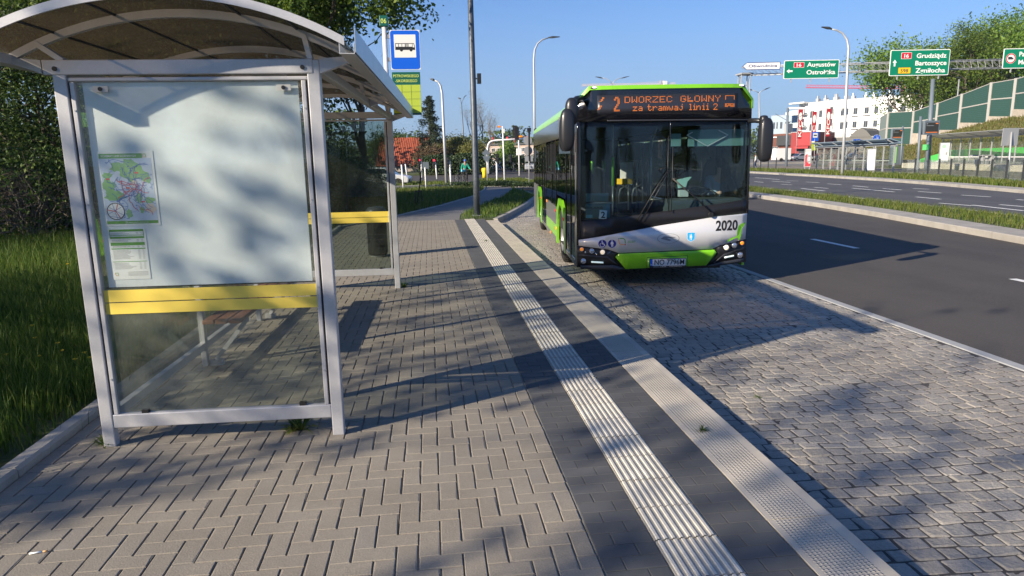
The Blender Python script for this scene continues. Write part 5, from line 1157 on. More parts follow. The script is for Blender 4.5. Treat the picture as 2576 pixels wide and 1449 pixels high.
# ------------------------------------------------------------ background helpers
GAL = mat('galvanised', (.40, .41, .42), .5, .3); DKM = mat('dark_metal', (.03, .035, .04), .5); WHP = mat('white_paint', (.75, .75, .74), .5); CATM = mat('blue_grey_paint', (.13, .16, .19), .5); GYP = mat('grey_sheet', (.33, .34, .35), .5, .2)
def xy(x, D): v = at(x, 400, D); return Vector((v.x, v.y, 0))
def zz(x, y, D): return at(x, y, D).z
def Z(x, y): return ((2460+x/2.6286)*.74884, (120+y/2.6286)*.74884)      # enlarged crop of the right background
def Q(x, y): return ((1300+x/4.2615)*.74884, (380+y/4.2615)*.74884)      # enlarged crop of the left background
def base(px_, py_, D=None, z=-.01):
    if D: v = xy(px_, D); v.z = z; return v
    return gnd(px_, py_, z)
def depth(v): return -(CR.transposed() @ (Vector(v)-Vector((0, 0, EYE)))).z
def post_line(name, b, top, r0, r1, m, label, cat, group=None, head=None):
    """a column from ground point b up to pixel top (same depth)"""
    t = thing(name, b, 0, label, cat, group); D = depth(b); e = at(top[0], top[1], D)-b; mb = MB(); mb.tube([(0, 0, 0), e*.5, e], [r0, (r0+r1)/2, r1], 10); mb.build('column', m, t)
    return t, D
# street lamps
def lamp_post(b, pts, heads, r, label, m=GAL, group='street lamps'):
    D = depth(b); t = thing('street_lamp', b, 0, label, 'street lamp', group)
    P_ = [at(x, y, D)-b for x, y in pts[0]]; k = len(P_); mb = MB(); mb.tube([Vector((0, 0, 0))]+P_, [r]+[r*(1-.55*i/k) for i in range(k)], 10); mb.build('column', m, t)
    for q in pts[1:]: mb = MB(); mb.tube([at(x, y, D)-b for x, y in q], r*.42, 8); mb.build('arm', m, t)
    for (x0, y0), (x1, y1) in heads:
        a_, c = at(x0, y0, D)-b, at(x1, y1, D)-b; d = c-a_; mb = MB(); w_ = .14
        for k_, wz, hz in ((0, .5, .6), (.35, 1, 1), (1, .75, .35)): pass
        vs = []
        for k_, wz, hz in ((0, .5, .5), (.35, 1, 1), (1, .6, .3)):
            p = a_+d*k_
            for sy, sz in ((-1, -.35), (1, -.35), (1, .65), (-1, .65)): vs.append(p+Vector((0, sy*w_*wz, sz*.16*hz)))
        mb.add(vs, [(0, 1, 2, 3), (8, 11, 10, 9)]+[(i*4+j, i*4+(j+1) % 4, i*4+4+(j+1) % 4, i*4+4+j) for i in (0, 1) for j in range(4)]); mb.build('lamp_head', DKM, t)
    return t
lamp_post(gnd(1123, 463), [[(1117, 340), (1112, 235), (1108, 215), (1101, 205), (1091, 202)]], [((1093, 202), (1082, 199))], .1, 'pale street lamp with a curved arm to the left, nearest beyond the name board')
b = base(1171, 430, 104); lamp_post(b, [[(1165, 330), (1161, 262)], [(1161, 262), (1163, 254), (1168, 245)], [(1161, 262), (1159, 252), (1153, 248)]], [((1166, 246), (1174, 239)), ((1160, 249), (1152, 246))], .11, 'dark street lamp with two short arms in front of the bare tree', CATM)
b = base(1345, 448, 60); lamp_post(b, [[(1344, 250), (1343, 150), (1345, 126), (1352, 110), (1364, 100), (1380, 95)]], [((1379, 95), (1408, 93))], .1, 'pale street lamp with a long arm to the right, beside the rear of the bus')
b = base(1540, 440, 105); lamp_post(b, [[(1540, 330), (1540, 212)], [(1540, 212), (1534, 203), (1522, 197), (1514, 196)], [(1540, 212), (1546, 203), (1558, 197), (1566, 196)]], [((1516, 197), (1498, 193)), ((1564, 197), (1583, 192))], .13, 'twin armed street lamp rising behind the bus roof')
b = base(1912, 420, 105); lamp_post(b, [[(1911, 330), (1910, 234)], [(1910, 234), (1900, 229), (1890, 226)], [(1910, 234), (1914, 230), (1926, 224)]], [((1892, 227), (1884, 225)), ((1923, 226), (1937, 220))], .13, 'twin armed street lamp between the bus roof and the right mirror')
b = gnd(2118, 441, -.01); lamp_post(b, [[(2126, 300), (2133, 150), (2135, 122), (2131, 100), (2120, 84), (2105, 76), (2090, 73)]], [((2092, 73), (2067, 68))], .11, 'tall pale street lamp with its arm to the left, in front of the tram shelter')
b = base(*Z(1935, 1100), 106); lamp_post(b, [[Z(1965, 800), Z(2003, 385)]], [(Z(1975, 372), Z(2035, 366))], .12, 'slim grey lamp post with a flat head in front of the noise barrier')
# gantry with direction signs
def sign_board(name, corners, D, m, rim, label, dr, cat='road sign', pole=True):
    """corners: pixel TL, TR, BR, BL; builds a tilted-free board standing at depth D facing the camera side"""
    tl, tr, br, bl = [at(x, y, D) for x, y in corners]
    o = (tl+tr+br+bl)/4; ux = (tr-tl+br-bl); ux.z = 0; w_ = ux.length/2; ux.normalize(); h = ((tl.z-bl.z)+(tr.z-br.z))/2; rz = math.atan2(ux.y, ux.x)
    t = thing(name, o, rz, label, cat, 'signs on the gantry'); mb = MB(); mb.mi = 0; mb.prism(rrect(-w_/2, -h/2, w_/2, h/2, .09), 'y', -.02, .02); mb.mi = 1; mb.prism(rrect(-w_/2+.05, -h/2+.05, w_/2-.05, h/2-.05, .06), 'y', -.026, -.021)
    p = mb.build('panel', [rim, m], t); dr(p, w_, h)
    mb = MB()
    for x in (-w_*.35, 0, w_*.35): mb.box((x-.03, .021, -h/2-.28), (x+.03, .12, h/2))
    mb.build('bracket', GAL, t); return t
RGR = mat('road_sign_green', (.0, .20, .105), .4); RRD = mat('road_sign_red', (.55, .01, .03), .4); RYL = mat('road_sign_yellow', (.85, .52, .01), .4); RWH = mat('road_sign_white', (.85, .85, .82), .4, emit=None); NVY = mat('navy', (.02, .03, .16), .4)
def arrow(mb, x, z, s_, ang, y):
    ca, sa = math.cos(ang), math.sin(ang); P_ = [(0, 0), (-.45, -.34), (-.45, -.13), (-1, -.13), (-1, .13), (-.45, .13), (-.45, .34)]
    mb.add([(x+(a_*ca-b_*sa)*s_, y, z+(a_*sa+b_*ca)*s_) for a_, b_ in P_], [tuple(range(7))])
def plate(mb, x0, z0, x1, z1, i0, i1): mb.mi = i0; mb.prism(rrect(x0, z0, x1, z1, .04), 'y', -.034, -.030); mb.mi = i1; mb.prism(rrect(x0+.025, z0+.025, x1-.025, z1-.025, .03), 'y', -.038, -.0345)
def dr1(p, w_, h):
    mb = MB(); plate(mb, -w_*.325, h*.10, -w_*.135, h*.39, 0, 1); mb.mi = 0; text(mb, '16', (-w_*.23, -.041, h*.155), h*.24, .02, w_*.085, 'CENTER'); text(mb, 'Augustów', (w_*.175, -.03, h*.14), h*.33, .018, w_*.515, 'CENTER'); text(mb, 'Ostrołęka', (w_*.175, -.03, -h*.27), h*.33, .018, w_*.52, 'CENTER'); arrow(mb, -w_*.45, -h*.08, h*.34, math.pi, -.03)
    mb.build('lettering', [RWH, RRD], p)
def dr2(p, w_, h):
    mb = MB(); plate(mb, -w_*.32, h*.15, -w_*.145, h*.40, 0, 1); plate(mb, -w_*.355, -h*.42, -w_*.14, -h*.17, 3, 2); mb.mi = 0; text(mb, '16', (-w_*.232, -.041, h*.20), h*.19, .02, w_*.075, 'CENTER'); mb.mi = 3; text(mb, '598', (-w_*.248, -.041, -h*.37), h*.19, .012, w_*.13, 'CENTER'); mb.mi = 0
    for i, (s_, ww) in enumerate((('Grudziądz', .50), ('Bartoszyce', .525), ('Zgniłocha', .50))): text(mb, s_, (w_*.19, -.03, h*(.18-.285*i)), h*.25, .018, w_*ww, 'CENTER')
    arrow(mb, -w_*.42, h*.13, h*.26, math.pi/2, -.03); mb.build('lettering', [RWH, RRD, RYL, DKM], p)
def dr3(p, w_, h):
    mb = MB(); mb.mi = 0; disc(mb, -w_*.38, 0, h*.26, -.03, 28); mb.mi = 1; disc(mb, -w_*.38, 0, h*.25, -.032, 28, h*.195); mb.mi = 2
    mb.box((-w_*.38-h*.15, -.036, -h*.05), (-w_*.38+h*.06, -.034, h*.09)); mb.box((-w_*.38+h*.065, -.036, -h*.05), (-w_*.38+h*.13, -.034, h*.04)); mb.mi = 0; text(mb, 'Pa', (-w_*.26, -.03, h*.1), h*.33, .018, None); text(mb, 'Mo', (-w_*.26, -.03, -h*.3), h*.33, .018, None); mb.build('lettering', [RWH, RRD, DKM], p)
DGN = 55
sign_board('direction_sign', [Z(455, 226), Z(943, 207), Z(940, 368), Z(453, 386)], DGN, RGR, RWH, 'green overhead sign reading Augustów and Ostrołęka with an arrow to the left', dr1)
sign_board('direction_sign', [Z(1397, 137), Z(1925, 115), Z(1908, 342), Z(1383, 357)], DGN-1, RGR, RWH, 'green overhead sign reading Grudziądz, Bartoszyce and Zgniłocha with an upward arrow', dr2)
sign_board('direction_sign', [Z(2400, 120), Z(2960, 103), Z(2950, 282), Z(2380, 286)], DGN-2, RGR, RWH, 'green overhead sign with a round lorry ban emblem cut by the right picture edge', dr3)
tl, br = at(*Z(90, 245), DGN), at(*Z(422, 290), DGN); o = (tl+br)/2; ux = (br-tl); ux.z = 0; w_ = ux.length; hh_ = (zz(*Z(420, 227), DGN)-zz(*Z(420, 292), DGN)); t = thing('bypass_sign', o, math.atan2(ux.y, ux.x), 'white arrow shaped overhead sign reading Obwodnica at the left end of the gantry', 'road sign', 'signs on the gantry')
o_ = .16; k_ = .0; sp = lambda e: [(-w_/2+e*1.4, 0+.0), (-w_/2+hh_*.62, hh_/2-e), (w_/2-e, hh_/2-e), (w_/2-e, -hh_/2+e), (-w_/2+hh_*.62, -hh_/2+e)]
mb = MB(); mb.mi = 0; mb.prism(sp(0), 'y', -.02, .02); mb.mi = 1; mb.prism(sp(.05), 'y', -.026, -.0205); p = mb.build('panel', [NVY, RWH], t)
mb = MB(); text(mb, 'Obwodnica', (.12, -.03, -hh_*.16), hh_*.52, .02, w_*.76, 'CENTER'); mb.build('lettering', NVY, p)
GA, GB_ = at(*Z(85, 290), DGN+.5), at(*Z(3100, 215), DGN-1.5); dz = .0
t = thing('sign_gantry', (0, 0, 0), 0, 'galvanised lattice gantry spanning the road above the overhead signs', 'gantry')
mb = MB(); A0, A1 = at(*Z(110, 268), DGN+.6), at(*Z(3000, 190), DGN-1.2); B0, B1 = at(*Z(165, 340), DGN+.6), at(*Z(3000, 262), DGN-1.2); dv = Vector((.15, .9, 0))
for a_, c in ((A0, A1), (A0+dv, A1+dv), (B0, B1), (B0+dv, B1+dv)): mb.tube([a_, c], .038, 6)
mb.build('chord', GAL, t); mb = MB(); nb = 46
for i in range(nb):
    f0, f1 = i/nb, (i+1)/nb; a0, a1, c0, c1 = A0.lerp(A1, f0), A0.lerp(A1, f1), B0.lerp(B1, f0), B0.lerp(B1, f1)
    for v in (Vector((0, 0, 0)), dv): mb.tube([a0+v, c0+v], .011, 4, False); mb.tube([a0+v, c1+v], .011, 4, False)
    mb.tube([a0, a0+dv], .018, 4, False); mb.tube([c0, c0+dv], .018, 4, False)
mb.build('lacing', GAL, t); mb = MB(); F0 = at(*Z(82, 340), DGN+.8); w1 = at(*Z(160, 340), DGN+.8)-F0; w1.z = 0
for v in (Vector((0, 0, 0)), w1, dv, w1+dv): mb.tube([F0+v, Vector((F0.x+v.x, F0.y+v.y, -.15))], .045, 6)
nb = 9
for i in range(nb):
    z0, z1 = F0.z*(1-i/nb), F0.z*(1-(i+1)/nb); p = Vector((F0.x, F0.y, 0)); k_ = Vector((0, 0, 1))
    for u, v in ((Vector((0, 0, 0)), w1), (dv, dv+w1), (Vector((0, 0, 0)), dv), (w1, w1+dv)): mb.tube([p+u+k_*z0, p+v+k_*z1], .018, 4, False); mb.tube([p+u+k_*z0, p+v+k_*z0], .018, 4, False)
mb.build('tower', GAL, t); mb = MB(); c = F0+w1/2+dv/2; mb.cbox((c.x, c.y, c.z+.05), (abs(w1.x)+.3, 1.2, .12)); mb.build('cap', GAL, t)
# poles, displays, railing of the tram stop
b = base(*Z(480, 1165), 92); t, D = post_line('catenary_pole', b, Z(490, 640), .17, .15, CATM, 'dark grey overhead line pole standing in front of the red restaurant', 'pole', 'overhead line poles')
mb = MB(); a_ = at(*Z(500, 640), D)-b; c = at(*Z(640, 640), D)-b; mb.beam(a_, c, .18, .3); mb.build('beam', WHP, t); mb = MB(); mb.tube([at(*Z(495, 770), D)-b, at(*Z(660, 680), D)-b], .03, 6); mb.tube([at(*Z(495, 755), D)-b, at(*Z(380, 690), D)-b], .03, 6); mb.build('wire_arm', DKM, t)
b = gnd(2332, 428); t, D = post_line('catenary_pole', b, Z(1773, 385), .24, .17, CATM, 'thick blue grey overhead line pole below the Grudziądz sign', 'pole', 'overhead line poles')
mb = MB(); mb.cyl(Vector((0, 0, .0)), Vector((0, 0, .9)), .28, 12); mb.build('footing_sleeve', CATM, t); mb = MB(); e = at(*Z(1712, 985), D)-b; mb.cbox(e, (.36, .5, .5)); mb.build('sticker', mat('pole_sticker', (.1, .5, .15), .5), t)
def display(b, top, box, label):
    t, D = post_line('departure_display', b, top, .11, .11, CATM, label, 'display', 'departure displays'); tl, br = at(*box[0], D)-b, at(*box[1], D)-b; c = (tl+br)/2; w_ = abs(br.x-tl.x)*1.02; h = tl.z-br.z
    mb = MB(); mb.cbox((c.x, c.y, c.z), (w_, .3, h)); o = mb.build('housing', CATM, t, bevel=.02); mb = MB(); mb.mi = 0; mb.box((c.x-w_*.42, c.y-.156, c.z-h*.40), (c.x+w_*.42, c.y-.152, c.z+h*.36)); mb.mi = 1
    mb.box((c.x+w_*.22, c.y-.159, c.z+h*.26), (c.x+w_*.40, c.y-.157, c.z+h*.32)); mb.box((c.x-w_*.38, c.y-.159, c.z-h*.36), (c.x+w_*.38, c.y-.157, c.z-h*.31)); mb.mi = 2; mb.box((c.x-w_*.38, c.y-.159, c.z+h*.12), (c.x+w_*.1, c.y-.157, c.z+h*.16)); mb.box((c.x-w_*.38, c.y-.159, c.z+h*.24), (c.x-w_*.3, c.y-.157, c.z+h*.32))
    mb.build('screen', [mat('screen_dark', (.035, .035, .03), .3), mat('screen_orange', (.5, .12, .03), .5, emit=((1, .25, .05), .3)), mat('screen_grey', (.2, .22, .24), .4)], o)
display(base(*Z(1490, 1140), 88), Z(1507, 800), (Z(1400, 820), Z(1505, 912)), 'smaller and farther departure display on the tram platform')
display(gnd(*Z(1635, 1215)), Z(1665, 715), (Z(1678, 752), Z(1826, 872)), 'larger departure display beside the thick overhead line pole')
# railing along the verge: posts and glass
def path_pts(pl, step, y0, y1):
    out = []; acc = 0
    for a_, b_ in zip(pl[:-1], pl[1:]):
        A, B = Vector(a_), Vector(b_); L_ = (B-A).length; d = acc
        while d < L_:
            p = A.lerp(B, d/L_)
            if y0 <= p.y <= y1: out.append(p)
            d += step
        acc = d-L_
    return out
pp = path_pts(offs(FARG, .35), 2.05, 24, 52); t = thing('glass_railing', (pp[0].x, pp[0].y, 0), 0, 'glass railing with dark paired posts in front of the tram tracks on the right', 'railing'); o0 = Vector((pp[0].x, pp[0].y))
RG = glass('railing_glass', (.86, .9, .88), .0, 1.5, .08, (.35, .36, .34))
for a_, b_ in zip(pp[:-1], pp[1:]):
    d = (b_-a_).normalized(); p = a_-o0; q = b_-o0
    mb = MB()
    for k_ in (-.06, .06): mb.box((p.x+d.x*k_-.028, p.y+d.y*k_-.028, 0), (p.x+d.x*k_+.028, p.y+d.y*k_+.028, 1.22))
    mb.build('post', DKM, t); mb = MB(); mb.beam((p.x+d.x*.09, p.y+d.y*.09, .62), (q.x-d.x*.09, q.y-d.y*.09, .62), .02, 1.0); mb.build('glass_pane', RG, t)
pp = path_pts(offs(FARG, .35), 2.05, 74, 112); t = thing('railing', (pp[0].x, pp[0].y, 0), 0, 'dark slim post railing between the bus mirror and the tram shelter', 'railing'); o0 = Vector((pp[0].x, pp[0].y))
for i, (a_, b_) in enumerate(zip(pp[:-1], pp[1:])):
    p, q = a_-o0, b_-o0; mb = MB(); mb.box((p.x-.04, p.y-.04, 0), (p.x+.04, p.y+.04, 1.3)); mb.build('post', DKM, t)
    mb = MB()
    for z in (1.18, .25): mb.beam((p.x+.04, p.y+.04, z), (q.x-.04, q.y-.04, z), .03, .03)
    mb.build('rail', DKM, t)
# tram stop shelter
def tram_shelter(org, end, n, h, label, depth_=1.5, roofm=None, ads=True, ad=None):
    o, e = Vector(org+(0,)), Vector(end+(0,)); L_ = (e-o).length; rz = math.atan2((e-o).y, (e-o).x); t = thing('tram_shelter', o, rz, label, 'tram shelter', 'tram stop shelters')
    for i in range(n+1):
        x = L_*i/n; mb = MB(); mb.box((x-.06, -.05, 0), (x+.06, .05, h-.2)); mb.build('post', GYP, t)
        if i < n: mb = MB(); mb.box((x+.08, -.01, .3), (x+L_/n-.08, .01, h-.35)); mb.build('glass_pane', RG, t)
    mb = MB(); mb.box((-.3, -.09, h-.2), (L_+.3, .08, h+.02)); mb.build('fascia', GYP, t)
    mb = MB(); mb.prism([(-.35, h+.02), (-depth_-.6, h+.35), (-depth_-.6, h+.41), (-.35, h+.08)], 'x', -.4, L_+.4); mb.prism([(-.35, h+.02), (.3, h-.02), (.3, h+.04), (-.35, h+.08)], 'x', -.4, L_+.4); mb.build('roof', roofm or mat('shelter_roof_glass', (.25, .33, .42), .3, .2), t)
    for i in range(0, n+1, 2): x = L_*i/n; mb = MB(); mb.beam((x, -.05, h-.1), (x, -depth_-.5, h+.3), .06, .08); mb.build('rafter', GYP, t)
    mb = MB(); mb.box((.6, -.025, .95), (L_-.6, -.012, 1.03)); mb.build('marking_band', WHP, t)
    mb = MB()
    for x in (L_*.3, L_*.5, L_*.7): mb.box((x-.8, -.6, .42), (x+.8, -.25, .48)); mb.box((x-.7, -.5, 0), (x-.62, -.35, .42)); mb.box((x+.62, -.5, 0), (x+.7, -.35, .42))
    mb.build('bench', GYP, t); return t, L_
t, L_ = tram_shelter((39.3, 54.3), (42.6, 71.6), 9, 2.45, 'long grey tram stop shelter with a sloping blue glass roof behind the tall street lamp', -1.2)
def ad_panel(x, label_mats, w_=1.15, y=.0, h0=.35, h1=2.15):
    mb = MB(); mb.box((x-.06, y-.62, h0-.1), (x+.06, y+.62, h1+.1)); return mb
tr = Matrix.Translation(t.location) @ Matrix.Rotation(t.rotation_euler.z, 4, 'Z')
def citylight(loc, rz, label, poster, h=2.2, w_=1.25):
    t = thing('advert_case', loc, rz, label, 'advertising panel', 'advert cases at the tram stop'); mb = MB(); mb.box((-w_/2-.06, 0, .25), (w_/2+.06, .16, h+.1)); mb.box((-w_/2, .02, 0), (-w_/2+.1, .14, .25)); mb.box((w_/2-.1, .02, 0), (w_/2, .14, .25)); mb.build('case', GYP, t, bevel=.01)
    mb = MB(); mb.mi = 0; mb.box((-w_/2, -.012, .32), (w_/2, -.004, h+.02))
    if poster == 'red':
        mb.mi = 1; mb.add([(-w_/2, -.014, .34), (w_/2, -.014, .34), (w_/2, -.014, .7), (.1, -.014, .62), (-.1, -.014, 1.75), (-w_/2, -.014, 1.5)], [tuple(range(6))]); mb.mi = 2; mb.prism(rrect(-.12, .75, .38, 1.55, .15), 'y', -.02, -.015); mb.mi = 0; mb.prism(rrect(-.04, .95, .22, 1.35, .08), 'y', -.024, -.021)
        mb.mi = 2; mb.box((-.4, -.015, 1.95), (.4, -.013, 2.05))
    if poster == 'map': mb.mi = 3; disc(mb, -.1, 1.9, .22, -.014, 12); mb.mi = 2; mb.box((.1, -.014, 1.0), (.3, -.013, 1.3))
    mb.build('poster', [mat('advert_white', (.75, .77, .78), .5), PRD, PGY, mat('advert_pale_green', (.4, .6, .45), .5)], t); return t
b = base(*Z(668, 1165), 74); citylight(b, -R(8), 'advert case with a red and white poster at the left end of the tram shelter', 'red', 2.15, .6)
b = base(*Z(1228, 1205), 55.5); citylight(b, -R(12), 'blank white advert case at the right end of the tram shelter', 'white', 1.95, .6)
b = base(*Z(1868, 1110), 72, .3); citylight(b, -R(15), 'advert case with a pale map poster at the left end of the far platform shelter', 'map', 2.2, .85)
# second platform with its long shelter
P2a, P2b = base(*Z(1780, 1130), 84), base(*Z(2900, 1180), 58)
dvec = (P2b-P2a); t = slab('far_platform', [(P2a.x-2, P2a.y+3), (P2b.x, P2b.y), (P2b.x+14, P2b.y+8), (P2a.x+12, P2a.y+10)], .3, mat('platform_edge', (.62, .55, .45), .8, var=[(1, .15)], coord='World'))
t, L_ = tram_shelter((P2a.x+2.2, P2a.y+1.5), (P2b.x+3.5, P2b.y+2.2), 11, 3.35, 'long grey shelter on the far tram platform in front of the green and white wall', 1.2, GYP)
for (x, lb) in ((2160, 'left one of the two grey seats on the far platform'), (2240, 'right one of the two grey seats on the far platform')):
    b = base(*Z(x, 1140), 70, .3); mb = MB(); mb.cbox((0, 0, .25), (.3, .5, .5)); mb.cbox((0, 0, .9), (1.2, .5, .12)); mb.cbox((.55, 0, .45), (.25, .5, .9)); tag(mb.build('platform_seat', GYP, loc=b, bevel=.02), lb, 'seat', 'seats on the far platform')
for i in range(4):           # tram rails
    o = 2.6+i*1.435+(1.8 if i > 1 else 0); pl = [(p[0], p[1]) for p in offs(FARG, o+.6)]; mb = MB()
    for a_, b_ in zip(pl[1:-1], pl[2:]): mb.beam((a_[0], a_[1], .01), (b_[0], b_[1], .01), .07, .03)
    tag(mb.build('tram_rail', mat('rail_steel', (.2, .17, .15), .4, .6)), kind='structure')
slab('track_bed', offs(FARG, 2.6)[1:]+offs(FARG, 9.6)[1:][::-1], .004, mat('track_bed', (.25, .215, .18), .9, var=[(1, .2), (20, .3)], coord='World'))
b = gnd(*Z(2430, 1285)); t, D = post_line('sign_post', b, Z(2468, 850), .05, .05, GAL, 'grey back of a rectangular sign on a post at the right picture edge', 'road sign'); c = at(*Z(2460, 893), D)-b; mb = MB(); mb.cbox(c+Vector((0, .05, 0)), (1.0, .03, .98)); mb.build('panel', GYP, t, bevel=.01)
# ticket machine
b = base(*Z(1445, 1092), 90, .02); t = thing('ticket_machine', b, 0, 'green and dark grey ticket machine on the tram platform', 'ticket machine'); mb = MB(); mb.cbox((0, 0, 1.25), (1.5, .8, 2.5)); mb.build('cabinet', CATM, t, bevel=.04); mb = MB(); mb.cbox((-.5, -.42, 1.3), (.45, .03, 2.1)); mb.cbox((0, 0, 2.56), (1.6, .9, .1)); mb.build('panel', mat('machine_green', (.25, .6, .15), .5), t)
# retaining wall with its green band
RWL = [(Z(1640, 1100), 100), (Z(1760, 1062), 93), (Z(1950, 1008), 88), (Z(2300, 992), 80), (Z(2600, 984), 74), (Z(3000, 975), 67)]
t = thing('retaining_wall', (0, 0, 0), 0, 'pale concrete retaining wall with a bright green top band behind the far platform', 'wall'); mb = MB(); mg = MB(); mw = MB()
pts = [(base(*p, D, -.2), zz(*p, D)) for p, D in RWL]
for (a_, za), (b_, zb) in zip(pts[:-1], pts[1:]):
    for q, l0, l1, th in ((mb, lambda z: -.2, lambda z: z-1.0, .3), (mg, lambda z: max(z-.96, .1), lambda z: z, .36), (mw, lambda z: max(z-1.06, .0), lambda z: max(z-.965, .09), .42)):
        vs = []
        for P_, z in ((a_, za), (b_, zb)):
            for dy in (0, th): vs += [(P_.x, P_.y+dy-.02*th, max(l0(z), -.2)), (P_.x, P_.y+dy-.02*th, max(l1(z), -.1))]
        q.add(vs, [(0, 4, 5, 1), (1, 5, 7, 3), (2, 3, 7, 6), (0, 1, 3, 2), (4, 6, 7, 5)])
mb.build('wall', CONC, t); mg.build('green_band', mat('wall_green', (.08, .48, .09), .5), t); mw.build('white_band', WHP, t)
# embankment
LOW = [(Z(1180, 1085), 116), (Z(1290, 1085), 112), (Z(1640, 1096), 100.6), (Z(1760, 1062), 93.6), (Z(1950, 1006), 88.6), (Z(2300, 990), 80.6), (Z(2600, 982), 74.6), (Z(3000, 973), 67.6)]
UPP = [(Z(1150, 960), 124), (Z(1290, 950), 121), (Z(1590, 955), 112), (Z(1800, 880), 105), (Z(2010, 825), 98), (Z(2270, 752), 91), (Z(2500, 705), 86), (Z(2900, 610), 76)]
rows = []; NR = 14; NC = 70
def along(pl, t):
    f = t*(len(pl)-1); i = min(int(f), len(pl)-2); f -= i; a_, b_ = at(*pl[i][0], pl[i][1]), at(*pl[i+1][0], pl[i+1][1]); return a_.lerp(b_, f)
EV = []
for j in range(NR+6):
    for i in range(NC+1):
        a_, b_ = along(LOW, i/NC), along(UPP, i/NC); a_.z = max(a_.z-.05, -.1)
        if j <= NR: f = j/NR; p = a_.lerp(b_, f); p.z = a_.z+(b_.z-a_.z)*(f**.85)+.18*noise.noise(p*.35)*math.sin(f*3.14)
        else: p = b_+Vector((.55, .83, 0))*(j-NR)*7; p.z = b_.z+.02*(j-NR)
        EV.append(tuple(p))
ei = np.arange((NR+6)*(NC+1)).reshape(NR+6, NC+1); EF = np.stack([ei[:-1, :-1], ei[:-1, 1:], ei[1:, 1:], ei[1:, :-1]], -1).reshape(-1, 4)
tag(np_mesh('embankment', np.array(EV), EF, mat('embankment_soil', (.13, .12, .05), .95, var=[(.25, .7, (.07, .10, .02)), (1.2, .5, (.2, .15, .08)), (5, .4, (.06, .07, .02))], coord='World'), smooth=True), kind='structure')
gg = np.random.default_rng(8); E_ = np.array(EV).reshape(NR+6, NC+1, 3); n_ = 16000; fi = gg.random(n_)*(NR-.01); fj = gg.random(n_)*(NC-.01); i0, j0 = fi.astype(int), fj.astype(int); u, v = (fi-i0)[:, None], (fj-j0)[:, None]
Pt = E_[i0, j0]*(1-u)*(1-v)+E_[i0+1, j0]*u*(1-v)+E_[i0, j0+1]*(1-u)*v+E_[i0+1, j0+1]*u*v
grass('embankment_grass', Pt, .38, .10, mat('dry_grass', (.15, .14, .04), .7, ramp=[(.07, .10, .015), (.13, .14, .03), (.20, .15, .06), (.10, .15, .02)], trans=.3), 12)
# noise barrier
BARR = [(1290, 725, 1290, 945, 121), (1375, 680, 1362, 945, 117), (1600, 668, 1583, 962, 111), (1808, 597, 1793, 905, 105), (2028, 520, 2003, 845, 98), (2290, 422, 2258, 772, 91), (2508, 385, 2473, 740, 86), (2790, 310, 2740, 660, 79)]
PB = [950, 955, 958, 862, 832, 768, 712, 650]
t = thing('noise_barrier', (0, 0, 0), 0, 'green mesh noise barrier with concrete posts climbing the embankment on the right', 'noise barrier')
BGRN = mat('barrier_green', (.028, .075, .062), .7, bump=(3, .3, .02)); BGRY = mat('barrier_grey', (.16, .2, .19), .6); PCN = mat('barrier_post_concrete', (.36, .35, .33), .8); PLN = mat('plinth_stone', (.50, .44, .36), .85, var=[(.9, .25), (5, .3)], coord='World')
pts = []
for (tx, ty, bx_, by_, D) in BARR: b_ = at(*Z(bx_, by_), D); pts.append((Vector((b_.x, b_.y, 0)), b_.z, zz(*Z(tx, ty), D), D))
for i, (p, z0, z1, D) in enumerate(pts):
    if i: mb = MB(); mb.cbox((p.x, p.y, (z0+z1)/2-.4), (.42, .42, z1-z0+.9)); mb.build('post', PCN, t)
for i, ((p, z0, z1, D), (q, y0, y1, D2)) in enumerate(zip(pts[:-1], pts[1:])):
    pb0, pb1 = zz(*Z(BARR[i][2], PB[i+1]), D), zz(*Z(BARR[i+1][2], PB[i+1]), D2)
    d = (q-p).normalized(); nn = Vector((d.y, -d.x, 0))*.08; a_, b_ = p+d*.2, q-d*.2
    def sheet(za, zb, zc, zd, m, nm, th=1., par=t):
        mb = MB(); k = nn*th; mb.add([a_-k+Vector((0, 0, za)), b_-k+Vector((0, 0, zc)), b_-k+Vector((0, 0, zd)), a_-k+Vector((0, 0, zb)), a_+k+Vector((0, 0, za)), b_+k+Vector((0, 0, zc)), b_+k+Vector((0, 0, zd)), a_+k+Vector((0, 0, zb))], [(0, 3, 2, 1), (4, 5, 6, 7), (0, 1, 5, 4), (1, 2, 6, 5), (2, 3, 7, 6), (3, 0, 4, 7)]); return mb.build(nm, m, par)
    sheet(pb0, z1-.1, pb1, y1-.1, BGRY if i == 0 else BGRN, 'mesh_panel'); sheet(pb0-3.2, pb0-.01, pb1-3.2, pb1-.01, PLN, 'plinth', 2.2)
    m0, m1 = (pb0+z1)/2, (pb1+y1)/2; sheet(m0-.08, m0+.08, m1-.08, m1+.08, PCN, 'mid_rail', 1.8); sheet(z1-.1, z1, y1-.1, y1, PCN, 'top_rail', 1.6)
    if i:      # mesh lines of the panel
        mb = MB(); k = nn*1.25
        for s_ in range(1, 20):
            f = s_/20; u = a_.lerp(b_, f); zb, zt = pb0+(pb1-pb0)*f, z1+(y1-z1)*f-.1; mb.beam(u+k+Vector((0, 0, zb)), u+k+Vector((0, 0, zt)), .025, .025)
        for s_ in range(1, 18):
            f = s_/18; mb.beam(a_+k+Vector((0, 0, pb0+(z1-pb0)*f)), b_+k+Vector((0, 0, pb1+(y1-pb1)*f)), .025, .025)
        mb.build('wire_mesh', mat('mesh_wire', (.04, .11, .095), .5), t)
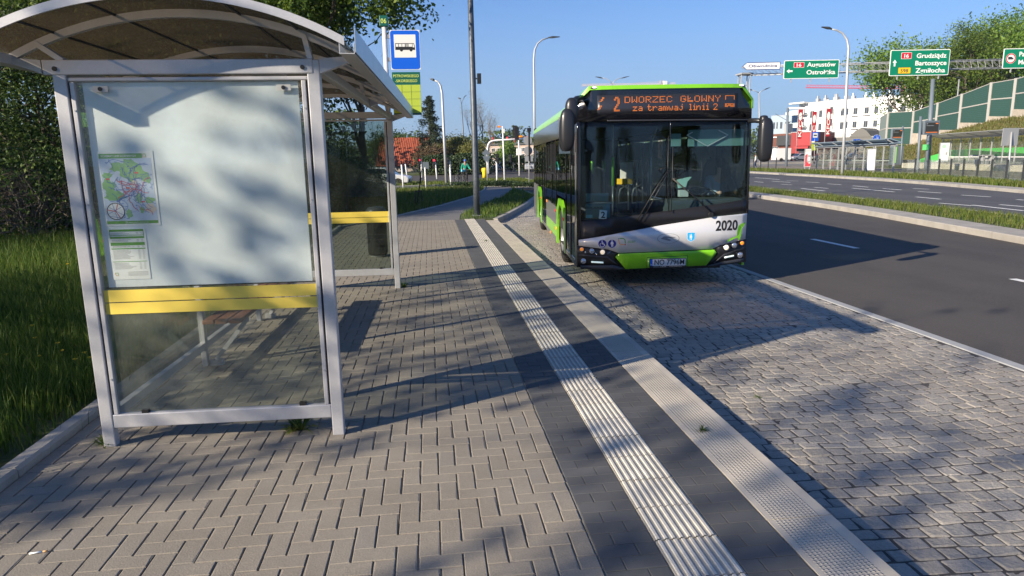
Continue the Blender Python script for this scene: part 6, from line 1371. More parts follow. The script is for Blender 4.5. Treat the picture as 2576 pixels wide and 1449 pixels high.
# trees on and behind the embankment
def far_tree(seed, px_, D, ybase, ytop, label, lm, n, size, sig, zb=None, **k):
    b_ = at(px_, ybase, D); h = zz(px_, ytop, D)-b_.z; o = broad(seed, h*.95, 'broadleaf_tree', b_, label, 'trees above the noise barrier', n=n, size=size, sig=sig, lm=lm, L=h*.33, r0=.2, **k); zm = max(v.co.z for c in kids(o) for v in c.data.vertices); o.scale = (h/zm*.95, h/zm*.95, h/zm); return o
LEAFR = mat('bright_leaf', (.14, .2, .03), .55, ramp=[(.06, .13, .012), (.11, .21, .02), (.16, .28, .03), (.21, .32, .05)], trans=.4)
F1 = far_tree(61, Z(1500, 0)[0], 128, 362, 70, 'bright spring tree in front of the white flats, left of the Grudziądz sign', LEAFR, 12000, .42, .75, multi=2)
F2 = far_tree(62, Z(1700, 0)[0], 130, 350, 66, 'bright spring tree directly behind the Grudziądz sign', LEAFR, 10000, .42, .85, multi=2)
F3 = far_tree(63, Z(2050, 0)[0], 118, 310, 45, 'airy olive green tree right of the Grudziądz sign', LEAF, 7500, .40, .9, multi=2)
F4 = far_tree(64, Z(2330, 0)[0], 112, 270, 8, 'tall green tree at the top right of the picture', LEAFR, 8000, .42, .95, multi=3)
for o, x, D, y, rz, sc, lb in ((F4, 2560, 118, 255, 2, 1.0, 'tall tree cut by the right picture edge'), (F3, 2440, 112, 268, 3, .8, 'olive tree beneath the two tallest crowns on the right'), (F1, 2330, 124, 300, 1, .62, 'low bright tree just above the noise barrier'), (F3, 2380, 120, 300, 5, .8, 'olive tree between the signs above the barrier')): dup(o, at(x, y, D), rz, lb, sc*o.scale[2])
for x, D, y, s_ in ((2180, 118, 352, .8), (2270, 122, 330, 1.), (2340, 116, 305, 1.2), (2420, 108, 275, 1.3), (2500, 104, 255, 1.2), (2570, 98, 240, 1.2)): pass
# ------------------------------------------------------------ buildings on the right
def facade_building(name, label, cL, cR, depth_, z0, zL, wm, wins, rows_, wm2, cat='building', roofm=None, parap=.5, skip=()):
    """front wall from cL to cR (xy), flat roof; wins: list of (t0,t1) columns; rows_: list of (za,zb)"""
    t = thing(name, (cL.x, cL.y, z0), math.atan2((cR-cL).y, (cR-cL).x), label, cat); W = (cR-cL).length; H_ = zL-z0
    mb = MB(); mb.box((0, 0, 0), (W, depth_, H_)); mb.build('wall', wm, t); mb = MB(); mb.box((-.05, -.05, H_), (W+.05, depth_, H_+.12)); mb.build('roof', roofm or GYP, t)
    for c_, (a_, b_) in enumerate(wins):
        for r_, (p, q) in enumerate(rows_):
            if (c_, r_) in skip: continue
            x0, x1, y0, y1 = a_*W, b_*W, p*H_, q*H_; mb = MB(); mb.mi = 0; mb.box((x0-.06, -.03, y0-.06), (x1+.06, .0, y1+.06)); o = mb.build('window', wm2, t)
            mb = MB(); m_ = (x0+x1)/2; mb.box((x0, -.045, y0), (m_-.03, -.032, y1)); mb.box((m_+.03, -.045, y0), (x1, -.032, y1)); mb.build('pane', PANE, o)
    return t, W, H_
PANE = mat('window_pane', (.05, .06, .075), .15, coat=.5); FRM = mat('window_frame', (.25, .26, .27), .5); WFL = mat('white_render', (.80, .80, .79), .8, var=[(.4, .05)]); LGY = mat('light_grey_render', (.45, .45, .46), .8)
zg = .9
def U(x): return xy(Z(x, 0)[0], 1)
cL, cR = xy(Z(562, 0)[0], 178), xy(Z(960, 0)[0], 166); hL = zz(*Z(562, 618), 178)
t, W, H_ = facade_building('apartment_block', 'white five storey apartment block with grey stair tower behind the red banners', cL, cR, 12, zg, hL+.3, WFL, [(.27, .35), (.47, .53), (.72, .78), (.93, .99)], [(.72, .84), (.48, .60), (.24, .36), (.02, .14)], FRM)
mb = MB(); mb.box((W*.61, -.12, .0), (W*.665, -.0, H_+.4)); mb.build('tower_strip', LGY, t); mb = MB(); mb.box((W*.665, -.10, 0), (W*.775, -.05, H_*.93)); mb.build('tower_panel', mat('warm_grey_panel', (.55, .53, .51), .8), t)
for r_ in range(4): mb = MB(); z = H_*(.12+.215*r_); mb.box((W*.71, -.16, z), (W*.765, -.11, z+H_*.12)); mb.build('window', PANE, t)
for r_ in range(4):        # balconies at the left end
    z = H_*(.08+.235*r_); mb = MB(); mb.box((-1.6, -1.6, z), (W*.22, -.05, z+.2)); b_ = mb.build('balcony', WHP, t); mb = MB(); mb.box((-1.6, -1.6, z+.2), (W*.22, -1.55, z+1.2)); mb.box((-1.6, -1.55, z+.2), (-1.55, -.05, z+1.2)); mb.build('glass_rail', mat('pale_glass', (.55, .66, .68), .15), b_)
    mb = MB(); mb.box((W*.04, -.04, z+.25), (W*.14, -.0, z+2.2)); mb.build('window', PANE, t)
mb = MB(); mb.box((-1.8, -1.7, H_-.1), (W*.22, 0, H_+.25)); mb.build('canopy', WHP, t)
for f in (.25, .42, .63, .66, .86): mb = MB(); mb.box((W*f, 2, H_+.12), (W*f+.7, 3, H_+1.0)); mb.box((W*f+.2, 2.2, H_+1.), (W*f+.45, 2.6, H_+1.7)); mb.build('chimney', LGY if f < .8 else WHP, t)
for s_, x in (('R', .83), ('V', .90)): mb = MB(); text(mb, s_, (W*x, -.06, H_*.80), H_*.13, 0, H_*.09); mb.build('facade_lettering', mat('letter_grey', (.4, .4, .4), .6), t)
cL, cR = xy(Z(962, 0)[0], 165), xy(Z(1660, 0)[0], 152); hL = zz(*Z(1100, 572), 163)
t, W, H_ = facade_building('apartment_block', 'longer white apartment block with regular windows, right of the tall street lamp', cL, cR, 13, zg, hL+.2, WFL, [(.01, .05), (.12, .17), (.265, .315), (.39, .435), (.56, .61), (.72, .77), (.88, .93)], [(.735, .84), (.50, .605), (.265, .37), (.03, .13)], FRM)
mb = MB(); mb.box((0, -.1, 0), (W*.012, 0, H_+.6)); mb.build('corner_strip', LGY, t)
for f in (.03, .2, .3, .42, .5): mb = MB(); mb.box((W*f, 2, H_+.12), (W*f+.6, 3, H_+.9)); mb.box((W*f+.1, 2.2, H_+.9), (W*f+.3, 2.5, H_+1.6)); mb.build('chimney', WHP, t)
for c_ in (.12, .265):
    for r_ in (.48, .71, .245): mb = MB(); mb.box((W*c_-.4, -.5, H_*r_-.1), (W*(c_+.055)+.3, -.02, H_*r_)); mb.build('window_ledge', LGY, t)
cL, cR = xy(Z(325, 0)[0], 225), xy(Z(505, 0)[0], 220); BLF = mat('blue_grey_render', (.32, .40, .50), .8)
t, W, H_ = facade_building('distant_block', 'blue grey apartment block far off between the mirror and the line pole', cL, cR, 12, zg, zz(*Z(400, 708), 222), BLF, [(.12, .2), (.28, .34), (.46, .56), (.70, .76), (.84, .92)], [(.68, .84), (.36, .52), (.05, .2)], FRM)
mb = MB(); mb.box((W*.55, 2, H_+.1), (W*.85, 4, H_+1.0)); mb.build('roof_plant', WHP, t)
cL, cR = xy(Z(330, 0)[0], 150), xy(Z(520, 0)[0], 146); BRK = mat('brown_brick', (.17, .065, .045), .85, var=[(.8, .2), (8, .2)])
t, W, H_ = facade_building('shop_building', 'low brown brick building right of the bus mirror', cL, cR, 10, .4, zz(*Z(430, 868), 148), BRK, [(.08, .2), (.24, .38)], [(.02, .5)], GYP)
mb = MB(); mb.box((W*.35, -.6, H_*.55), (W*1.0, -.05, H_*.93)); mb.build('dark_canopy', DKM, t); mb = MB(); mb.box((-.1, -.1, H_*.86), (W*.7, -.05, H_*.9)); mb.build('trim', WHP, t); mb = MB(); mb.box((W*.4, 1.5, H_+.12), (W*.62, 3.2, H_+2.2)); mb.build('ventilation_unit', GYP, t)
cL, cR = xy(Z(508, 0)[0], 142), xy(Z(688, 0)[0], 139); RBX = mat('restaurant_red', (.33, .014, .02), .5); RBD = mat('restaurant_dark_red', (.24, .012, .014), .6)
t, W, H_ = facade_building('restaurant', 'dark red fast food restaurant behind the red banners', cL, cR, 12, .3, zz(*Z(600, 855), 141), RBD, [], [], FRM)
mb = MB(); mb.box((W*.30, -.3, H_*.52), (W*.98, -.05, H_*.96)); s_ = mb.build('sign_box', RBX, t)
mb = MB(); mb.box((W*.42, -.06, .0), (W*.9, -.02, H_*.42)); mb.build('entrance', PANE, t); mb = MB(); mb.box((W*.28, -1.2, H_*.42), (W*.98, -.08, H_*.5)); mb.build('canopy', RBX, t)
cL, cR = xy(Z(700, 0)[0], 150), xy(Z(1290, 0)[0], 140); GRS_ = mat('dark_grey_shop', (.14, .14, .135), .8)
t, W, H_ = facade_building('supermarket', 'long low grey shop with a pitched gable between the banners and the barrier', cL, cR, 14, .3, zz(*Z(1000, 900), 145), GRS_, [(.30, .36), (.5, .56)], [(.2, .6)], GYP)
mb = MB(); mb.prism([(W*.56, H_), (W*.88, H_), (W*.80, H_+1.3), (W*.72, H_+1.9), (W*.64, H_+1.3)], 'y', -.1, 8); mb.build('gable', GRS_, t)
mb = MB(); mb.box((W*.03, -.4, H_*.2), (W*.18, -.1, H_*1.0)); s_ = mb.build('sign_box', mat('shop_sign_grey', (.3, .31, .32), .6), t); mb = MB(); text(mb, 'KFC', (W*.105, -.43, H_*.48), H_*.42, .03, W*.13, 'CENTER'); mb.build('lettering', SWH, s_); mb = MB(); mb.box((W*.22, -.5, 0), (W*.29, -.1, H_*.45)); mb.build('red_kiosk', RRD, t)
mb = MB(); mb.box((W*-.0, 3, H_+.12), (W*.5, 9, H_+.9)); mb.build('roof_edge', LGY, t)
# banners
for x, y0, y1, yb, lb in ((580, 655, 912, 1055, 'leftmost of the three tall red lettered banners'), (702, 675, 960, 1050, 'middle one of the three tall red lettered banners'), (825, 650, 890, 1045, 'rightmost of the three tall red lettered banners')):
    D = 134; b_ = base(Z(x, 0)[0], 0, D, .2); e0, e1 = zz(*Z(x, y0), D)-.2, zz(*Z(x, y1), D)-.2
    t = thing('banner', b_, -R(12), lb, 'banner', 'restaurant banners'); mb = MB(); mb.cyl((-.45, 0, 0), (-.45, 0, e0+.2), .06, 8); mb.build('pole', GAL, t); mb = MB(); mb.box((-.40, -.02, e1), (.42, .02, e0)); p = mb.build('cloth', RBX, t)
    vs, fs = text_verts('KFC', 1.0, .02); x0 = min(v.x for v in vs); x1 = max(v.x for v in vs); h_ = (e0-e1)*.52; k = h_/(x1-x0); mb = MB(); mb.add([(.30-(v.y)*.80, -.03-v.z, e1+.4+(v.x-x0)*k) for v in vs], fs); mb.mi = 0
    mb.ell((.01, -.03, e0-1.4), (.3, .02, .8), 12, 8); mb.build('print', SWH, p)
# small signs
b_ = base(Z(725, 0)[0], 0, 120); t, D = post_line('tram_stop_sign', b_, Z(729, 868), .05, .05, GAL, 'small blue tram stop sign in front of the restaurant banners', 'bus stop sign'); c = at(*Z(730, 890), D)-b_; mb = MB(); mb.mi = 0; mb.cbox((c.x, c.y-.08, c.z), (1.3, .04, 1.6)); mb.mi = 1; mb.cbox((c.x, c.y-.105, c.z+.2), (.85, .01, .8)); mb.mi = 2; mb.cbox((c.x, c.y-.114, c.z+.2), (.6, .006, .22)); mb.mi = 3; mb.cbox((c.x, c.y-.08, c.z-1.7), (1.2, .04, 1.4)); mb.build('panel', [SBL, SWH, BLK, LGR], t)
b_ = base(Z(1270, 0)[0], 0, 70); t, D = post_line('cycle_path_sign', b_, Z(1270, 885), .04, .04, GAL, 'round blue cycle and footpath sign above the tram shelter roof', 'road sign'); c = at(*Z(1271, 911), D)-b_; mb = MB(); mb.mi = 0; disc(mb, c.x, c.z, .44, c.y-.06, 28); mb.mi = 1; disc(mb, c.x, c.z, .42, c.y-.063, 28)
mb.mi = 0; mb.box((c.x-.015, c.y-.068, c.z-.4), (c.x+.015, c.y-.065, c.z+.4)); disc(mb, c.x+.14, c.z+.17, .04, c.y-.067, 10); vec(mb, (c.x+.14, c.z+.12), (c.x+.13, c.z-.1), .08, c.y-.067); vec(mb, (c.x+.13, c.z-.1), (c.x+.08, c.z-.2), .03, c.y-.067); vec(mb, (c.x+.13, c.z-.1), (c.x+.2, c.z-.2), .03, c.y-.067); disc(mb, c.x-.28, c.z-.05, .08, c.y-.067, 12, .06); disc(mb, c.x-.1, c.z-.05, .06, c.y-.067, 12, .045); vec(mb, (c.x-.28, c.z-.05), (c.x-.18, c.z+.06), .02, c.y-.067); vec(mb, (c.x-.1, c.z-.05), (c.x-.18, c.z+.06), .02, c.y-.067)
mb.build('panel', [SWH, SBL], t)
b_ = base(Z(1095, 0)[0], 0, 120); t, D = post_line('crossing_sign', b_, Z(1097, 925), .05, .05, GAL, 'blue pedestrian crossing sign above the tram shelter roof', 'road sign'); c = at(*Z(1097, 932), D)-b_; mb = MB(); mb.mi = 0; mb.cbox((c.x, c.y-.08, c.z), (1.3, .04, .75)); mb.mi = 1; mb.add([(c.x-.3, c.y-.11, c.z-.3), (c.x+.3, c.y-.11, c.z-.3), (c.x, c.y-.11, c.z+.3)], [(0, 1, 2)]); mb.build('panel', [SBL, SWH], t)
# cranes
def crane(p0, p1, D, mast_x, label, m, yt=None):
    a_, b_ = at(*p0, D), at(*p1, D); t = thing('tower_crane', (0, 0, 0), 0, label, 'crane', 'construction cranes'); n = 40; mb = MB(); h = 1.6 if p0[0] > 1500 else 1.0
    for v in (Vector((0, 0, 0)), Vector((0, 1.2, 0))): mb.beam(a_+v, b_+v, .35 if p0[0] > 1500 else .16, .35 if p0[0] > 1500 else .16)
    mb.beam(a_+Vector((0, .6, h)), b_+Vector((0, .6, h)), .28 if p0[0] > 1500 else .12, .28 if p0[0] > 1500 else .12)
    for i in range(n): f0, f1 = i/n, (i+.5)/n; mb.beam(a_.lerp(b_, f0), a_.lerp(b_, f1)+Vector((0, .6, h)), .14, .14); mb.beam(a_.lerp(b_, f1)+Vector((0, .6, h)), a_.lerp(b_, (i+1)/n), .14, .14)
    mb.build('jib', m, t); c = at(mast_x, p0[1]+(p1[1]-p0[1])*.6, D); mb = MB()
    for dx, dy in ((0, 0), (1.6, 0), (0, 1.6), (1.6, 1.6)): mb.beam((c.x+dx, c.y+dy, -1), (c.x+dx, c.y+dy, c.z+(7 if p0[0] > 1500 else 2.5)), .25, .25)
    k = int(c.z/2.5)
    for i in range(k): mb.beam((c.x, c.y, i*2.5), (c.x+1.6, c.y, i*2.5+2.5), .15, .15); mb.beam((c.x+1.6, c.y+1.6, i*2.5), (c.x, c.y+1.6, i*2.5+2.5), .15, .15)
    mb.build('mast', m, t); mb = MB(); mb.cbox((c.x+2.5, c.y, c.z+1), (2, 2, 2.2)); mb.build('cab', WHP, t); mb = MB(); mb.beam((c.x, c.y, c.z+2), a_.lerp(b_, .55)+Vector((0, .6, h)), .1, .1); mb.build('tie_bar', m, t); return t
crane(Z(655, 458), Z(1640, 470), 420, Z(1505, 0)[0], 'red tower crane with a long jib beyond the white flats', mat('crane_red', (.62, .06, .09), .6)); crane((1464, 216), (1700, 212), 380, 1662, 'pale orange tower crane just above the bus roof', mat('crane_orange', (.55, .42, .36), .6))
# cars
def car(loc, rz, c, label, van=False, group='cars around the crossing'):
    t = thing('car', loc, rz, label, 'van' if van else 'car', group); pm = mat('car_paint_'+str(len(MATS)), c, .3, .3, coat=.8); GLK = mat('car_glass', (.02, .025, .03), .05, coat=1)
    if van: side = [(-2.4, .35), (2.35, .35), (2.4, .9), (2.2, 1.15), (1.65, 1.95), (1.4, 2.05), (-2.35, 2.05), (-2.4, 1.9)]; gl = [(1.0, 1.25), (1.95, 1.25), (1.55, 1.88), (1.0, 1.9)]
    else: side = [(-2.05, .30), (2.1, .30), (2.15, .62), (2.0, .78), (1.15, .93), (.45, 1.38), (.1, 1.45), (-1.1, 1.44), (-1.75, 1.05), (-2.1, .95), (-2.12, .6)]; gl = [(-1.45, 1.0), (.95, .97), (.38, 1.34), (-1.05, 1.36)]
    mb = MB(); mb.prism(side, 'y', -.82, .82); mb.build('body', pm, t, bevel=.07); mb = MB()
    for s_ in (-1, 1): mb.prism(gl, 'y', s_*.822, s_*.83)
    mb.build('side_window', GLK, t); mb = MB(); a_, b_ = (((2.16, 1.2), (1.66, 1.93)) if van else ((1.10, .965), (.50, 1.37))); d = Vector((b_[0]-a_[0], 0, b_[1]-a_[1])); nn = Vector((-d.z, 0, d.x)).normalized()*-.012
    if nn.x < 0: nn = -nn
    mb.add([(a_[0]+nn.x, -.7, a_[1]+nn.z), (a_[0]+nn.x, .7, a_[1]+nn.z), (b_[0]+nn.x, .62, b_[1]+nn.z), (b_[0]+nn.x, -.62, b_[1]+nn.z)], [(0, 1, 2, 3)]); mb.build('windscreen', GLK, t)
    for x in (-1.35, 1.35):
        for s_ in (-1, 1): mb = MB(); mb.cyl((x, s_*.62, .32), (x, s_*.86, .32), .32, 18); w_ = mb.build('wheel', RUB, t); mb = MB(); mb.cyl((x, s_*.861, .32), (x, s_*.875, .32), .2, 14); mb.build('rim', CHR, w_)
    for s_ in (-1, 1): mb = MB(); mb.ell((2.08, s_*.6, .68), (.08, .17, .08), 10, 6); mb.build('headlight', mat('car_lamp', (.8, .8, .8), .1, coat=1), t)
    mb = MB(); mb.box((2.12, -.55, .36), (2.17, .55, .55)); mb.build('grille', BLK, t); mb = MB(); mb.box((2.17, -.26, .42), (2.18, .26, .52)); mb.build('number_plate', SWH, t); return t
zc = zz(*Z(570, 1090), 132); slab('car_park', [(38, 96), (120, 96), (150, 150), (40, 160)], -.02+.0, mat('car_park_asphalt', (.17, .165, .16), .9, var=[(.4, .2)], coord='World'))
slab('restaurant_forecourt', [tuple(xy(Z(150, 0)[0], 118).to_2d()), tuple(xy(Z(1300, 0)[0], 112).to_2d()), tuple(xy(Z(1350, 0)[0], 170).to_2d()), tuple(xy(Z(150, 0)[0], 190).to_2d())], .3, MATS['car_park_asphalt'])
car(base(Z(598, 0)[0], 0, 131, .3), R(188), (.32, .35, .42), 'silver blue hatchback parked left of the tram shelter'); car(base(Z(520, 0)[0], 0, 138, .3), R(186), (.02, .02, .025), 'black car parked beside the silver blue hatchback')
car(base(Z(1080, 0)[0], 0, 126, .3), R(170), (.05, .09, .16), 'dark blue car seen through the glass of the tram shelter'); car(base(Z(790, 0)[0], 0, 134, .3), R(185), (.12, .13, .13), 'grey car seen through the left half of the tram shelter')
b_ = base(Z(430, 0)[0], 0, 126, .3); mb = MB(); mb.cbox((0, 0, 1.35), (3.0, 1.6, 2.1)); t = thing('trailer', b_, 0, 'small white box trailer beside the overhead line pole', 'trailer'); mb.build('box', WHP, t, bevel=.05); mb = MB(); mb.cyl((-.4, -.9, .32), (-.4, -.7, .32), .32, 14); mb.build('wheel', RUB, t)
car(base(1332, 0, 97, -.15), -R(95), (.55, .57, .6), 'white and dark van waiting at the crossing beside the rear of the bus', True); car(gnd(962, 470, -.15), R(-8), (.7, .7, .7), 'white car at the crossing seen just right of the far shelter post'); car(base(1268, 0, 112, -.15), R(178), (.6, .6, .62), 'white car crossing in front of the pink office building')
# ------------------------------------------------------------ crossing furniture on the left
RDL = mat('red_signal', (.7, .01, .02), .4, emit=((1, .03, .05), 1.2))
def signal(b_, top, head, label, red=True, s_=1.0, m=WHP, w_=.3):
    t, D = post_line('traffic_light', b_, top, .07, .06, m, label, 'traffic light', 'traffic lights at the crossing'); c = at(*head, D)-b_; h = .95*s_; mb = MB(); mb.cbox((c.x, c.y, c.z), (w_*s_, .2, h)); o = mb.build('signal_head', BLK, t, bevel=.02)
    for k in range(3):
        z = c.z+h*(.32-.32*k); mb = MB(); mb.cyl((c.x, c.y-.10, z), (c.x, c.y-.135, z), .1*s_, 12); mb.build('lens', RDL if (red and k == 0) else DKM, o); mb = MB(); mb.tube([(c.x-.1*s_, c.y-.1, z), (c.x-.1*s_, c.y-.24, z), (c.x, c.y-.24, z+.1*s_), (c.x+.1*s_, c.y-.24, z), (c.x+.1*s_, c.y-.1, z)], .012, 4); mb.build('visor', BLK, o)
    return t
signal(base(*Q(490, 930), 69), Q(485, 650), Q(468, 715), 'traffic light with a lit red lamp beside the red roof'); signal(base(*Q(705, 950), 63), Q(690, 668), Q(675, 722), 'traffic light with a lit red lamp in front of the brown bush')
signal(gnd(*Q(918, 1025)), Q(895, 680), Q(872, 712), 'traffic light seen from behind just right of the pale street lamp', False, .8); signal(gnd(*Q(1577, 990)), Q(1568, 690), Q(1580, 655), 'low traffic light seen from behind left of the slim white pole', False, .8)
signal(base(*Q(1812, 850), 92), Q(1808, 700), Q(1765, 650), 'distant traffic light left of the tall white signal pole', False, 1.1, DKM); signal(base(*Q(1850, 830), 98), Q(1845, 690), Q(1845, 640), 'distant black traffic light right behind the tall white signal pole', False, 1.2, DKM)
t = signal(base(*Q(1892, 895), 70), Q(1882, 235), Q(1830, 268), 'tall white signal pole with a black traffic light near its top', False, 1.35, WHP, .30); D = 70; b_ = Vector(t.location)
c = at(*Q(1888, 555), D)-b_; mb = MB(); mb.cbox((c.x, c.y-.15, c.z), (.55, .3, .7)); mb.build('control_box', WHP, t, bevel=.02); c = at(*Q(1918, 335), D)-b_; mb = MB(); mb.ell(c, (.24, .1, .10), 10, 6); mb.build('amber_beacon', AMB, t)
c = at(*Q(1862, 290), D)-b_; mb = MB(); mb.cbox((c.x, c.y+.2, c.z), (.4, .25, 1.3)); mb.build('rear_signal_head', BLK, t)
b_ = gnd(*Q(1685, 980)); t, D = post_line('camera_pole', b_, Q(1655, 190), .07, .05, WHP, 'slim white pole with a small white box and an amber lamp on top', 'pole'); c = at(*Q(1665, 258), D)-b_; mb = MB(); mb.cbox(c, (.2, .2, .32)); mb.build('box', WHP, t); c = at(*Q(1602, 195), D)-b_; mb = MB(); mb.ell(c, (.16, .08, .08), 10, 6); mb.tube([c, at(*Q(1655, 200), D)-b_], .02, 6); mb.build('amber_lamp', AMB, t)
b_ = base(*Q(1450, 865), 82); D = 82; t = thing('signal_gantry', b_, 0, 'white pipe mast curving into a horizontal arm over the crossing', 'mast'); mb = MB(); mb.tube([(0, 0, 0)]+[at(*Q(x, y), D)-b_ for x, y in ((1442, 640), (1440, 500), (1447, 455), (1470, 418), (1505, 400), (1560, 390), (1700, 382), (1950, 368))], .11, 10); mb.build('mast_arm', WHP, t)
b_ = gnd(*Q(1440, 1015)); t, D = post_line('road_sign', b_, Q(1424, 520), .04, .04, GAL, 'grey backs of a diamond sign above a triangle sign left of the office building', 'road sign')
c = at(*Q(1418, 572), D)-b_; e = .30; mb = MB(); mb.prism([(c.x-e, c.z), (c.x, c.z+e), (c.x+e, c.z), (c.x, c.z-e)], 'y', c.y-.06, c.y-.04); mb.build('diamond_panel', CATM, t); c = at(*Q(1425, 665), D)-b_; mb = MB(); mb.prism([(c.x-.3, c.z+.24), (c.x+.3, c.z+.24), (c.x, c.z-.34)], 'y', c.y-.06, c.y-.04); mb.build('triangle_panel', CATM, t)
b_ = gnd(*Q(2036, 1015)); t, D = post_line('road_sign', b_, Q(2030, 295), .035, .035, GAL, 'two grey round sign backs above a square one close to the rear of the bus', 'road sign')
for x, y in ((2013, 395), (2020, 538)): c = at(*Q(x, y), D)-b_; mb = MB(); mb.cyl((c.x, c.y-.05, c.z), (c.x, c.y-.03, c.z), .30, 24); mb.build('round_panel', GYP, t)
c = at(*Q(2030, 655), D)-b_; mb = MB(); mb.cbox((c.x, c.y-.04, c.z), (.56, .02, .36)); mb.build('square_panel', GYP, t); c = at(*Q(2033, 490), D)-b_; mb = MB(); mb.cbox((c.x, c.y-.16, c.z), (.12, .1, 2.4)); mb.cbox((c.x, c.y-.16, c.z+1.2), (.26, .12, .22)); mb.build('signal_back', BLK, t)
b_ = gnd(*Q(560, 1085)); t, D = post_line('road_sign', b_, Q(540, 712), .045, .045, WHP, 'grey back of a square sign on a white post left of the pale street lamp', 'road sign'); c = at(*Q(548, 748), D)-b_; mb = MB(); mb.cbox((c.x, c.y-.05, c.z), (.45, .02, .42)); mb.build('panel', CATM, t)
b_ = gnd(*Q(236, 1085)); post_line('marker_post', b_, Q(208, 740), .05, .05, WHP, 'thin white post just right of the far shelter post', 'post', 'plain white posts'); b_ = base(*Q(278, 940), 70); post_line('marker_post', b_, Q(262, 730), .07, .06, WHP, 'thin white post in front of the red roof', 'post', 'plain white posts')
b_ = base(*Q(1390, 905), 70, -.15); t = thing('yellow_bollard', b_, 0, 'bright yellow wrapped bollard at the kerb of the crossing', 'bollard'); mb = MB(); mb.lathe([(0, 0), (.22, 0), (.2, .3), (.24, .6), (.25, .95), (.2, 1.0), (0, 1.02)], n=12); mb.build('body', mat('hivis_yellow', (.85, .6, .01), .5), t); mb = MB(); mb.box((-.3, -.15, .62), (-.2, .15, .95)); mb.build('flap', MATS['hivis_yellow'], t)
# cyclist walking a bicycle
CP = gnd(1171, 461); JT = mat('teal_jacket', (.0, .30, .20), .7); TG = mat('black_tights', (.01, .01, .012), .7); HB = mat('blue_helmet', (.05, .12, .5), .4)
J = dict(pelvis=(0, 0, .98), waist=(0, 0, 1.12), chest=(0, .02, 1.36), neck=(0, .03, 1.50), head=(0, .05, 1.60), crown=(0, .05, 1.69), lsh=(-.18, .01, 1.43), lel=(-.27, .08, 1.18), lwr=(-.36, .22, 1.02), lha=(-.38, .29, 1.0), rsh=(.18, .01, 1.43), rel=(.25, -.06, 1.15), rwr=(.28, .02, .92), rha=(.29, .04, .84),
         lhip=(-.1, 0, .93), lkn=(-.11, .12, .52), lan=(-.11, .12, .1), lto=(-.11, .27, .04), rhip=(.1, 0, .93), rkn=(.1, .02, .5), ran=(.1, -.2, .13), rto=(.1, -.08, .04))
person(CP, math.pi+.15, J, dict(top=JT, legs=TG, shoe=WHP), 'person in a teal jacket, black tights and blue helmet walking a bicycle across the crossing', helmet=HB)
t = thing('bicycle', CP+Vector((-.42, -.1, 0)), -R(62), 'dark bicycle with a pale blue handlebar bag pushed by the person in teal', 'bicycle')
def tor(mb, c, r, rr_, n=24): mb.tube([(c[0]+r*math.cos(6.2832*i/n), c[1], c[2]+r*math.sin(6.2832*i/n)) for i in range(n+1)], rr_, 6, False)
for x in (-.52, .52):
    mb = MB(); tor(mb, (x, 0, .34), .32, .025); w_ = mb.build('wheel', RUB, t); mb = MB()
    for i in range(8): mb.tube([(x, 0, .34), (x+.31*math.cos(.785*i), 0, .34+.31*math.sin(.785*i))], .004, 3, False)
    mb.build('spokes', GAL, w_)
mb = MB(); F = dict(r=(-.52, 0, .34), s=(-.18, 0, .85), b=(-.08, 0, .3), h=(.36, 0, .85), f=(.52, 0, .34), hb=(.38, 0, 1.0))
for a_, c_ in ('rb', 'rs', 'bs', 'bh', 'sh', 'hf'): mb.tube([F[a_], F[c_]], .02, 6)
mb.tube([F['h'], F['hb']], .018, 6); mb.build('frame', DKM, t); mb = MB(); mb.tube([(.34, -.28, 1.02), (.40, 0, 1.0), (.34, .28, 1.02)], .015, 6); mb.build('handlebar', DKM, t); mb = MB(); mb.ell((-.2, 0, .95), (.13, .07, .04), 10, 5); mb.tube([(-.18, 0, .85), (-.2, 0, .94)], .012, 5); mb.build('saddle', BLK, t); mb = MB(); mb.cbox((.52, 0, .95), (.16, .3, .16)); mb.build('handlebar_bag', mat('bag_blue', (.15, .5, .65), .6), t, bevel=.02)
# pedestrian by the railing beyond the bus
PPp = base(Z(208, 0)[0], 0, 80, 0.0); J2 = {k: (v[0], v[1], v[2]) for k, v in J.items()}; J2.update(lel=(-.24, .0, 1.15), lwr=(-.25, .1, .92), lha=(-.25, .13, .84))
person(PPp, R(60), J2, dict(top=mat('white_shirt', (.6, .6, .6), .8), legs=mat('dark_jeans', (.03, .05, .10), .8)), 'person in a white top and dark jeans standing behind the bus mirror by the railing')
# ------------------------------------------------------------ background left: houses and trees
cL, cR = xy(1219, 168), xy(1420, 160); PNK = mat('pink_beige_render', (.42, .33, .28), .85, var=[(.5, .08)])
t, W, H_ = facade_building('office_building', 'pinkish three storey office building with a dark flat roof behind the crossing', cL, cR, 12, .3, zz(1260, 366, 165), PNK, [(.02+.075*i, .065+.075*i) for i in range(13)], [(.68, .86), (.36, .54), (.06, .24)], WHP)
mb = MB(); mb.box((-.4, -.4, H_+.12), (W+.4, 12.4, H_+.5)); mb.build('roof_slab', DKM, t)
for f in (.05, .17, .225, .26, .32): mb = MB(); mb.cyl((W*f*1.6, 1.5, H_+.5), (W*f*1.6, 1.5, H_+1.4), .12, 6); mb.ell((W*f*1.6, 1.5, H_+1.7), (.35, .3, .45), 10, 6); mb.build('roof_ventilator', RRD, t)
RT = mat('red_roof_tile', (.42, .10, .045), .8, var=[(2, .2), (.6, .3)])
a_ = at(1024, 418, 108); t = thing('house', (a_.x, a_.y, 0), -R(10), 'house with a steep orange red tiled roof half hidden by the thicket', 'house'); wz = zz(1022, 416, 108); hz = zz(1022, 345, 108)
